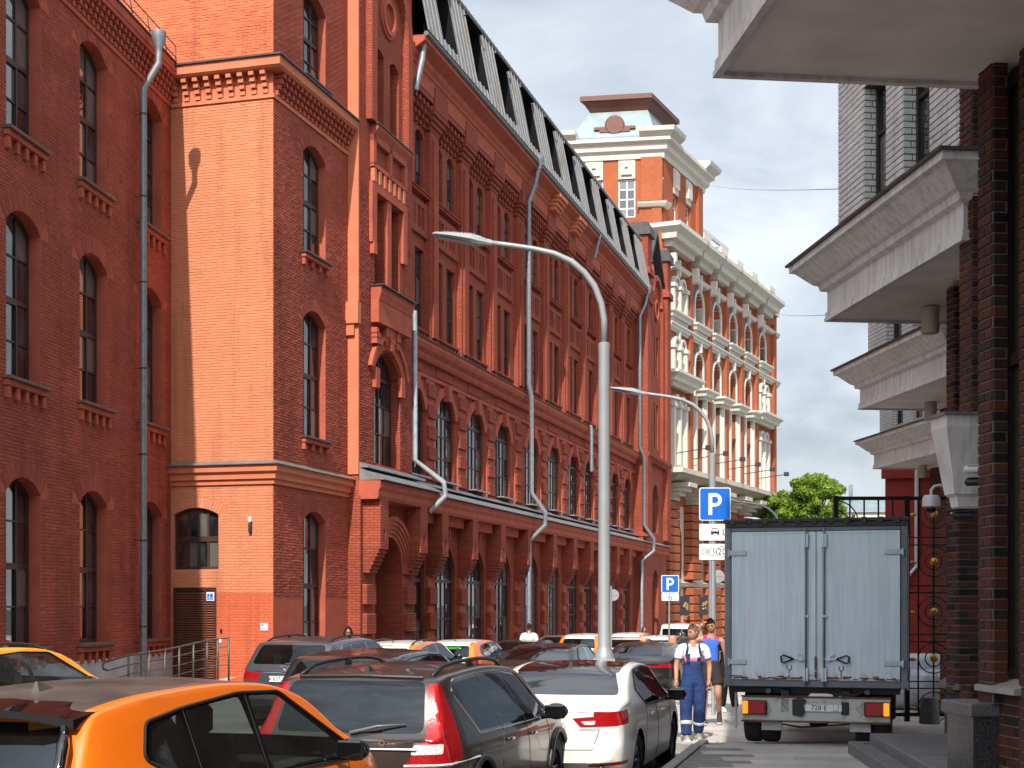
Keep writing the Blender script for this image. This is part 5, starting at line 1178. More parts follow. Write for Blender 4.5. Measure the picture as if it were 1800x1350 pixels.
def car(name, label, spec, X, Y, phi, paint_m, detail=1, roof_m=None, glass=None, rear_glass=None, rim=None, plate=None, group='cars standing in the street', zoff=0., two=None, cat='car', side_glass=None):
    t = thing(name, label, cat, (X, Y, gz(Y + 1.5) + zoff), R(-phi), group)
    sp = spec; L = sp['L']; rim = rim or m_alloy; B = Body(sp, 76 if detail > 1 else (44 if detail else 26), 3 if detail > 1 else 2)
    mats = {'body': paint_m}; G = glass or m_cgd
    for P in sp['outline']: B.zone('window_surround', P, SIDE)
    mats['window_surround'] = m_gloss
    for i, P in enumerate(sp['windows']): B.zone('side_window@%d' % i, P, SIDE); mats['side_window@%d' % i] = side_glass or G
    B.zone('rear_window', sp['rear'], REAR, r=.07); mats['rear_window'] = rear_glass or G
    B.zone('windscreen', sp['front'], FRONT, r=.06); mats['windscreen'] = G
    for i, (nm, P, d, m_) in enumerate(sp['lights']):
        B.zone('%s@%d' % (nm, i), P, d, 'mirror' if d == REAR else (1, -1), r=.015); mats['%s@%d' % (nm, i)] = m_
    if roof_m: B.zone('roof_panel', sp['roof'], TOP, r=.08, over=(0,)); mats['roof_panel'] = roof_m
    if two: B.zone('side_band', two[0], SIDE, r=.02, over=(0,)); B.zone('side_band', [(.60, .92), (1.0, .92), (1.0, 1.62), (.54, 1.62)], REAR, 'mirror', r=.02, over=(0,)); mats['side_band'] = two[1]
    if sp.get('sill', 0):
        z1 = sp['sill']; B.zone('lower_trim', [(-.3, -.1), (L + .3, -.1), (L + .3, z1), (-.3, z1)], SIDE, r=0, over=(0,)); B.zone('lower_trim', [(-1.2, -.1), (1.2, -.1), (1.2, z1 + .1), (-1.2, z1 + .1)], REAR, r=0, over=(0,)); mats['lower_trim'] = m_black
    rw = sp.get('wheel', .335); ax = sp['axles']
    if detail:
        for y in ax: B.zone('hole', [(y + (rw + .055) * math.cos(a), rw + (rw + .055) * math.sin(a)) for a in [i * math.pi / 9 for i in range(18)]], SIDE, r=0)
        mats['hole'] = None
    parts = B.finish(t, mats)
    for y in ax:
        tm, rm = wheel_meshes(rw, rim)
        for s_ in (1, -1):
            w_ = inst('wheel', tm, t, (s_ * (sp['W'] - .13), y, rw), (0, 0, 0 if s_ > 0 else math.pi)); inst('rim', rm, w_)
    if detail:
        b = MB()
        for y in ax: b.box(-sp['W'] + .28, sp['W'] - .28, y - rw - .06, y + rw + .06, .2, rw * 2 + .07)
        b.box(-sp['W'] * .8, sp['W'] * .8, .25, L - .3, .17, .3); b.build('underbody', m_black, t)
    # window surrounds, door seams, handles, mirrors
    tr = sp.get('trim', m_black); b = MB()
    for P in sp['outline']:
        for s_ in (1, -1):
            q = B.line(rounded(P, .05), SIDE, s_, .003, True, .06)
            if len(q) > 3: b.tube(q, .011 if tr is m_black else .009, 5)
    b.build('window_trim', tr, t)
    if detail > 1:
        b = MB()
        for P in sp['seams']:
            for s_ in (1, -1):
                q = B.line(P, SIDE, s_, .0)
                if len(q) > 1: b.tube(q, .004, 4)
        for P in sp.get('rseams', ()):
            q = B.line(P, REAR, 1, .0)
            if len(q) > 1: b.tube(q, .0045, 4)
        b.build('panel_gap', m_black, t)
    if detail:
        for y, z in sp['handles']:
            for s_ in (1, -1):
                h, n = B.hit(y, z, SIDE, s_)
                if h is None: continue
                b = MB(); b.cbox(-.014, .014, -.10, .10, -.016, .016, .006); b.build('door_handle', sp.get('handle_m', paint_m), t, True, loc=h + n * .022)
    my, mz = sp['mirror']
    for s_ in (1, -1):
        h, n = B.hit(my, mz - .06, SIDE, s_)
        if h is None: continue
        b = MB(); b.sphere((0, 0, 0), 1, 14, 9, (.125, .075, .085)); b.tube([(-s_ * .16, .0, -.06), (-s_ * .06, 0, -.04)], .028, 8); mo = b.build('wing_mirror', sp.get('mirror_m', paint_m), t, True, loc=(h.x + s_ * .17, my, mz))
        if detail: b = MB(); b.cbox(-.105, .105, -.085, -.06, -.068, .068, .012); b.build('mirror_glass', m_gloss, mo)
    if plate:
        h, n = B.hit(0, sp['plate_z'], REAR)
        number_plate(t, Matrix.Translation((0, h.y - .008, sp['plate_z'])), *plate)
    if detail:  # cabin: seats and dash seen through the glass
        b = MB(); zs = sp.get('seat', .52)
        for y in (ax[0] + .55, ax[0] + 1.45):
            for x in (-.38, .38):
                b.cbox(x - .25, x + .25, y, y + .5, zs - .1, zs + .05, .05); b.ext([(y - .02, zs), (y + .12, zs), (y - .08, zs + .62), (y - .20, zs + .60)], x - .23, x + .23, 'x'); b.cbox(x - .13, x + .13, y - .26, y - .14, zs + .62, zs + .83, .04)
        b.box(-sp['W'] * .85, sp['W'] * .85, ax[1] - .75, ax[1] - .3, .5, sp.get('dash', .88)); b.box(-sp['W'] * .8, sp['W'] * .8, .3, L - 1, .28, .36)
        b.box(-sp['W'] * .82, sp['W'] * .82, .35, ax[0] + .2, .36, sp.get('shelf', .8))
        b.build('seats', m_seat, t, auto=40)
    return t, B, parts
def roof_rails(t, B, y0_, y1, x, m_, h=.05):
    for s_ in (1, -1):
        P = []
        for k in range(9):
            y = y0_ + (y1 - y0_) * k / 8; hp, n = B.hit(s_ * x, y, TOP); e = min(1, k / 1.2, (8 - k) / 1.2)
            P.append(hp + Vector((0, 0, -.01 + h * e + .012)))
        b = MB(); b.tube(P, .018, 8)
        for k in (4,): b.cbox(P[k].x - .02, P[k].x + .02, P[k].y - .05, P[k].y + .05, P[k].z - h - .02, P[k].z, .005)
        b.build('roof_rail', m_, t, True)
def antenna(t, B, y, m_, fin=True, x=0.):
    h, n = B.hit(x, y, TOP); b = MB()
    if fin:
        b.add([(h.x - .03, y - .06, h.z - .01), (h.x + .03, y - .06, h.z - .01), (h.x + .022, y + .16, h.z - .015), (h.x - .022, y + .16, h.z - .015), (h.x - .006, y - .05, h.z + .055), (h.x + .006, y - .05, h.z + .055), (h.x + .005, y + .02, h.z + .04), (h.x - .005, y + .02, h.z + .04)], [(0, 1, 5, 4), (1, 2, 6, 5), (2, 3, 7, 6), (3, 0, 4, 7), (4, 5, 6, 7)])
    else: b.tube([(h.x, y, h.z), (h.x, y - .12, h.z + .28)], .006, 5); b.lathe([(.03, -.01), (.02, .02), (.001, .03)], tuple(h), 8)
    b.build('aerial', m_, t)
KAP = dict(L=4.33, W=.905, top=[(0, 1.00), (.07, 1.06), (.16, 1.14), (.44, 1.47), (.55, 1.52), (1.2, 1.585), (1.9, 1.60), (2.5, 1.57), (2.95, 1.47), (3.6, 1.07), (3.75, 1.03), (4.15, .88), (4.33, .72)],
           belt=[(0, .96), (.4, 1.06), (1.0, 1.05), (1.5, 1.0), (3.0, .95), (3.6, .98), (4.33, .68)], tumble=.37, sill=.42, axles=(.78, 3.45), wheel=.34, plate_z=.78,
           windows=[[(.88, 1.20), (.97, 1.35), (1.32, 1.425), (1.36, 1.05), (1.14, 1.08)], [(1.405, 1.435), (2.10, 1.475), (2.16, .985), (1.40, 1.04)], [(2.23, 1.475), (2.62, 1.455), (3.24, 1.09), (3.3, .97), (2.22, .985)]],
           outline=[[(.80, 1.20), (.93, 1.40), (1.36, 1.45), (2.1, 1.50), (2.66, 1.48), (3.40, 1.06), (3.36, .945), (2.2, .96), (1.36, 1.02), (1.1, 1.06)]],
           rear=[(-.64, 1.08), (.64, 1.08), (.57, 1.43), (-.57, 1.43)], front=[(-.66, 1.08), (.66, 1.08), (.55, 1.45), (-.55, 1.45)], roof=[(-.60, .46), (.60, .46), (.60, 3.0), (-.60, 3.0)],
           lights=[('tail_light', [(.52, .90), (.95, .93), (.95, .78), (.60, .78)], REAR, m_red), ('tail_light', [(-.1, .93), (.42, .99), (.36, .84), (-.1, .78)], SIDE, m_red)],
           seams=[[(2.19, 1.48), (2.17, .96), (2.2, .5), (2.1, .42)], [(1.38, 1.44), (1.37, 1.02), (1.2, .75), (1.22, .42)], [(3.35, .95), (3.2, .45)]], handles=[(2.32, .86), (1.45, .90)], mirror=(3.12, 1.04), mirror_m=m_gloss, seat=.60, dash=.97, shelf=.95)
WAG = dict(L=4.84, W=.935, top=[(0, 1.0), (.05, 1.04), (.12, 1.12), (.33, 1.46), (.40, 1.505), (.9, 1.555), (1.8, 1.575), (2.6, 1.535), (3.0, 1.45), (3.68, 1.02), (3.9, .98), (4.6, .82), (4.84, .66)],
           belt=[(0, .97), (.5, 1.0), (1.5, .985), (3.0, .965), (3.7, .95), (4.84, .63)], tumble=.34, sill=.40, axles=(.98, 3.86), wheel=.35, plate_z=.78, bow=.13,
           windows=[[(.62, 1.36), (.72, 1.44), (1.42, 1.465), (1.72, 1.0), (1.02, 1.01)], [(1.46, 1.468), (2.20, 1.46), (2.56, .99), (1.765, 1.0)], [(2.27, 1.455), (2.72, 1.41), (3.36, 1.02), (3.34, .985), (2.63, .99)]],
           outline=[[(.57, 1.36), (.69, 1.465), (1.43, 1.49), (2.25, 1.48), (2.76, 1.43), (3.45, 1.0), (3.4, .965), (1.74, .975), (.98, .985)]],
           rear=[(-.66, 1.05), (.66, 1.05), (.60, 1.47), (-.60, 1.47)], front=[(-.7, 1.05), (.7, 1.05), (.56, 1.45), (-.56, 1.45)], roof=[(-.6, .5), (.6, .5), (.6, 3), (-.6, 3)],
           lights=[('tail_light', [(.625, 1.45), (.72, 1.45), (.95, .95), (.95, .78), (.52, .78), (.69, 1.02)], REAR, m_red), ('tail_light', [(-.1, .96), (.22, 1.02), (.33, 1.46), (.42, 1.46), (.46, 1.12), (.44, .82), (-.1, .80)], SIDE, m_red), ('reversing_lamp', [(.60, .965), (.83, .97), (.83, .89), (.575, .88)], REAR, m_clear)],
           seams=[[(1.44, 1.48), (1.75, .98), (1.62, .7), (1.66, .42)], [(2.24, 1.48), (2.6, .97), (2.62, .45), (2.5, .40)], [(3.42, .97), (3.45, .5)], [(.5, 1.5), (.56, 1.0), (.52, .6)], [(.62, .92), (.92, .93), (.94, .74), (.64, .74), (.62, .92)]], rseams=[[(-.86, .70), (-.74, .52), (.74, .52), (.86, .70)]],
           handles=[(1.86, .86), (2.74, .84)], mirror=(3.2, 1.02), trim=m_chrome, mirror_m=m_gloss)
SED = dict(L=4.85, W=.92, top=[(0, .98), (.08, 1.03), (.4, 1.07), (.55, 1.085), (.8, 1.18), (1.35, 1.375), (1.7, 1.43), (2.2, 1.455), (2.7, 1.425), (3.05, 1.34), (3.75, .97), (4.4, .82), (4.85, .65)],
           belt=[(0, .93), (.5, 1.0), (1.2, .985), (2, .95), (3, .915), (3.8, .9), (4.85, .62)], tumble=.36, axles=(1.02, 3.82), wheel=.335, plate_z=.80, bow=.22, sill=0,
           windows=[[(1.36, 1.20), (1.62, 1.345), (2.27, 1.365), (2.33, .965), (1.72, .985)], [(2.36, 1.365), (2.76, 1.325), (3.42, .965), (3.4, .935), (2.41, .955)]],
           outline=[[(1.26, 1.16), (1.6, 1.365), (2.3, 1.385), (2.8, 1.345), (3.5, .95), (3.44, .915), (1.68, .955)]],
           rear=[(-.74, 1.115), (.74, 1.115), (.56, 1.385), (-.56, 1.385)], front=[(-.72, 1.0), (.72, 1.0), (.56, 1.36), (-.56, 1.36)], roof=[(-.62, 1.28), (.62, 1.28), (.58, 3.08), (-.58, 3.08)],
           lights=[('tail_light', [(.33, .90), (.62, .925), (.95, .975), (.95, .84), (.78, .81), (.42, .80)], REAR, m_red), ('tail_light', [(-.2, .96), (.50, .985), (.34, .88), (-.2, .83)], SIDE, m_red), ('reversing_lamp', [(.42, .868), (.58, .875), (.57, .83), (.46, .83)], REAR, m_clear), ('tail_light', [(.50, .40), (.97, .44), (.97, .40), (.50, .36)], REAR, m_redstrip)],
           seams=[[(2.34, 1.38), (2.36, .95), (2.42, .5), (2.3, .3)], [(1.3, 1.18), (1.66, .96), (1.46, .62), (1.5, .3)], [(3.42, .92), (3.5, .35)]], rseams=[[(.40, .775), (.62, .775), (.55, .56), (-.55, .56), (-.62, .775)]],
           handles=[(1.9, .83), (2.75, .815)], mirror=(3.2, .985), mirror_m=m_gloss, seat=.42, dash=.84)
SUV = dict(L=4.66, W=.945, top=[(0, 1.04), (.06, 1.10), (.16, 1.20), (.50, 1.52), (.58, 1.565), (1.3, 1.625), (2, 1.64), (2.6, 1.60), (3.0, 1.51), (3.7, 1.10), (3.9, 1.06), (4.4, .93), (4.66, .75)],
           belt=[(0, 1.0), (.6, 1.09), (1.5, 1.05), (3, 1.0), (3.7, 1.0), (4.66, .7)], tumble=.36, sill=.44, axles=(.87, 3.74), wheel=.365, plate_z=.90, bow=.2,
           windows=[[(.82, 1.33), (.98, 1.44), (1.40, 1.485), (1.5, 1.08), (1.12, 1.12)], [(1.45, 1.49), (2.22, 1.515), (2.3, 1.03), (1.55, 1.07)], [(2.29, 1.515), (2.7, 1.49), (3.36, 1.08), (3.34, 1.01), (2.35, 1.03)]],
           outline=[[(.75, 1.32), (.94, 1.47), (1.42, 1.515), (2.2, 1.54), (2.74, 1.515), (3.45, 1.06), (3.4, .985), (1.5, 1.045), (1.05, 1.09)]],
           rear=[(-.70, 1.16), (.70, 1.16), (.62, 1.50), (-.62, 1.50)], front=[(-.7, 1.12), (.7, 1.12), (.56, 1.48), (-.56, 1.48)], roof=[(-.6, .55), (.6, .55), (.6, 3), (-.6, 3)],
           lights=[('tail_light', [(.42, 1.0), (.98, 1.06), (.98, .90), (.55, .86)], REAR, m_red), ('tail_light', [(-.1, 1.04), (.46, 1.08), (.4, .92), (-.1, .88)], SIDE, m_red)],
           seams=[], handles=[(1.7, .92), (2.6, .90)], mirror=(3.2, 1.1), trim=m_chrome, seat=.6, dash=1.0)
FAS = dict(L=5.05, W=.97, top=[(0, .93), (.08, .98), (.35, 1.05), (.9, 1.21), (1.6, 1.38), (2.3, 1.425), (2.9, 1.36), (3.7, .95), (4.6, .78), (5.05, .6)], belt=[(0, .88), (.6, 1.0), (1.5, .97), (3, .9), (3.8, .86), (5.05, .56)], tumble=.42, axles=(1.05, 4.0), wheel=.35, plate_z=.62, bow=.3, taper=.1, sill=0,
           windows=[[(1.2, 1.12), (1.7, 1.305), (2.38, 1.325), (2.42, .955), (1.5, .99)], [(2.46, 1.325), (2.85, 1.28), (3.5, .94), (3.45, .905), (2.5, .95)]], outline=[[(1.1, 1.10), (1.66, 1.325), (2.4, 1.35), (2.9, 1.30), (3.6, .92), (3.5, .88), (1.45, .96)]],
           rear=[(-.58, 1.09), (.58, 1.09), (.5, 1.33), (-.5, 1.33)], front=[(-.7, .98), (.7, .98), (.54, 1.36), (-.54, 1.36)], roof=[(-.6, 1.4), (.6, 1.4), (.6, 3), (-.6, 3)],
           lights=[('tail_light', [(-.95, .87), (.95, .87), (.95, .82), (-.95, .82)], REAR, m_red), ('tail_light', [(-.1, .90), (.35, .92), (.3, .84), (-.1, .82)], SIDE, m_red)], seams=[], handles=[(2.0, .84), (2.9, .82)], mirror=(3.3, .97), trim=m_chrome, seat=.4, dash=.8)
VAN = dict(L=5.0, W=.98, top=[(0, 1.7), (.06, 1.85), (.3, 1.93), (1.5, 1.97), (3.2, 1.93), (3.6, 1.8), (4.4, 1.12), (4.8, .95), (5, .7)], belt=[(0, 1.1), (1, 1.1), (3.6, 1.08), (4.4, 1.0), (5, .65)], tumble=.2, axles=(.95, 4.0), wheel=.34, plate_z=.85, sill=.35,
           windows=[[(.4, 1.75), (2.0, 1.78), (2.0, 1.15), (.4, 1.15)], [(2.2, 1.78), (3.4, 1.74), (4.05, 1.2), (2.2, 1.15)]], outline=[[(.35, 1.8), (3.5, 1.78), (4.2, 1.15), (.35, 1.1)]], rear=[(-.7, 1.2), (.7, 1.2), (.66, 1.72), (-.66, 1.72)], front=[(-.7, 1.2), (.7, 1.2), (.6, 1.75), (-.6, 1.75)], roof=[(-.6, .5), (.6, .5), (.6, 3), (-.6, 3)],
           lights=[('tail_light', [(.8, 1.2), (1.0, 1.2), (1.0, .8), (.8, .8)], REAR, m_red)], seams=[], handles=[(2.5, 1.0)], mirror=(3.9, 1.2))
p_orange = paint('orange car paint', (.86, .175, .006), rough=.3, dust=.02); p_greyroof = paint('dusty dark roof paint', (.045, .04, .038), .1, .45, dust=.5, coat=.25)
p_brown = paint('bronze metallic paint', (.07, .062, .056), .65, .32, .1, dust=.12); p_white = paint('pearl white paint', (.74, .735, .70), rough=.3, dust=.04); p_gun = paint('grey blue metallic paint', (.10, .115, .135), .6, .3, .1, dust=.18)
p_black = paint('black car paint', (.012, .012, .014), rough=.25, dust=.12); p_darkred = paint('very dark car paint', (.02, .019, .022), .3, .25, dust=.14); p_teal = paint('dark teal paint', (.03, .045, .047), .5, .3, dust=.12); p_yellow = paint('taxi yellow paint', (.86, .33, .01), rough=.3, dust=.03); p_silver = paint('silver paint', (.42, .43, .44), .7, .3, dust=.08)
G0 = 'cars standing in the street'
def shark(t, B, y, m_=m_black): antenna(t, B, y, m_)
# near orange hatchback with dark roof, spoiler
t, B, pr = car('hatchback_car', 'large orange hatchback with dark dusty roof, nearest the camera', KAP, -3.12, 7.6, 19, p_orange, 2, p_greyroof, m_cg, m_cgd, group=G0, zoff=-.045)
b = MB(); sp_ = [(-.66, .47), (-.4, .40), (0, .38), (.4, .40), (.66, .47)]
P0 = []; 
for x, y in sp_:
    h, n = B.hit(x, .58 + .06 * (x / .66) ** 2, TOP); P0.append(h)
vv = []
for (x, y), h in zip(sp_, P0): vv += [(h.x, h.y + .1, h.z + .015), (x, y - .17 + .05 * (x / .66) ** 2, 1.515 - .06 * abs(x / .66) ** 3), (x, y - .165 + .05 * (x / .66) ** 2, 1.475 - .07 * abs(x / .66) ** 3), (x, y + .06, 1.46 - .08 * abs(x / .66) ** 3)]
b.add(vv, [(4 * i + k, 4 * i + k + 1, 4 * i + 5 + k, 4 * i + 4 + k) for i in range(4) for k in range(3)] + [(0, 1, 2, 3), (19, 18, 17, 16)])
b.build('roof_spoiler', m_gloss, t, auto=35)
for s_ in (1, -1):
    b = MB(); b.tube([(s_ * .60, .36, 1.43), (s_ * .655, .27, 1.32), (s_ * .69, .19, 1.2), (s_ * .70, .15, 1.12)], [.02, .035, .03, .012], 8); b.build('spoiler_fin', m_gloss, t, True)
antenna(t, B, .95, p_greyroof)
b = MB()
for k in range(9):
    q = B.line([(-.5, 1.13 + k * .032), (.5, 1.13 + k * .032)], REAR, 1, -.004, step=.15)
    if len(q) > 1: b.tube(q, .0016, 3)
m_heat = plain('heater line', (.30, .08, .035), .6, var=0); b.build('heater_wires', m_heat, t)
q = B.line([(2.9, .93), (3.25, .98), (3.12, .80), (2.9, .70)], SIDE, 1, .004, True)
# bronze estate car
t, B, pr = car('estate_car', 'dark bronze estate car with roof rails and tall red tail lights', WAG, -1.40, 11.75, 15, p_brown, 2, None, m_cgd, m_cgdust, m_alloyd, None, G0)
roof_rails(t, B, .55, 2.75, .60, m_black, .055); shark(t, B, .62)
b = MB(); h, n = B.hit(0, .93, REAR); b.tube(B.line([(-.62, .925), (.62, .925)], REAR, 1, .004), .012, 6); b.build('tailgate_chrome', m_chrome, t)
for k, ch_ in enumerate('VOLVO'):
    x = -.34 + k * .17; h, n = B.hit(x, .975, REAR); inst('badge_letter', text_mesh('badge_letter', ch_, .075, m_chrome, .004), t, (x, h.y - .006, .975), (R(90), 0, 0))
b = MB(); A0 = B.hit(.05, 1.055, REAR)[0]; A1 = B.hit(.50, 1.125, REAR)[0]
b.tube([A0 + Vector((0, -.03, 0)), (A0 + A1) / 2 + Vector((0, -.035, .02)), A1 + Vector((0, -.02, 0))], [.018, .012, .007], 6); b.build('rear_wiper', plain('wiper grey', (.12, .13, .14), .35, var=.1), t, True)
b = MB()
for k in range(13):
    q = B.line([(-.5, 1.10 + k * .026), (.5, 1.10 + k * .026)], REAR, 1, -.004, step=.15)
    if len(q) > 1: b.tube(q, .0014, 3)
b.build('heater_wires', m_heat, t)
b = MB(); q = B.line([(-.56, 1.485), (0, 1.50), (.56, 1.485)], REAR, 1, .012, step=.1); b.tube(q, .014, 6); b.build('tailgate_lip', m_black, t)
for s_ in (1, -1):   # seam of chrome splitting the lamp
    b = MB(); b.tube(B.line([(.52, .79), (.93, .80)], REAR, 1, .004) if s_ > 0 else B.line([(-.52, .79), (-.93, .80)], REAR, 1, .004), .012, 5); b.build('lamp_trim', m_clear, t)
for y in (.98, 3.86):  # wheel arch flares
    b = MB()
    for s_ in (1, -1):
        q = B.line([(y + .43 * math.cos(a), .35 + .43 * math.sin(a)) for a in [i * math.pi / 14 for i in range(15)]], SIDE, s_, .006)
        if len(q) > 2: b.tube(q, .03, 6)
    b.build('arch_flare', m_black, t, True)
# white saloon with black roof
t, B, pr = car('saloon_car', 'white saloon car with black roof and long red tail lights', SED, .33, 15.6, 14.5, p_white, 2, m_gloss, m_cgd, m_gloss, m_alloy, ('A 416 EC', '799'), G0)
shark(t, B, 1.55)
b = MB(); 
for s_ in (1, -1):
    q = B.line([(.52 * s_, .25 + .0), (.95 * s_, .30)], REAR, 1, .004)
    if len(q) > 1: b.tube(q, .02, 6)
b.build('bumper_insert', m_black, t)
b = MB(); q = B.line([(-.66, .36), (-.5, .26), (.5, .26), (.66, .36)], REAR, 1, .003); b.tube(q, .05, 6); b.build('diffuser', m_black, t, True)
# other cars, near to far
t, B, pr = car('suv_car', 'grey blue SUV with dusty curved rear window beside the orange wall', SUV, W(497, 25.5), 25.5, 15, p_gun, 1, None, m_cgd, m_cgdust, m_alloy, ('A 837 AM', '799'), G0)
roof_rails(t, B, .7, 2.7, .62, m_black, .04)
b = MB(); h, n = B.hit(0, 1.08, REAR); P_ = [(0.055 * math.cos(i * math.pi / 8), h.y - .012, 1.085 + .055 * math.sin(i * math.pi / 8)) for i in range(17)]; b.tube(P_, .006, 5)
for k in range(3): a = R(90 + 120 * k); b.tube([(0, h.y - .012, 1.085), (.055 * math.cos(a), h.y - .012, 1.085 + .055 * math.sin(a))], .006, 5)
b.build('star_badge', m_chrome, t)
b = MB(); b.tube([B.hit(.0, 1.17, REAR)[0] + Vector((0, -.02, 0)), B.hit(.38, 1.20, REAR)[0] + Vector((0, -.02, 0))], .012, 6); b.build('rear_wiper', m_black, t)
h, n = B.hit(-.52, 1.10, REAR); 
if h is not None: inst('badge_letter', text_mesh('badge_letter', 'GLC 250', .055, m_chrome, .002), t, (-.5, h.y - .01, 1.09), (R(90), 0, 0))
t, B, pr = car('suv_car', 'black car half hidden between the grey SUV and the bronze estate', dict(SUV, top=[(y, z * .93) for y, z in SUV['top']]) | dict(belt=[(y, z * .93) for y, z in SUV['belt']], windows=[[(a, z * .93) for a, z in P] for P in SUV['windows']], outline=[[(a, z * .93) for a, z in P] for P in SUV['outline']], rear=[(a, z * .93) for a, z in SUV['rear']], front=[(a, z * .93) for a, z in SUV['front']], roof=SUV['roof'], trim=m_black), W(575, 19.2), 19.2, 15, p_black, 1, None, m_cgd, group=G0)
t, B, pr = car('taxi_car', 'yellow car with black roof rails behind the orange hatchback', KAP, W(-255, 18), 18.2, 24, p_yellow, 1, m_gloss, m_cg, group=G0); roof_rails(t, B, .6, 2.7, .58, m_gloss, .05)
def white_orange(name, label, px, Y, spec=KAP, phi=15, zs=1., txt=False, quarter=True):
    sp = spec
    if zs != 1: sp = dict(spec); sp.update(top=[(y, z * zs) for y, z in spec['top']], belt=[(y, z * zs) for y, z in spec['belt']], windows=[[(a, z * zs) for a, z in P] for P in spec['windows']], outline=[[(a, z * zs) for a, z in P] for P in spec['outline']], rear=[(a, z * zs) for a, z in spec['rear']], front=[(a, z * zs) for a, z in spec['front']])
    t, B, pr = car(name, label, sp, W(px, Y), Y, phi, p_white, 0, None, m_cgd, group='white and orange hire cars', two=([(-.3, .5), (-.2, 1.7), (2.9, 1.7), (3.0, .95), (2.0, .5)], p_orange))
    antenna(t, B, .9, m_black, False)
    if txt:
        for tx, x, mm in (('ДЕЛИ', -.22, m_white), ('МОБИЛЬ', .13, plain('green film', (.06, .6, .05), .5, var=0))):
            h, n = B.hit(x, 1.36 * zs, REAR); inst('window_lettering', text_mesh('window_lettering', tx, .11, mm, .001), t, (x, h.y - .02, 1.36 * zs), (R(90 - 38), 0, 0))
    return t, B
t, B = white_orange('hire_car', 'white and orange hire car with roof rails, beside the woman at the wall', 668, 34, zs=.93); roof_rails(t, B, .6, 2.6, .58, m_black, .05)
b = MB(); h, n = B.hit(0, 1.40, REAR); b.cbox(-.14, .14, h.y - .03, h.y - .01, 1.385, 1.405, .003) if h else None; b.build('brake_light', m_red, t)
white_orange('hire_car', 'white and orange hire car with green lettering on its rear window', 783, 40, zs=.92, txt=True)
white_orange('hire_car', 'white and orange hire car just left of the thick lamp post', 1014, 52, txt=False)
white_orange('hire_car', 'white and orange hire car just right of the thick lamp post', 1096, 58)
white_orange('hire_car', 'white and orange hire car showing its orange quarter behind the black fastback', 1148, 54, zs=.95)
white_orange('hire_car', 'small white and orange hire car low behind the thick lamp post', 1086, 49.5, SED)
t, B, pr = car('saloon_car', 'black saloon car in front of the man in the white T-shirt', SED, W(928, 30), 30, 15, p_darkred, 0, None, m_cgd, m_gloss, group=G0); antenna(t, B, 1.3, m_black)
t, B, pr = car('saloon_car', 'dark teal saloon car left of the man in the white T-shirt', SED, W(892, 42), 42, 15, p_teal, 0, None, m_cgd, group=G0); antenna(t, B, 1.3, m_black, False)
t, B, pr = car('fastback_car', 'black fastback car with a thin red light bar, beside the walkers', FAS, W(1117, 36), 36, 14, p_darkred, 1, None, m_cgd, m_cgd, m_alloyd, ('E 305 KA', '777'), G0)
car('saloon_car', 'silver car far down the street, right of the man in white', SED, W(966, 60), 60, 15, p_silver, 0, None, m_cgd, group=G0)
car('delivery_van', 'white van far down the street above the walker in overalls', VAN, W(1187, 72), 72, 15, p_white, 0, None, m_cgd, group=G0)
car('saloon_car', 'black saloon car between the white van and the walkers', SED, W(1188, 55), 55, 15, p_black, 0, None, m_cgd, group=G0)
# ------------------------------------------------------------------ ground, road, pavements
def strip(name, mat, xl, xr, zf, ys, dz=0., nx=6):
    b = MB(); V = []
    for y in ys:
        a, c = xl(y), xr(y); V.append([(a + (c - a) * i / nx, y, zf(y) + dz) for i in range(nx + 1)])
    n = nx + 1
    b.add([p for r in V for p in r], [(k * n + i, k * n + i + 1, (k + 1) * n + i + 1, (k + 1) * n + i) for k in range(len(V) - 1) for i in range(nx)])
    return tag(b.build(name, mat), kind='structure')
YS = [-60, -30, -10] + [i * 1.0 for i in range(0, 46)] + [54, 65, 80, 100, 120, 160, 260, 400]
m_asph = NT('worn asphalt'); m_asph.set(Roughness=.9, Specular_IOR_Level=.3)
m_asph.col(m_asph.mix(1., m_asph.ramp(m_asph.noise(140, 3, .7), [(.3, (.10, .10, .10)), (.7, (.17, .167, .16))]), m_asph.ramp(m_asph.noise(.5, 6, .6), [(.3, .75), (.7, 1.1)]), 'MULTIPLY')); m_asph.bump(m_asph.noise(120, 3), .4, .006); m_asph = m_asph.m
strip('road', m_asph, lambda y: -45, lambda y: 60, gz, YS, -.003)
b = MB(); b.box(-2500, 2500, -300, 3200, -4.2, -4.0); tag(b.build('ground', plain('distant ground', (.08, .085, .07), .9)), kind='structure')
m_bed = plain('paving bed', (.22, .205, .19), .95, var=.25, vsc=6)
def kerbx(y):
    return interp(y, [(-10, -4.9), (0, -2.5), (17, 1.92), (20.6, 2.8), (20.9, 2.6), (22.2, .75), (24, 1.15), (40, 5.2), (67, 12.2), (93, 18.9), (140, 31)])
strip('pavement_bed', m_bed, lambda y: kerbx(y) + .1, lambda y: max(kerbx(y) + 9, 14), wz, [-10] + [i * .5 for i in range(0, 100)] + [54, 65, 80, 100, 140], -.012, 4)
pav = bpy.data.objects.new('pavement', None); COL.objects.link(pav); pav['kind'] = 'structure'
m_slab = NT('grey concrete paver'); m_slab.set(Roughness=.8)
_r = m_slab.new('ObjectInfo').outputs['Random']; _p = m_slab.new('NewGeometry').outputs['Position']
_c = m_slab.ramp(_r, [(0, (.41, .385, .355)), (.35, (.48, .45, .415)), (.7, (.54, .505, .465)), (1, (.44, .42, .40))])
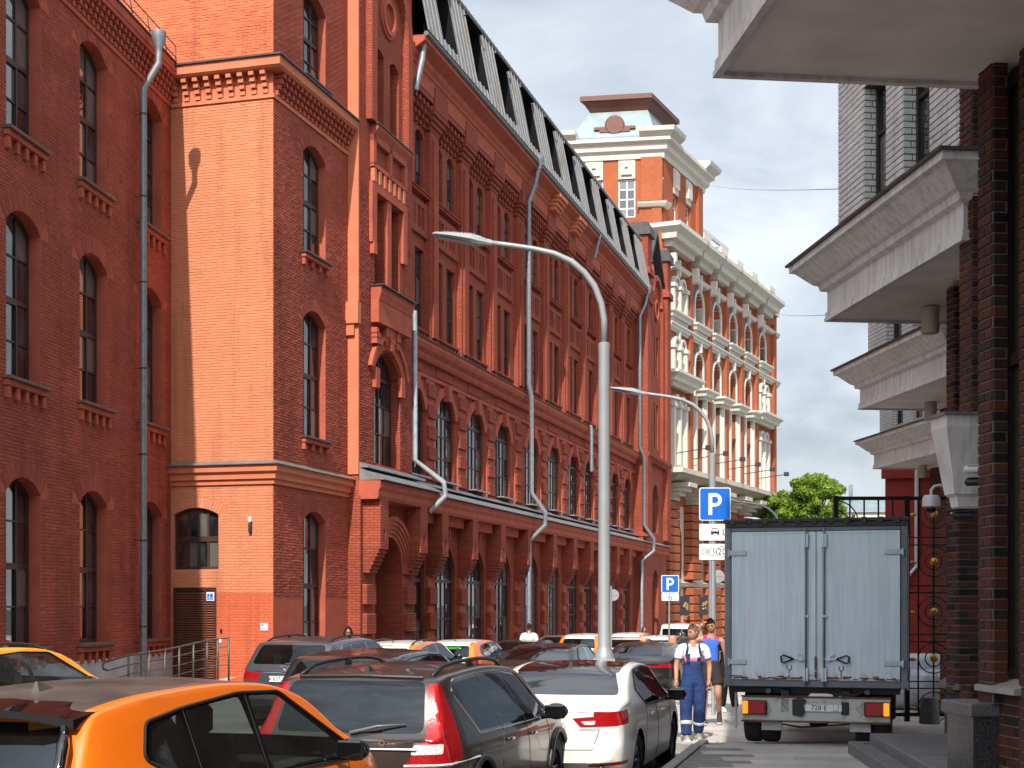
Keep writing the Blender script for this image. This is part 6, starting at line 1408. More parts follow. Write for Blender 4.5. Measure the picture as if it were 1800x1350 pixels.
_c = m_slab.mix(1., _c, m_slab.ramp(m_slab.noise(.9, 6, .6, _p), [(.3, .72), (.7, 1.1)]), 'MULTIPLY'); _c = m_slab.mix(1., _c, m_slab.ramp(m_slab.noise(90, 3, .7, _p), [(.3, .85), (.7, 1.1)]), 'MULTIPLY')
m_slab.col(_c); m_slab.bump(m_slab.noise(70, 4, .6, _p), .2, .004); m_slab = m_slab.m
SLW, SLD = .90, .40
sm = []
for k in range(4):
    b = MB(); b.cbox(-SLW / 2 + .004, SLW / 2 - .004, -SLD / 2 + .004, SLD / 2 - .004, -.05, 0, .006); o = b.build('paving_slab', m_slab); sm.append(o.data); bpy.data.objects.remove(o)
ang = R(4); ca, sa = math.cos(ang), math.sin(ang); cand = []; rest = MB()
for i in range(-40, 60):
    for j in range(-8, 110):
        u, v = (i + (.5 if j % 2 else 0) + (.17 if j % 3 else 0)) * SLW, j * SLD; x, y = u * ca + v * sa * .0 + 2, v + u * (-sa) * .6 + 4
        if y < 1 or y > 44: continue
        if x < kerbx(y) + .12 + SLW / 2 or x > max(8, kerbx(y) + 4.5): continue
        cand.append((x, y))
def vis_slab(p):
    x, y = p; px = 900 + 2500 * x / y; py = 1060 + 2500 * (1.8 - wz(y)) / y; return -50 < px < 1850 and py < 1420
cand.sort(key=lambda p: (not vis_slab(p), p[1]))
for n, (x, y) in enumerate(cand):
    pit = math.atan2(wz(y + .2) - wz(y - .2), .4); z = wz(y) + random.uniform(-.003, .003)
    if n < 290: inst('paving_slab', random.choice(sm), pav, (x, y, z), (pit + random.uniform(-.004, .004), random.uniform(-.004, .004), -ang * .6))
    else:
        rest.M = Matrix.Translation((x, y, z)) @ Matrix.Rotation(-ang * .6, 4, 'Z') @ Matrix.Rotation(pit, 4, 'X'); rest.box(-SLW / 2 + .004, SLW / 2 - .004, -SLD / 2 + .004, SLD / 2 - .004, -.05, 0)
_sl = rest.build('paving_slabs', m_slab, pav, recalc=False); _sl['kind'] = 'stuff'
b = MB(); b.cbox(-.07, .07, -.49, .49, -.3, .0, .015); o = b.build('kerb_stone', plain('grey kerb stone', (.34, .33, .31), .85, var=.2, vsc=6, bump=.2)); km = o.data; bpy.data.objects.remove(o)
y = 2.0
while y < 60:
    y2 = y + (.985 if not 20.4 < y < 22 else .4); xa, xb = kerbx(y), kerbx(y2); d = Vector((xb - xa, y2 - y, wz(y2) - wz(y))); step = 1.0 / d.length * (y2 - y) if d.length > 0 else 1
    yb = y + step; xb = kerbx(yb); inst('kerb_stone', km, pav, ((xa + xb) / 2, (y + yb) / 2, wz((y + yb) / 2) + .003), (0, 0, -math.atan2(xb - xa, yb - y))); y = yb
m_tact = plain('worn yellow paint kerb', (.30, .25, .13), .9, var=.35, vsc=12, bump=.4)
# pavement along the factory
b = MB(); b.M = frame(-6.41, 38.16, 0, A_M); b.box(-3, 60, -3.0, .1, -3, -.62); 
for x0, x1, z in ((-3, 8, -.50), (8, 18, -.62), (18, 28, -.82), (28, 40, -1.0), (40, 60.5, -1.25)): b.box(x0, x1, -3.0, .05, z - .6, z)
tag(b.build('far_pavement', plain('dark paving', (.14, .135, .13), .85, var=.2)), kind='structure')
# granite steps by the entrance
m_step_d = m_step
st = thing('granite_steps', 'two low grey granite steps in the shade at the right', 'steps', (4.3, 18.2, -.12), R(-5.0))
b = MB(); b.cbox(0, 2.6, -7.5, 0, -.25, .155, .012); b.build('lower_step', m_step, st)
b = MB(); b.cbox(.22, 2.6, -7.5, -.32, .10, .285, .012); b.build('upper_step', m_step, st)
b = MB()
for k in range(6): b.box(.225, 2.6, -.6 - k * .95, -.595 - k * .95, .284, .2862)
b.box(1.2, 1.205, -7.4, -.33, .284, .2863); b.build('paving_joint', m_bed, st)
b = MB(); b.lathe([(.035, 0), (.03, .006), (.001, .006)], (.18, -.35, .155), 10); b.build('drain_cap', m_black, st)
bo = thing('concrete_bollard', 'stubby grey concrete bollard in front of the black gate', 'bollard', (W(1634, 22.6), 22.6, -.12))
b = MB(); b.lathe([(.15, 0), (.165, .02), (.13, .40), (.115, .42), (.001, .425)], n=20); b.build('bollard_body', plain('pitted concrete', (.26, .27, .265), .9, var=.2, vsc=8, bump=.3, bsc=70), bo, auto=40)
bw = thing('wrapped_post', 'post wrapped in clear bluish plastic film against the dark plinth', 'post', (W(1712, 15.2), 15.2, -.12))
m_film = NT('plastic film'); m_film.set(Roughness=.2); m_film.col(m_film.ramp(m_film.noise(14, 6, .7, dist=2), [(.35, (.10, .13, .17)), (.7, (.28, .34, .40))])); m_film.bump(m_film.noise(18, 5, .6, dist=3), .8, .03); m_film = m_film.m
b = MB(); b.lathe([(.10, 0), (.085, .3), (.095, .6), (.09, .72), (.115, .76), (.10, .80), (.001, .81)], n=14); b.build('film', m_film, bw, True)
# ------------------------------------------------------------------ black gate with gold balls
m_iron = plain('black wrought iron', (.008, .008, .009), .4, var=.1); m_gold = plain('gold paint', (.60, .33, .05), .3, .6, var=.1)
GY = 24.0; gx = lambda px: W(px, GY); gzv = lambda py: 1.8 - (py - 1060) / 2500 * GY
gate = thing('iron_gate', 'tall black iron gate with ring ornaments and gold balls beside the truck', 'gate', (gx(1595), GY, 0)); ox = gx(1595)
def bar(nm, x0, z0, x1, z1, r=.012):
    b = MB()
    if x0 == x1: b.box(x0 - ox - r, x0 - ox + r, -r, r, z0, z1)
    else: b.box(x0 - ox, x1 - ox, -r * .9, r * .9, z0 - r, z0 + r)
    return b.build(nm, m_iron, gate)
ZT, ZB = gzv(876), gzv(1256)
for px in (1469, 1594): bar('post', gx(px), -.2, gx(px), ZT + .04, .04)
bar('top_rail', gx(1465), ZT, gx(1668), ZT, .03); bar('bottom_rail', gx(1465), ZB, gx(1668), ZB, .03)
for px in (1494, 1519, 1544, 1569): bar('upright', gx(px), ZB, gx(px), ZT, .012)
for px in (1614, 1641, 1664): bar('upright', gx(px), ZB, gx(px), ZT, .012)
for py in (945, 958, 1030, 1042, 1115, 1128, 1198, 1210): bar('crossbar', gx(1465), gzv(py), gx(1668), gzv(py), .010)
b = MB(); b.tube([(gx(1469) - ox + .38 * math.sin(a), 0, ZT - .42 + .38 * math.cos(a)) for a in [R(i * 9) for i in range(11)]], .012, 5); b.tube([(gx(1469) - ox + .22 * math.sin(a), 0, ZT - .42 + .22 * math.cos(a)) for a in [R(i * 9) for i in range(11)]], .012, 5); b.build('quarter_ring', m_iron, gate)
for py in (903, 987, 1075, 1157, 1243):
    for r in (.255, .14): b = MB(); b.tube([(gx(1641) - ox + r * math.cos(a), 0, gzv(py) + r * math.sin(a)) for a in [i * math.pi / 14 for i in range(29)]], .011, 5, caps=False); b.build('ring', m_iron, gate)
    b = MB(); b.sphere((gx(1641) - ox, -.03, gzv(py)), .068, 14, 9); b.build('gold_ball', m_gold, gate, True)
    b = MB(); b.sphere((gx(1604) - ox, -.0, gzv(py + 2)), .034, 8, 6); b.lathe([(.02, -.06), (.04, 0), (.02, .06)], (gx(1604) - ox, 0, gzv(py + 2)), 6, 'x'); b.build('gold_knob', m_gold, gate, True)
for px in (1500, ): b = MB(); b.sphere((gx(px) - ox, 0, gzv(907)), .034, 8, 6); b.build('gold_knob', m_gold, gate, True)
# things behind the gate: a car under a pale cover and a planter
cv = thing('covered_crate', 'pale sheet draped over a low stack behind the black gate', 'cover', (W(1640, 30), 30, -.4))
b = MB(); b.cbox(-.9, .8, 0, 1.2, 0, .75, .1); b.cbox(-.5, .85, 1.6, 2.6, 0, 1.05, .12); b.build('sheet', plain('pale plastic sheet', (.42, .44, .48), .5, var=.3, vsc=3, bump=.6, bsc=7, bd=.05), cv, True)
fl = thing('flower_box', 'red box of flowers behind the gate by the red house', 'flower box', (W(1605, 34), 34, .35))
b = MB(); b.cbox(-.45, .45, -.15, .15, -.9, -.05, .03); b.build('box', plain('red plastic', (.45, .02, .02), .5), fl)
b = MB(); rr = random.Random(4)
for i in range(160): p = Vector((rr.uniform(-.42, .42), rr.uniform(-.15, .15), rr.uniform(-.08, .28))); q = Vector((rr.uniform(-1, 1), rr.uniform(-1, 1), rr.uniform(-1, 1))) * .05; s_ = Vector((rr.uniform(-1, 1), rr.uniform(-1, 1), rr.uniform(-1, 1))) * .03; b.add([p - q, p + s_, p + q, p - s_], [(0, 1, 2, 3)])
_f = b.build('flowers', leafmat('planter leaf', (.16, .14, .05)), fl, recalc=False); _f['kind'] = 'stuff'
# ------------------------------------------------------------------ security cameras on the brick building
m_camw = plain('white camera housing', (.62, .62, .60), .35, var=.04)
dc = thing('dome_camera', 'white dome security camera on a curved arm by the gate', 'camera', (W(1637, 20.5), 20.5, 1.8 + 190 / 2500 * 20.5))
b = MB(); b.lathe([(.001, .0), (.10, -.005), (.125, -.05), (.13, -.17), (.10, -.19)], n=20); b.build('housing', m_camw, dc, auto=40)
b = MB(); b.sphere((0, 0, -.19), .085, 14, 8, (1, 1, .9)); b.build('dome_glass', m_gloss, dc, True)
b = MB(); b.tube([(0, 0, -.02), (.0, 0, .07), (.04, 0, .12), (.12, 0, .14), (.3, 0, .10), (.6, .0, .08)], .022, 8); b.build('arm', m_camw, dc, True)
def bullet(label, px, py, Y, m_, yaw):
    c = thing('bullet_camera', label, 'camera', (W(px, Y), Y, 1.8 - (py - 1060) / 2500 * Y), R(yaw), 'bullet cameras on the brick building')
    b = MB(); b.lathe([(.001, -.12), (.035, -.12), (.04, -.1), (.04, .08), (.02, .1)], (0, 0, 0), 12, 'y'); b.box(-.045, .045, -.15, .06, .038, .045); b.build('housing', m_, c, auto=40)
    b = MB(); b.lathe([(.001, -.122), (.028, -.122), (.028, -.118)], (0, 0, 0), 10, 'y'); b.build('lens', m_gloss, c)
    b = MB(); b.tube([(0, .05, -.03), (.06, .08, .02), (.14, .1, .03)], .014, 6); b.build('bracket', m_camw, c)
bullet('white bullet camera on the end of the entrance canopy', 1712, 825, 14.3, m_camw, 60); bullet('black bullet camera under the white one on the entrance canopy', 1714, 847, 14.3, m_black, 60); bullet('dark bullet camera lowest, under the entrance canopy', 1690, 906, 14.3, m_black, 70)
# ------------------------------------------------------------------ lamp posts
m_lamp = plain('grey lamp post paint', (.30, .32, .33), .45, .2, var=.06); m_lampd = plain('dark lamp post paint', (.10, .115, .125), .45, .2, var=.06); m_lens = plain('lamp diffuser', (.45, .46, .46), .3, var=.05)
def lamp_post(label, X, Y, zg, m_, proto=None):
    t = thing('lamp_post', label, 'lamp post', (X, Y, zg), 0, 'street lamp posts along the kerb'); k = 2.15
    if proto:
        for ch in proto.children:
            c = ch.copy(); COL.objects.link(c); c.parent = t
            if m_ is not m_lamp and ch.data.materials[0] is m_lamp: c.data = ch.data.copy(); c.data.materials[0] = m_
            for g in ch.children: d = g.copy(); COL.objects.link(d); d.parent = c
        return t
    z0 = .35   # heights below are above the road
    b = MB(); b.lathe([(.24, 0), (.24, .2), (.2, .3), (.19, 1.0), (.20, 1.05), (.17, 1.12), (.175, 1.3), (.155, 1.36), (.13, 1.42), (.104, 1.5), (.10, 3.5), (.096, 6.45), (.1, 6.5), (.1, 6.6), (.058, 6.62)], n=22); pl = b.build('pole', m_, t, auto=35)
    b = MB()
    for i in range(22): a = 2 * math.pi * i / 22; b.tube([(.165 * math.cos(a), .165 * math.sin(a), 1.06), (.185 * math.cos(a), .185 * math.sin(a), 1.16), (.165 * math.cos(a), .165 * math.sin(a), 1.3)], [.018, .026, .012], 5)
    b.build('collar', m_, t, True)
    b = MB(); b.tube([(0, 0, 6.55), (-.0, 0, 7.0), (-.05, 0, 7.28), (-.17, 0, 7.58), (-.34, 0, 7.80), (-.55, 0, 7.98), (-.85, 0, 8.12), (-1.2, 0, 8.2), (-1.6, 0, 8.26), (-1.98, 0, 8.31)], [.056] * 6 + [.05, .046, .042, .04], 10); b.build('arm', m_, t, True)
    b = MB()
    xs = [(-1.9, .045, .045, 8.30), (-2.0, .06, .05, 8.315), (-2.1, .11, .075, 8.33), (-2.25, .15, .075, 8.36), (-2.6, .15, .05, 8.41), (-2.85, .12, .03, 8.44), (-2.9, .06, .012, 8.445)]
    vv = []
    for x, hw, hh, z in xs: vv += [(x, -hw, z - hh * .3), (x, -hw * .7, z - hh), (x, hw * .7, z - hh), (x, hw, z - hh * .3), (x, hw * .6, z + hh), (x, -hw * .6, z + hh)]
    b.add(vv, [(6 * i + j, 6 * i + (j + 1) % 6, 6 * i + 6 + (j + 1) % 6, 6 * i + 6 + j) for i in range(len(xs) - 1) for j in range(6)] + [tuple(range(5, -1, -1)), tuple(range(36, 42))]); hd = b.build('lamp_head', m_, t, auto=40)
    b = MB(); b.add([(-2.2, -.10, 8.272), (-2.2, .10, 8.272), (-2.8, .09, 8.385), (-2.8, -.09, 8.385)], [(0, 1, 2, 3)]); b.build('diffuser', m_lens, hd, recalc=False)
    b = MB()
    for i in range(11): x = -2.2 - i * .05; b.box(x - .008, x + .008, -.1, .1, 8.41 + (i * .05) * .1, 8.443 + (i * .05) * .07)
    b.build('cooling_fin', m_, hd)
    return t
LP = lamp_post('tall grey lamp post, the nearest one, with an ornate collar at its foot', W(1062, 24), 24, gz(24), m_lamp)
lamp_post('grey lamp post behind the big blue parking sign', W(1252, 40), 40, gz(40) + .1, m_lamp, LP)
lamp_post('dark grey lamp post rising just above the truck roof', W(1371, 67), 67, gz(67) - .6, m_lampd, LP)
lamp_post('pale lamp post behind the dark one, left of the tree', W(1399, 79), 79, gz(79) - .6, m_lamp, LP)
lamp_post('farthest pale lamp post, lowest over the truck roof', W(1432, 96), 96, gz(96) - .8, m_lamp, LP)
# ------------------------------------------------------------------ road signs
def rrect(x0, x1, z0, z1, r, n=4): return rounded([(x0, z0), (x1, z0), (x1, z1), (x0, z1)], r, n)
def plate(parent, name, x0, x1, z0, z1, y, mat, r=.03, t=.006):
    b = MB(); b.ext(rrect(x0, x1, z0, z1, r), y, y + t, 'y'); return b.build(name, mat, parent)
def letterP(parent, cx, cz, s, y):
    b = MB(); x0 = cx - .3 * s; b.box(x0, x0 + .17 * s, y, y + .003, cz - .5 * s, cz + .5 * s)
    ro, ri = .31 * s, .15 * s; zc = cz + .5 * s - ro; xa = x0 + .30 * s
    for i in range(14):
        t0, t1_ = R(-90 + 180 * i / 14), R(-90 + 180 * (i + 1) / 14); b.ext([(xa + r * math.cos(t), zc + r * math.sin(t)) for r, t in ((ri, t0), (ri, t1_), (ro, t1_), (ro, t0))], y, y + .003, 'y')
    b.box(x0 + .17 * s, xa, y, y + .003, zc + ri, zc + ro); b.box(x0 + .17 * s, xa, y, y + .003, zc - ro, zc - ri); return b.build('letter', m_white, parent)
m_signback = plain('sign back grey', (.36, .37, .38), .5, .4, var=.08); m_post = plain('sign post grey', (.40, .42, .43), .4, .5, var=.08)
SY = 28.0; sx, sz = W(1257, SY), lambda py: 1.8 - (py - 1060) / 2500 * SY
sg = thing('parking_sign', 'big blue parking sign with two white plates below it', 'road sign', (sx, SY, 0))
b = MB(); b.tube([(-.03, .05, -.5), (-.03, .05, sz(862))], .038, 10); b.build('post', m_post, sg)
p_ = plate(sg, 'blue_panel', -.312, .308, sz(915), sz(857), 0, m_white, .05); plate(p_, 'blue_field', -.295, .291, sz(915) + .017, sz(857) - .017, -.004, m_blue, .04); letterP(p_, -.002, (sz(915) + sz(857)) / 2, .43, -.008)
q_ = plate(sg, 'car_plate', -.312, .308, sz(950), sz(921), 0, m_white, .03)
b = MB(); zc = sz(938); b.ext([(-.085, zc), (.085, zc), (.085, zc + .03), (.07, zc + .045), (-.07, zc + .045), (-.085, zc + .03)], -.004, 0, 'y'); b.box(-.075, -.045, -.004, 0, zc - .03, zc); b.box(.045, .075, -.004, 0, zc - .03, zc)
for c in ((-.07, .045, -.05, .105), (-.05, .1, .05, .105), (.05, .105, .07, .045)): b.tube([(c[0], -.002, zc + c[1]), (c[2], -.002, zc + c[3])], .007, 4)
for x in (.15, .155): b.box(x, x + .012, -.004, 0, zc - .03, zc + .1)
b.box(.13, .19, -.004, 0, zc - .03, zc - .02); b.build('car_pictogram', m_ink, q_)
q_ = plate(sg, 'price_plate', -.312, .308, sz(984), sz(956), 0, m_white, .03); zc = (sz(984) + sz(956)) / 2
for x, r, s_, tx in ((-.20, .062, .075, '10'), (-.055, .078, .10, '15'), (.135, .105, .15, '20')):
    b = MB(); b.tube([(x + r * math.cos(a), -.003, zc + r * math.sin(a)) for a in [i * math.pi / 12 for i in range(25)]], .005, 4, caps=False); b.build('circle', m_ink, q_)
    inst('price', text_mesh('price', tx, s_ * 1.15, m_ink, .001), q_, (x, -.003, zc), (R(90), 0, 0))
SY2 = 50.0; sz2 = lambda py: 1.8 - (py - 1060) / 2500 * SY2
sg = thing('parking_sign', 'smaller blue parking sign with a wheelchair plate, farther down the street', 'road sign', (W(1178, SY2), SY2, 0))
b = MB(); b.tube([(-.03, .05, -1.2), (-.03, .05, sz2(1014))], .032, 8); b.build('post', m_post, sg)
p_ = plate(sg, 'blue_panel', -.31, .31, sz2(1042), sz2(1011), 0, m_white, .05); plate(p_, 'blue_field', -.285, .285, sz2(1042) + .025, sz2(1011) - .025, -.004, m_blue, .04); letterP(p_, 0, (sz2(1042) + sz2(1011)) / 2, .42, -.008)
q_ = plate(sg, 'wheelchair_plate', -.30, .30, sz2(1056), sz2(1043), 0, m_white, .03); b = MB(); wheelchair(b, 0, (sz2(1056) + sz2(1043)) / 2, .2, -.006); b.build('wheelchair_symbol', m_ink, q_)
def roundback(label, px, py, Y, r, pole_px):
    t = thing('round_sign', label, 'road sign', (W(px, Y), Y, 0), 0, 'round signs seen from behind'); z = 1.8 - (py - 1060) / 2500 * Y
    b = MB(); b.lathe([(.001, -.01), (r, -.01), (r, .01), (.001, .012)], (0, 0, z), 20, 'y'); b.build('disc', m_signback, t, auto=40)
    b = MB(); b.box(-r * .8, r * .8, -.02, -.008, z - .02, z + .02); b.tube([(W(pole_px, Y) - W(px, Y), -.04, -1.2), (W(pole_px, Y) - W(px, Y), -.04, z + r + .1)], .03, 8); b.build('post', m_post, t)
roundback('round sign seen from behind, right of the thick lamp post', 1078, 1046, 44, .18, 1074); roundback('round sign seen from behind, under the big parking sign', 1262, 1013, 44, .2, 1254)
# small wall plates and lamp on the orange wall
for nm, lab, u, z, w_, h_, m_ in (('wall_plaque', 'white plaque low on the orange wall by the corner', -.25, 1.06, .22, .20, m_white), ('door_buzzer', 'small dark buzzer right of the louvred door', -1.53, .98, .06, .12, m_black), ('door_switch', 'white switch plate below the buzzer', -1.56, .72, .08, .12, m_white)):
    t = thing(nm, lab, 'plate', (-6.41, 38.16, 0), A_M); b = MB(); b.M = LW; b.cbox(u - w_ / 2, u + w_ / 2, -.03, -.008, z, z + h_, .006); o = b.build('plate', m_, t)
    if nm == 'wall_plaque': b = MB(); b.M = LW; b.box(u - .08, u - .02, -.033, -.03, z + .13, z + .17); b.box(u - .08, u + .07, -.033, -.03, z + .05, z + .065); b.build('print', m_blue, o)
t = thing('wall_lamp', 'small pale wall lamp on the orange wall right of the arched window', 'lamp', (-6.41, 38.16, 0), A_M)
b = MB(); b.M = LW; b.cbox(-.70, -.60, -.10, 0, 3.98, 4.12, .01); b.build('bracket', m_camw, t); b = MB(); b.M = LW; b.lathe([(.045, -.28), (.05, -.05), (.03, 0)], (-.65, -.06, 3.98), 12); b.build('lamp_shade', m_bronze, t, auto=40)
# ramp with tubular steel handrail
hr = thing('ramp_handrail', 'brown tubular handrail of the ramp in front of the louvred door', 'handrail', (W(190, 33), 33, 0))
m_steel = plain('brown stainless tube', (.11, .09, .08), .45, .4, var=.1); PX = [(190, 33, 1162, 1), (226, 33.6, 1152, 1), (262, 34.2, 1146, 1), (290, 34.7, 1142, 1), (315, 35.1, 1137, 1), (340, 35.5, 1131, 1), (364, 35.9, 1126, 1), (383, 36.2, 1122, 1), (402, 36.0, 1121, 1)]
pts = [Vector((W(p, y) - W(190, 33), y - 33, 1.8 - (py - 1060) / 2500 * y)) for p, y, py, _ in PX]
for i, p in enumerate(pts[1:], 1): b = MB(); b.tube([p + Vector((0, 0, -1.1)), p + Vector((0, 0, .02))], .026, 8); b.build('post', m_steel, hr, True)
for dz, r in ((0, .024), (-.22, .016), (-.45, .012), (-.68, .012)):
    b = MB(); q = [p + Vector((0, 0, dz)) for p in pts]; q = q if dz else [q[0] + Vector((0, 0, -.22)), q[0] + Vector((-.09, -.05, -.18)), q[0] + Vector((-.11, -.06, -.1)), q[0] + Vector((-.07, -.03, -.03))] + q; b.tube(q, r, 8); b.build('rail', m_steel, hr, True)
rp = MB(); rp.add([(p.x, p.y + d, p.z - 1.05) for p in pts for d in (-.02, 1.1)] + [(p.x, p.y + d, -1.5) for p in pts for d in (-.02, 1.1)], [(2 * i, 2 * i + 2, 2 * i + 3, 2 * i + 1) for i in range(len(pts) - 1)] + [(2 * i, 2 * i + 18, 2 * i + 20, 2 * i + 2) for i in range(len(pts) - 1)]); o = rp.build('ramp_slab', m_plinth, hr)
# overhead wires
for lab, a, c, sag in (('thin overhead cable higher up, crossing from the tower to the white brick wall', (W(1225, 112), 112, 1.8 + 742 / 2500 * 112), (W(1480, 26), 26, 1.8 + 728 / 2500 * 26), .25), ('thin overhead cable lower down, crossing to the second canopy', (W(1340, 130), 130, 1.8 + 521 / 2500 * 130), (W(1480, 26), 26, 1.8 + 508 / 2500 * 26), .3)):
    b = MB(); A_, C_ = Vector(a), Vector(c); b.tube([A_ + (C_ - A_) * t_ - Vector((0, 0, sag * 4 * t_ * (1 - t_))) for t_ in [i / 16 for i in range(17)]], .009, 5); tag(b.build('overhead_cable', m_post), lab, 'cable', 'cables over the street')
# ------------------------------------------------------------------ box truck
m_tbox = NT('blue grey truck panel'); m_tbox.set(Roughness=.38, Specular_IOR_Level=.5)
_v = m_tbox.new('Mapping'); _v.inputs['Scale'].default_value = (14, 14, .7); m_tbox.l(m_tbox.coord(), _v.inputs[0])
_c = m_tbox.mix(1., m_tbox.ramp(m_tbox.noise(1.1, 6, .6), [(.3, (.50, .58, .64)), (.7, (.58, .66, .715))]), m_tbox.ramp(m_tbox.noise(1.5, 5, .6, _v.outputs[0]), [(.3, .88), (.6, 1.03)]), 'MULTIPLY')
_sp = m_tbox.new('SeparateXYZ'); m_tbox.l(m_tbox.coord(), _sp.inputs[0])
_rz = m_tbox.ramp(_sp.outputs[2], [(.0, 1.), (.08, 1.), (.16, 0.)]); _mr = m_tbox.new('MapRange'); _mr.inputs[1].default_value = .78; _mr.inputs[2].default_value = 1.05; _mr.inputs[3].default_value = 1; _mr.inputs[4].default_value = 0; m_tbox.l(_sp.outputs[2], _mr.inputs[0])
_rn = m_tbox.ramp(m_tbox.noise(9, 8, .7), [(.52, 0), (.62, 1)])
_c = m_tbox.mix(m_tbox.math('MULTIPLY', _rn, _mr.outputs[0]), _c, (.15, .06, .02)); m_tbox.col(_c); m_tbox.bump(m_tbox.noise(1.6, 3), .25, .05); m_tbox = m_tbox.m
m_tframe = plain('truck frame grey', (.13, .15, .17), .5, var=.2, vsc=4); m_troof = plain('tarred roof edge', (.03, .028, .027), .7, var=.5, vsc=9, bump=.5, bsc=20)
m_dirtywhite = NT('dirty white beam'); m_dirtywhite.set(Roughness=.5); m_dirtywhite.col(m_dirtywhite.mix(m_dirtywhite.ramp(m_dirtywhite.noise(6, 7, .7), [(.55, 0), (.7, .8)]), (.45, .46, .44), (.16, .09, .05))); m_dirtywhite = m_dirtywhite.m
m_rust = plain('rust', (.13, .05, .018), .85, var=.5, vsc=15, bump=.4)
TY = 19.0
tk = thing('box_truck', 'grey blue box truck seen from behind with its rear doors shut', 'truck', (W(1432, TY), TY, wz(TY)), R(-15.9))
ZB_, ZT_, HW, LB = .80, 3.03, 1.20, 4.3
b = MB(); b.box(-HW + .01, HW - .01, .06, LB, ZB_ + .01, ZT_ - .03); b.build('cargo_box', m_tbox, tk)
b = MB()
for x0, x1, z0, z1 in ((-HW, -HW + .09, ZB_, ZT_), (HW - .09, HW, ZB_, ZT_), (-HW + .09, HW - .09, ZB_, ZB_ + .10), (-HW + .09, HW - .09, ZT_ - .14, ZT_)): b.cbox(x0, x1, 0, .1, z0, z1, .008)
for s_ in (-1, 1):
    b.box(s_ * HW - .012, s_ * HW + .012, .0, LB, ZB_ - .02, ZB_ + .1)
b.build('rear_frame', m_tframe, tk)
b = MB(); b.cbox(-HW - .02, HW + .02, -.03, LB + .05, ZT_ - .02, ZT_ + .03, .012); b.cbox(-HW + .02, HW - .02, -.022, .05, ZT_ - .085, ZT_ - .021, .008)
rr = random.Random(3)
for i in range(11): x = -HW + .12 + i * .215; b.cbox(x - .04, x + .04, -.036, 0, ZT_ - .05, ZT_ + .038, .01)
b.build('roof_edge', m_troof, tk)
for s_ in (-1, 1):
    x0, x1 = (-HW + .10, -.085) if s_ < 0 else (.105, HW - .10)
    b = MB(); b.cbox(x0, x1, -.018, .05, ZB_ + .095, ZT_ - .145, .008); dr = b.build('rear_door', m_tbox, tk)
    b = MB(); b.box(x0, x1, -.024, -.018, ZB_ + .10, ZB_ + .125); b.box(x0, x1, -.024, -.018, ZT_ - .17, ZT_ - .15)
    xe = x0 if s_ < 0 else x1; b.box(xe - (0 if s_ < 0 else .025), xe + (.025 if s_ < 0 else 0), -.024, -.018, ZB_ + .125, ZT_ - .17); b.build('door_edge', m_tbox, dr)
    xb = -.115 if s_ < 0 else .125
    b = MB(); b.tube([(xb, -.045, ZB_ + .02), (xb, -.045, ZT_ - .1)], .012, 8)
    b.build('locking_bar', m_tframe, dr, True)
    for z in (ZT_ - .27, ZB_ + .95, ZB_ + .17): b = MB(); b.cbox(xb - .035, xb + .035, -.055, -.018, z - (.09 if z > 2 or z < 1.1 else .018), z + (.09 if z > 2 or z < 1.1 else .018), .005); b.build('bar_bracket', m_tbox, dr)
    for z in (ZT_ - .43, ZB_ + .33):
        xh = (x0 - .04, x0 + .2) if s_ < 0 else (x1 - .2, x1 + .04); b = MB(); b.cbox(xh[0], xh[1], -.034, -.018, z - .035, z + .035, .006); b.tube([((xh[0] if s_ < 0 else xh[1]), -.03, z - .05), ((xh[0] if s_ < 0 else xh[1]), -.03, z + .05)], .014, 6); b.build('hinge', plain('pale hinge paint', (.42, .47, .48), .45, var=.1), dr)
    xc = xb + s_ * .16; zc = ZB_ + .38
    b = MB(); b.cbox(min(xb, xc) - .02, max(xb, xc) + .01, -.05, -.03, zc - .013, zc + .013, .004); b.cbox(xb + s_ * .06 - .03, xb + s_ * .06 + .03, -.055, -.018, zc - .03, zc + .04, .006); b.lathe([(.022, 0), (.022, .02)], (xb + s_ * .1, -.06, zc + .06), 10, 'y'); b.build('latch', m_tbox, dr)
    b = MB(); xo = xc + s_ * .13; b.tube([(xc, -.05, zc), (xo, -.055, zc + .05), (xo + s_ * .035, -.055, zc + .03), (xo + s_ * .03, -.055, zc - .04), (xo, -.055, zc - .055), (xc, -.05, zc)], .011, 8); b.build('handle', m_black, dr, True)
    b = MB(); xs_ = xb + s_ * .22; b.tube([(xs_, -.022, ZB_ + .13), (xs_, -.022, ZB_ + .22)], .007, 5); b.tube([(xs_ - .03, -.022, ZB_ + .25), (xs_, -.022, ZB_ + .22), (xs_ + .03, -.022, ZB_ + .25), (xs_ + .03, -.022, ZB_ + .29)], .007, 5); b.tube([(xs_ - .03, -.022, ZB_ + .25), (xs_ - .03, -.022, ZB_ + .29)], .007, 5); b.build('door_stay', m_tframe, dr)
b = MB(); b.cbox(-.083, .103, -.012, .05, ZB_ + .1, ZT_ - .15, .006); b.tube([(.01, -.02, ZB_ + .1), (.01, -.02, ZT_ - .15)], .014, 6); b.build('centre_strip', m_tbox, tk)
b = MB()
for i in range(70):
    x = rr.uniform(-HW + .1, HW - .1); z = ZB_ + .10 + abs(rr.gauss(0, .018)); w_ = rr.uniform(.01, .06); b.box(x - w_, x + w_, -.0262 - i * 2e-5, -.0245, z, z + rr.uniform(.006, .022))
for i in range(10): z = rr.uniform(ZB_ + .1, ZB_ + .4); b.box(-.0, .03, -.0365 - i * 2e-5, -.034, z, z + rr.uniform(.02, .05))
_o = b.build('rust_flakes', m_rust, tk); _o['kind'] = 'stuff'
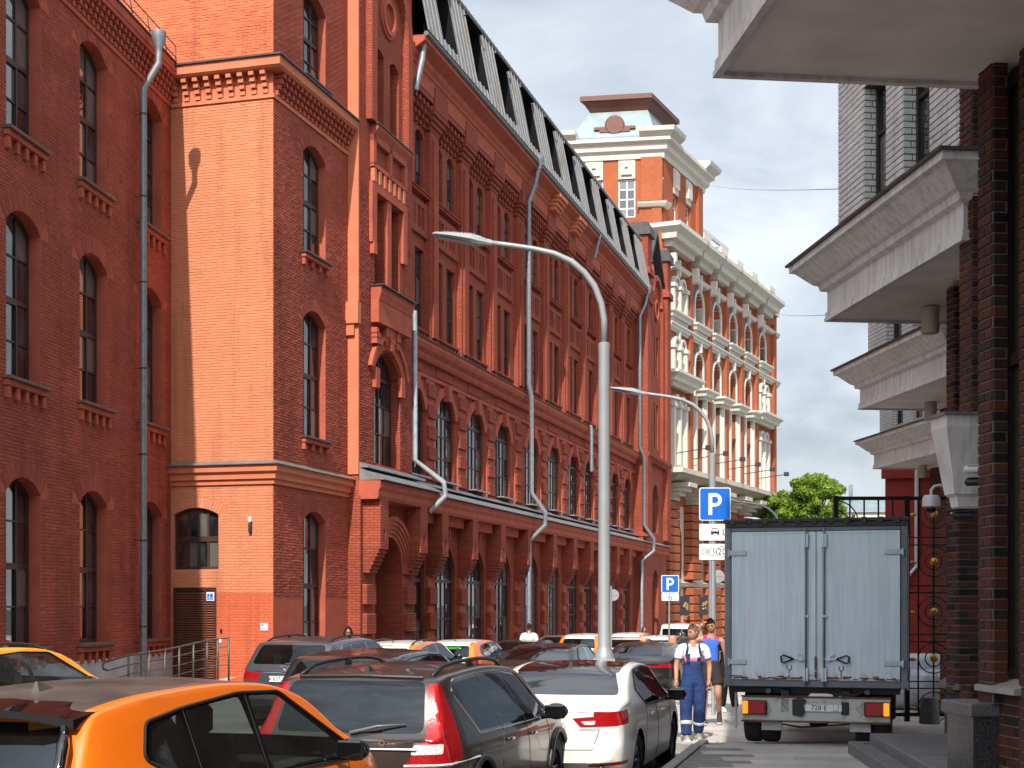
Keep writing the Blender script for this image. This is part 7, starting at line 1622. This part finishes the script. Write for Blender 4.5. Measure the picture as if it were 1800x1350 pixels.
# beam with lamps and plate
b = MB(); b.cbox(-.98, .98, .10, .26, .335, .655, .01); b.build('rear_beam', m_dirtywhite, tk)
b = MB(); b.box(-.99, .99, .085, .10, .655, .675); b.box(-.99, .99, .085, .10, .315, .335); b.build('beam_lip', m_rust, tk)
for s_ in (-1, 1):
    b = MB(); b.cbox(min(s_ * .64, s_ * .97), max(s_ * .64, s_ * .97), .05, .1, .42, .61, .008); h_ = b.build('lamp_housing', m_black, tk)
    b = MB(); b.cbox(min(s_ * .89, s_ * .965), max(s_ * .89, s_ * .965), .03, .06, .428, .602, .008); b.build('indicator', m_amber, h_)
    b = MB(); b.cbox(min(s_ * .66, s_ * .885), max(s_ * .66, s_ * .885), .035, .06, .428, .602, .008); b.build('tail_light', m_red, h_)
    b = MB(); b.cbox(s_ * .32 + .07 - .05, s_ * .32 + .07 + .05, .08, .1, .43, .6, .01); b.build('bracket_plate', m_black, tk)
p_ = number_plate(tk, Matrix.Translation((.12, .095, .52)), '728 E', '1')
b = MB(); b.ext([(-.30, .42), (-.18, .40), (-.13, .46), (-.16, .55), (-.11, .62), (-.2, .66), (-.31, .62), (-.27, .52)], .07, .085, 'y'); b.build('torn_flap', m_black, tk)
b = MB(); b.box(-.45, -.35, .1, 4.2, .45, .75); b.box(.35, .45, .1, 4.2, .45, .75)
for y in (.3, 1.2, 2.4, 3.5): b.box(-1.1, 1.1, y, y + .08, .7, .8)
b.box(-.95, .95, 1.15, 1.3, .3, .42); b.lathe([(.001, -.16), (.16, -.12), (.18, 0), (.16, .12), (.001, .16)], (0, .8, .38), 12, 'x'); b.box(-.75, -.45, 1.8, 2.6, .3, .7); b.build('chassis', m_black, tk)
b = MB(); b.tube([(-.6, .3, .30), (-.2, .28, .24), (.3, .3, .28), (.65, .3, .31)], .012, 5); b.tube([(.15, .12, .73), (.3, .1, .70), (.55, .1, .70), (.62, .12, .74)], .018, 6); b.build('brake_pipe', m_black, tk)
for x in (-.62, .68): b = MB(); b.lathe([(.035, -.02), (.035, .03), (.02, .03), (.02, -.02)], (x, .1, .74), 12, 'y'); b.build('tow_eye', m_tframe, tk)
for s_ in (-1, 1):
    b = MB(); b.box(min(s_ * .72, s_ * 1.0), max(s_ * .72, s_ * 1.0), .32, .34, .16, .56) if s_ > 0 else b.box(-.96, -.5, .2, .23, .30, .36); b.build('mud_flap', m_black, tk)
    b = MB(); b.box(min(s_ * .45, s_ * .72), max(s_ * .45, s_ * .72), .18, .30, .20, .33); b.build('spring_bracket', m_dirtywhite, tk)
tm, rm = wheel_meshes(.38, m_alloyd)
for y, dual in ((.62, True), (4.9, False)):
    for s_ in (-1, 1):
        for off in ((.86, .63) if dual else (.86,)):
            w_ = inst('wheel', tm, tk, (s_ * off, y, .38), (0, 0, 0 if s_ > 0 else math.pi), (1.05, 1, 1)); inst('rim', rm, w_)
b = MB(); b.cbox(-1.13, -1.10, .55, .60, .18, .76, .004); b.build('side_marker_post', plain('pale post', (.5, .52, .54), .5, var=.1), tk)
b = MB(); b.ext([(4.35, .5), (6.2, .5), (6.25, .95), (5.9, 1.25), (5.35, 2.05), (4.4, 2.12)], -.95, .95, 'x'); cb = b.build('cab', p_white, tk)
b = MB(); b.add([(-.8, 5.92, 1.3), (.8, 5.92, 1.3), (.75, 5.42, 2.0), (-.75, 5.42, 2.0)], [(0, 1, 2, 3)]); b.build('windscreen', m_gloss, cb, recalc=False)
for s_ in (-1, 1): b = MB(); b.ext([(4.7, 1.3), (5.75, 1.3), (5.3, 1.95), (4.7, 1.98)], s_ * .952, s_ * .962, 'x'); b.build('side_window', m_gloss, cb); b = MB(); b.cbox(s_ * 1.1 - .05, s_ * 1.1 + .05, 5.6, 5.66, 1.4, 1.75, .02); b.build('wing_mirror', m_black, cb)

# ------------------------------------------------------------------ people
m_skin = NT('skin'); m_skin.set(Roughness=.5); m_skin.b.inputs['Subsurface Weight'].default_value = .0
m_skin.col(m_skin.ramp(m_skin.noise(9, 4), [(.3, (.40, .19, .11)), (.7, (.47, .235, .145))])); m_skin = m_skin.m
m_lip = plain('lip', (.28, .09, .07), .5, var=0); m_eye = plain('eye', (.02, .014, .01), .3, var=0)
def cloth(name, col, var=.12, fold=.5): return plain(name, col, .9, var=var, vsc=5, bump=fold, bsc=11, bd=.03, spec=.2)
def skin_mesh(J, E, root):
    """joints {name: ((x,y,z), (rx, ry))}, edges -> one continuous body mesh"""
    names = list(J); idx = {n: i for i, n in enumerate(names)}
    me = bpy.data.meshes.new('body'); me.from_pydata([J[n][0] for n in names], [(idx[a], idx[c]) for a, c in E], []); o = bpy.data.objects.new('body', me); COL.objects.link(o)
    md = o.modifiers.new('s', 'SKIN'); md.use_smooth_shade = True; md.branch_smoothing = .4
    for n in names: v = me.skin_vertices[0].data[idx[n]]; v.radius = J[n][1]; v.use_root = (n == root)
    sb = o.modifiers.new('d', 'SUBSURF'); sb.levels = 2; sb.render_levels = 2
    dg = bpy.context.evaluated_depsgraph_get(); out = bpy.data.meshes.new_from_object(o.evaluated_get(dg)); bpy.data.objects.remove(o); return out
def seg_d(p, a, b_):
    ab = b_ - a; t = max(0, min(1, (p - a).dot(ab) / max(1e-9, ab.length_squared))); return (p - a - ab * t).length, t
def person(label, loc, rz, pose, outfit, hair, hairstyle='short', yaw=0, pitch=0, roll=0, scale=1., group='people in the street', female=False, shoe=None, tilt=0):
    t = thing('person', label, 'person', loc, rz, group); t.scale = (scale,) * 3
    P = dict(pelvis=(0, 0, .95), waist=(0, .0, 1.08), chest=(0, .01, 1.28), upper=(0, .015, 1.42), neck=(0, .015, 1.52), skull=(0, .0, 1.60),
             hipL=(-.095, 0, .90), hipR=(.095, 0, .90), kneeL=(-.105, -.02, .50), kneeR=(.105, -.02, .50), ankL=(-.11, .02, .09), ankR=(.11, .02, .09),
             shL=(-.185, .015, 1.44), shR=(.185, .015, 1.44), elL=(-.235, .03, 1.16), elR=(.235, .03, 1.16), wrL=(-.25, -.05, .92), wrR=(.25, -.05, .92)); P.update({k: v for k, v in pose.items() if k[:4] != 'foot'})
    f = .9 if female else 1.
    rad = dict(pelvis=(.150, .105), waist=(.135 * f, .095), chest=(.160 * f, .112), upper=(.135 * f, .095), neck=(.056 * f, .058 * f), skull=(.055, .06), hipL=(.095, .10), hipR=(.095, .10), kneeL=(.058, .060), kneeR=(.058, .060), ankL=(.038, .042), ankR=(.038, .042),
               shL=(.062 * f, .062 * f), shR=(.062 * f, .062 * f), elL=(.041 * f, .043 * f), elR=(.041 * f, .043 * f), wrL=(.027, .03), wrR=(.027, .03))
    J = {k: (P[k], rad[k]) for k in P}
    for s_ in 'LR':   # calf and forearm bulge, upper arm
        k, a = Vector(P['knee' + s_]), Vector(P['ank' + s_]); J['calf' + s_] = (tuple(k.lerp(a, .3) + Vector((0, .015, 0))), (.054, .060)); h = Vector(P['hip' + s_]); J['thigh' + s_] = (tuple(h.lerp(k, .45)), (.078, .083))
        e, w_ = Vector(P['el' + s_]), Vector(P['wr' + s_]); J['fore' + s_] = (tuple(e.lerp(w_, .3)), (.041 * f, .042 * f)); q = Vector(P['sh' + s_]); J['bicep' + s_] = (tuple(q.lerp(e, .45)), (.050 * f, .052 * f))
    E = [('pelvis', 'waist'), ('waist', 'chest'), ('chest', 'upper'), ('upper', 'neck'), ('neck', 'skull')]
    for s_ in 'LR': E += [('pelvis', 'hip' + s_), ('hip' + s_, 'thigh' + s_), ('thigh' + s_, 'knee' + s_), ('knee' + s_, 'calf' + s_), ('calf' + s_, 'ank' + s_), ('upper', 'sh' + s_), ('sh' + s_, 'bicep' + s_), ('bicep' + s_, 'el' + s_), ('el' + s_, 'fore' + s_), ('fore' + s_, 'wr' + s_)]
    me = skin_mesh(J, E, 'pelvis')
    V = [v.co.copy() for v in me.vertices]; N = [v.normal.copy() for v in me.vertices]; F = [tuple(p.vertices) for p in me.polygons]
    segs = [(a, c, Vector(J[a][0]), Vector(J[c][0])) for a, c in E]
    FC = []
    for fc in F:
        c = sum((V[i] for i in fc), Vector()) / len(fc); best = min(((*seg_d(c, a, b_), n0, n1) for n0, n1, a, b_ in segs), key=lambda x: x[0]); FC.append((c, best[2], best[3], best[1]))
    b = MB(); b.v = [tuple(v) for v in V]; b.f = list(F); b.mi = [0] * len(F)
    # head
    hc = Vector(P['skull']) + Vector((0, -.012, .075)); HM = Matrix.Translation(hc) @ Matrix.Rotation(R(yaw), 4, 'Z') @ Matrix.Rotation(R(pitch), 4, 'X') @ Matrix.Rotation(R(roll), 4, 'Y')
    b.M = HM; vs, n, m = [], 20, 16
    for i in range(m + 1):
        th = math.pi * i / m
        for j in range(n):
            ph = 2 * math.pi * j / n; x, y, z = .076 * math.sin(th) * math.cos(ph), .098 * math.sin(th) * math.sin(ph), .118 * math.cos(th)
            if z < 0: k = 1 - .30 * (-z / .118) ** 1.5; x *= k; y = y * k - .018 * (-z / .118)      # jaw narrows and comes forward
            if y < -.05: x *= .96; y = max(y, -.092)
            if -.005 < z < .035 and y < -.07: y += .008 * (1 if abs(abs(x) - .032) < .018 else 0)   # eye sockets
            vs.append((x, y, z))
    b.add(vs, [(i * n + j, i * n + (j + 1) % n, (i + 1) * n + (j + 1) % n, (i + 1) * n + j) for i in range(m) for j in range(n)])
    b.add([(0, -.086, .022), (-.016, -.088, -.028), (.016, -.088, -.028), (0, -.114, -.022), (0, -.092, -.036)], [(0, 1, 3), (0, 3, 2), (1, 4, 3), (4, 2, 3)])
    for s_ in (-1, 1): b.sphere((s_ * .078, .008, -.002), .03, 8, 6, (.3, .6, 1.)); b.mat = 1; b.sphere((s_ * .031, -.083, .014), .0125, 8, 5, (1.2, .6, .7)); b.box(s_ * .031 - .02, s_ * .031 + .02, -.095, -.088, .030, .037); b.mat = 0
    b.mat = 2; b.sphere((0, -.088, -.056), .022, 8, 5, (1.1, .45, .32)); b.mat = 0
    b.M = None
    # hands: palm, four bent fingers, thumb
    for s_, sg in (('L', -1), ('R', 1)):
        w_ = Vector(P['wr' + s_]); d = (w_ - Vector(P['el' + s_])).normalized(); side = Vector((0, -1, 0)) if abs(d.y) < .8 else Vector((0, 0, 1)); side = (side - d * side.dot(d)).normalized(); nrm = d.cross(side)
        if nrm.x * sg > 0: nrm = -nrm
        b.tube([w_ - d * .02, w_ + d * .03, w_ + d * .065, w_ + d * .09], [.026, .034, .037, .03], 8)
        for k, (o_, L_) in enumerate(((.030, .07), (.010, .082), (-.010, .076), (-.029, .058))):
            a = w_ + d * .08 + side * o_; b.tube([a, a + d * L_ * .5 + nrm * .008, a + d * L_ * .8 + nrm * .026, a + d * L_ + nrm * .045], [.0095, .009, .008, .005], 6)
        a = w_ + d * .03 + side * .03; b.tube([a, a + side * .025 + d * .02, a + side * .03 + d * .05 + nrm * .01], [.013, .011, .007], 6)
    b.build('body', [m_skin, m_eye, m_lip], t, True)
    # clothes follow the body: the faces they cover, pushed out along the normals
    for nm, test, off, mat_ in outfit:
        keep = [i for i, (c, a, c2, tt) in enumerate(FC) if test(c, a, c2, tt)]; idx = {}; vv = []; ff = []
        for i in keep:
            for k in F[i]:
                if k not in idx: idx[k] = len(vv); p = V[k]; o_ = off(p) if callable(off) else off; vv.append(p + N[k] * o_)
            ff.append([idx[k] for k in F[i]])
        if ff: b = MB(); b.v = [tuple(v) for v in vv]; b.f = ff; b.mi = [0] * len(ff); g = b.build(nm, mat_, t, True, recalc=False); sd = g.modifiers.new('thick', 'SOLIDIFY'); sd.thickness = .006; sd.offset = 1
    b = MB(); b.M = HM
    if hairstyle == 'short':
        vs = []
        for i in range(9):
            th = R(74) * i / 8 + (0)
            for j in range(20):
                ph = 2 * math.pi * j / 20; fr_ = math.sin(ph); lim = R(62 if fr_ < -.5 else 100 if fr_ > -.1 else 84); a = lim * i / 8
                vs.append((.082 * math.sin(a) * math.cos(ph), .103 * math.sin(a) * math.sin(ph) + .004, .125 * math.cos(a) + .003 + .003 * math.sin(5 * ph)))
        b.add(vs, [(i * 20 + j, i * 20 + (j + 1) % 20, (i + 1) * 20 + (j + 1) % 20, (i + 1) * 20 + j) for i in range(8) for j in range(20)])
        rg = random.Random(11)
        for i in range(170):
            ph = rg.uniform(0, 6.28); a = rg.uniform(0, R(60 if math.sin(ph) < -.5 else 82)); p = Vector((.081 * math.sin(a) * math.cos(ph), .102 * math.sin(a) * math.sin(ph) + .004, .124 * math.cos(a) + .003)); d = Vector((rg.uniform(-.5, .5), rg.uniform(-1, .1), rg.uniform(-.1, .5))).normalized() * .022; s_ = Vector((.006, .004, 0)); nn = p.normalized() * .008; b.add([p - s_, p + s_, p + d + nn], [(0, 1, 2)])
    else:
        b.sphere((0, .018, .02), 1, 18, 12, (.09, .10, .115)); b.tube([(0, .07, .05), (0, .105, -.05), (0, .10, -.16), (0, .085, -.22)], [.06, .075, .065, .03], 10); b.tube([(-.075, .0, .03), (-.085, .01, -.06), (-.07, .03, -.15)], [.03, .035, .02], 8); b.tube([(.075, .0, .03), (.085, .01, -.06), (.07, .03, -.15)], [.03, .035, .02], 8)
    b.build('hair', hair, t, True)
    for s_ in 'LR':
        a = Vector(P['ank' + s_]); k = Vector(P['knee' + s_]); ft = pose.get('foot' + s_, 0.); M_ = Matrix.Translation((a.x, a.y, a.z - .09)) @ Matrix.Translation((0, 0, .09)) @ Matrix.Rotation(R(ft), 4, 'X') @ Matrix.Translation((0, 0, -.09)); b = MB(); b.M = M_
        st_ = [(.085, .030, .05), (.07, .040, .088), (.02, .043, .118), (-.04, .044, .10), (-.10, .049, .075), (-.16, .046, .062), (-.195, .030, .045)]; vv = []
        for y, hw, h in st_: vv += [(-hw, y, .012), (-hw * 1.02, y, .035), (-hw * .75, y, h * .85), (-hw * .25, y, h), (hw * .25, y, h), (hw * .75, y, h * .85), (hw * 1.02, y, .035), (hw, y, .012)]
        b.add(vv, [(8 * i + j, 8 * i + (j + 1) % 8, 8 * i + 8 + (j + 1) % 8, 8 * i + 8 + j) for i in range(6) for j in range(8)] + [tuple(range(7, -1, -1)), tuple(range(48, 56))]); so = b.build('shoe', shoe or m_black, t, True)
        b = MB(); b.M = M_; b.ext([(-.035, .09), (.035, .09), (.045, .0), (.052, -.10), (.046, -.17), (.025, -.205), (-.025, -.205), (-.046, -.17), (-.052, -.10), (-.045, 0)], 0, .026, 'z'); b.build('sole', m_white if shoe is not m_black else m_black, so)
    return t
legs = ('hip', 'thigh', 'knee', 'calf', 'ank')
isleg = lambda a, c: a[:-1] in legs or c[:-1] in legs
isarm = lambda a, c: c[:-1] in ('bicep', 'el', 'fore', 'wr')
torso = lambda a, c: not isleg(a, c) and not isarm(a, c) and c not in ('skull',)
upperarm = lambda a, c, t_: c[:-1] in ('bicep',) or (c[:-1] == 'el' and t_ < .25)
m_hair1 = cloth('light brown hair', (.16, .085, .04), .3); m_hair2 = cloth('dark hair', (.02, .013, .009), .3)
m_navy = cloth('navy workwear', (.022, .042, .13), .2, .8); m_tee = NT('white tee fading to red'); m_tee.set(Roughness=.9)
_sp = m_tee.new('SeparateXYZ'); m_tee.l(m_tee.coord(), _sp.inputs[0]); _mr = m_tee.new('MapRange'); _mr.inputs[1].default_value = 1.16; _mr.inputs[2].default_value = 1.38; m_tee.l(_sp.outputs[2], _mr.inputs[0])
_ax = m_tee.math('LESS_THAN', m_tee.math('ABSOLUTE', _sp.outputs[0]), .185)
_rc = m_tee.ramp(_mr.outputs[0], [(.25, (.55, .015, .07)), (.55, (.80, .25, .30)), (.8, (.80, .78, .80))]); m_tee.col(m_tee.mix(_ax, (.78, .78, .80), _rc)); m_tee.bump(m_tee.noise(12, 4), .6, .03); m_tee = m_tee.m
m_bluetank = NT('blue sports top'); m_bluetank.set(Roughness=.85); _sp = m_bluetank.new('SeparateXYZ'); m_bluetank.l(m_bluetank.coord(), _sp.inputs[0])
_sh = m_bluetank.math('GREATER_THAN', m_bluetank.math('ADD', _sp.outputs[2], m_bluetank.math('MULTIPLY', m_bluetank.math('ABSOLUTE', _sp.outputs[0]), .55)), 1.505)
_sd = m_bluetank.math('GREATER_THAN', _sp.outputs[0], .115); _lo = m_bluetank.math('LESS_THAN', _sp.outputs[2], 1.36); _c = m_bluetank.mix(_sh, (.035, .13, .62), (.55, .02, .05)); m_bluetank.col(m_bluetank.mix(m_bluetank.math('MULTIPLY', m_bluetank.math('MULTIPLY', _sd, _lo), 1.), _c, (.02, .02, .03))); m_bluetank.bump(m_bluetank.noise(11, 4), .6, .03); m_bluetank = m_bluetank.m
m_shorts = cloth('dark shorts', (.035, .03, .032), .2); m_trousers = cloth('black trousers', (.012, .012, .013), .2); m_sneak = plain('grey trainers', (.30, .27, .22), .7, var=.3, vsc=20); m_sneakd = plain('dark trainers', (.03, .028, .026), .7, var=.5, vsc=20); m_sneakw = plain('white trainers', (.6, .6, .6), .6, var=.15, vsc=20)
m_reflect = plain('reflective band', (.55, .58, .6), .35, .2, var=.05)
# the man in overalls, walking towards the camera, looking to the street
bib = lambda c, a, c2, t_: isleg(a, c2) and not (c2[:-1] == 'ank' and t_ > .93) or c2 in ('waist',) or a == 'pelvis' or (torso(a, c2) and c.z < 1.25 and c.y < 0.02 and abs(c.x) < .12)
baggy = lambda p: .035 if p.z < .82 else .022
strapL = lambda c, a, c2, t_: torso(a, c2) and .070 < abs(c.x) < .105 and c.z > 1.20
w1 = person('man in navy bib overalls and white red T-shirt walking on the pavement', (W(1218, 22), 22, wz(22)), R(0),
       dict(kneeL=(-.115, -.07, .51), ankL=(-.115, -.13, .10), kneeR=(.10, -.03, .50), ankR=(.105, .16, .13), elL=(-.255, .02, 1.17), wrL=(-.265, -.07, .93), elR=(.265, .05, 1.17), wrR=(.245, -.02, .93), footR=16, footL=-4),
       [('tshirt', lambda c, a, c2, t_: torso(a, c2) and c2 != 'skull' and not (a == 'neck') and (a != 'upper' or c2 != 'neck' or t_ < .45) and c.z > 1.0 or upperarm(a, c2, t_), .012, m_tee),
        ('overalls', bib, baggy, m_navy), ('strap', strapL, .022, m_navy),
        ('reflective_band', lambda c, a, c2, t_: a[:-1] == 'calf' and .25 < t_ < .45, .043, m_reflect)], m_hair1, yaw=-52, pitch=6, shoe=m_sneak)
# the man in the blue sleeveless top, hand on his head
w2 = person('man in blue sleeveless top and dark shorts with one hand on his head', (W(1250, 25), 25, wz(25) + .01), R(-8),
       dict(kneeL=(-.11, -.02, .50), ankL=(-.12, -.08, .10), kneeR=(.12, -.10, .53), ankR=(.14, .14, .18), shL=(-.19, .01, 1.47), elL=(-.33, -.06, 1.40), wrL=(-.185, -.055, 1.64), elR=(.255, .03, 1.17), wrR=(.26, -.03, .92), skull=(.0, -.02, 1.605), footR=28),
       [('sports_top', lambda c, a, c2, t_: torso(a, c2) and (a != 'upper' or c2 != 'neck' or t_ < .4) and a != 'neck' and not (c2[:-1] == 'sh' and t_ > .7) and c.z > .93, .013, m_bluetank),
        ('shorts', lambda c, a, c2, t_: (a == 'pelvis' or a[:-1] == 'hip' or (a[:-1] == 'thigh' and t_ < .28) or c2 == 'waist' and c.z < 1.0), lambda p: .02 if p.z < .8 else .016, m_shorts)], m_hair2, yaw=-8, pitch=14, roll=-10, scale=1.03, shoe=m_sneakd)
person('person in black trousers and white trainers mostly hidden behind the truck', (W(1279, 29.3), 29.3, wz(29.3)), R(10), dict(kneeL=(-.10, -.05, .51), ankL=(-.11, .02, .11), ankR=(.13, -.1, .09), elR=(.24, .03, 1.17)),
       [('trousers', lambda c, a, c2, t_: isleg(a, c2) and not (c2[:-1] == 'ank' and t_ > .9) or a == 'pelvis', .025, m_trousers), ('top', lambda c, a, c2, t_: torso(a, c2) and a != 'neck' and c.z > .95 or upperarm(a, c2, t_), .02, m_trousers)], m_hair2, yaw=0, shoe=m_sneakw)
person('woman with dark hair in pale green top looking down at her hands by the wall', (W(612, 33), 33, -.50), R(8), dict(elL=(-.22, -.02, 1.18), wrL=(-.07, -.22, 1.22), elR=(.22, -.02, 1.18), wrR=(.06, -.22, 1.24), skull=(0, -.03, 1.59)),
       [('blouse', lambda c, a, c2, t_: torso(a, c2) and a != 'neck' and (c2 != 'neck' or t_ < .3) and c.z > .95 or upperarm(a, c2, t_), .014, cloth('pale green blouse', (.42, .62, .52), .25)), ('trousers', lambda c, a, c2, t_: isleg(a, c2) or a == 'pelvis', .02, m_trousers)], m_hair2, 'long', yaw=0, pitch=25, scale=.98, female=True)
person('man in a white T-shirt seen from behind between the parked cars', (W(930, 44), 44, -.64), R(178), dict(elL=(-.26, .02, 1.17), elR=(.26, .02, 1.17)),
       [('tshirt', lambda c, a, c2, t_: torso(a, c2) and a != 'neck' and (c2 != 'neck' or t_ < .4) and c.z > .9 or upperarm(a, c2, t_), .022, cloth('white T-shirt', (.80, .80, .79), .05)), ('trousers', lambda c, a, c2, t_: isleg(a, c2) or a == 'pelvis', .02, m_trousers)], m_hair2, scale=1.0)
person('small far woman in a red top beyond the hire cars', (W(1132, 62), 62, -1.05), R(20), dict(wrL=(-.12, -.2, 1.2), wrR=(.12, -.2, 1.2)),
       [('blouse', lambda c, a, c2, t_: torso(a, c2) and a != 'neck' and (c2 != 'neck' or t_ < .3) and c.z > .95 or upperarm(a, c2, t_), .014, cloth('red blouse', (.62, .02, .02), .1)), ('trousers', lambda c, a, c2, t_: isleg(a, c2) or a == 'pelvis', .02, m_trousers)], m_hair2, 'long', female=True)
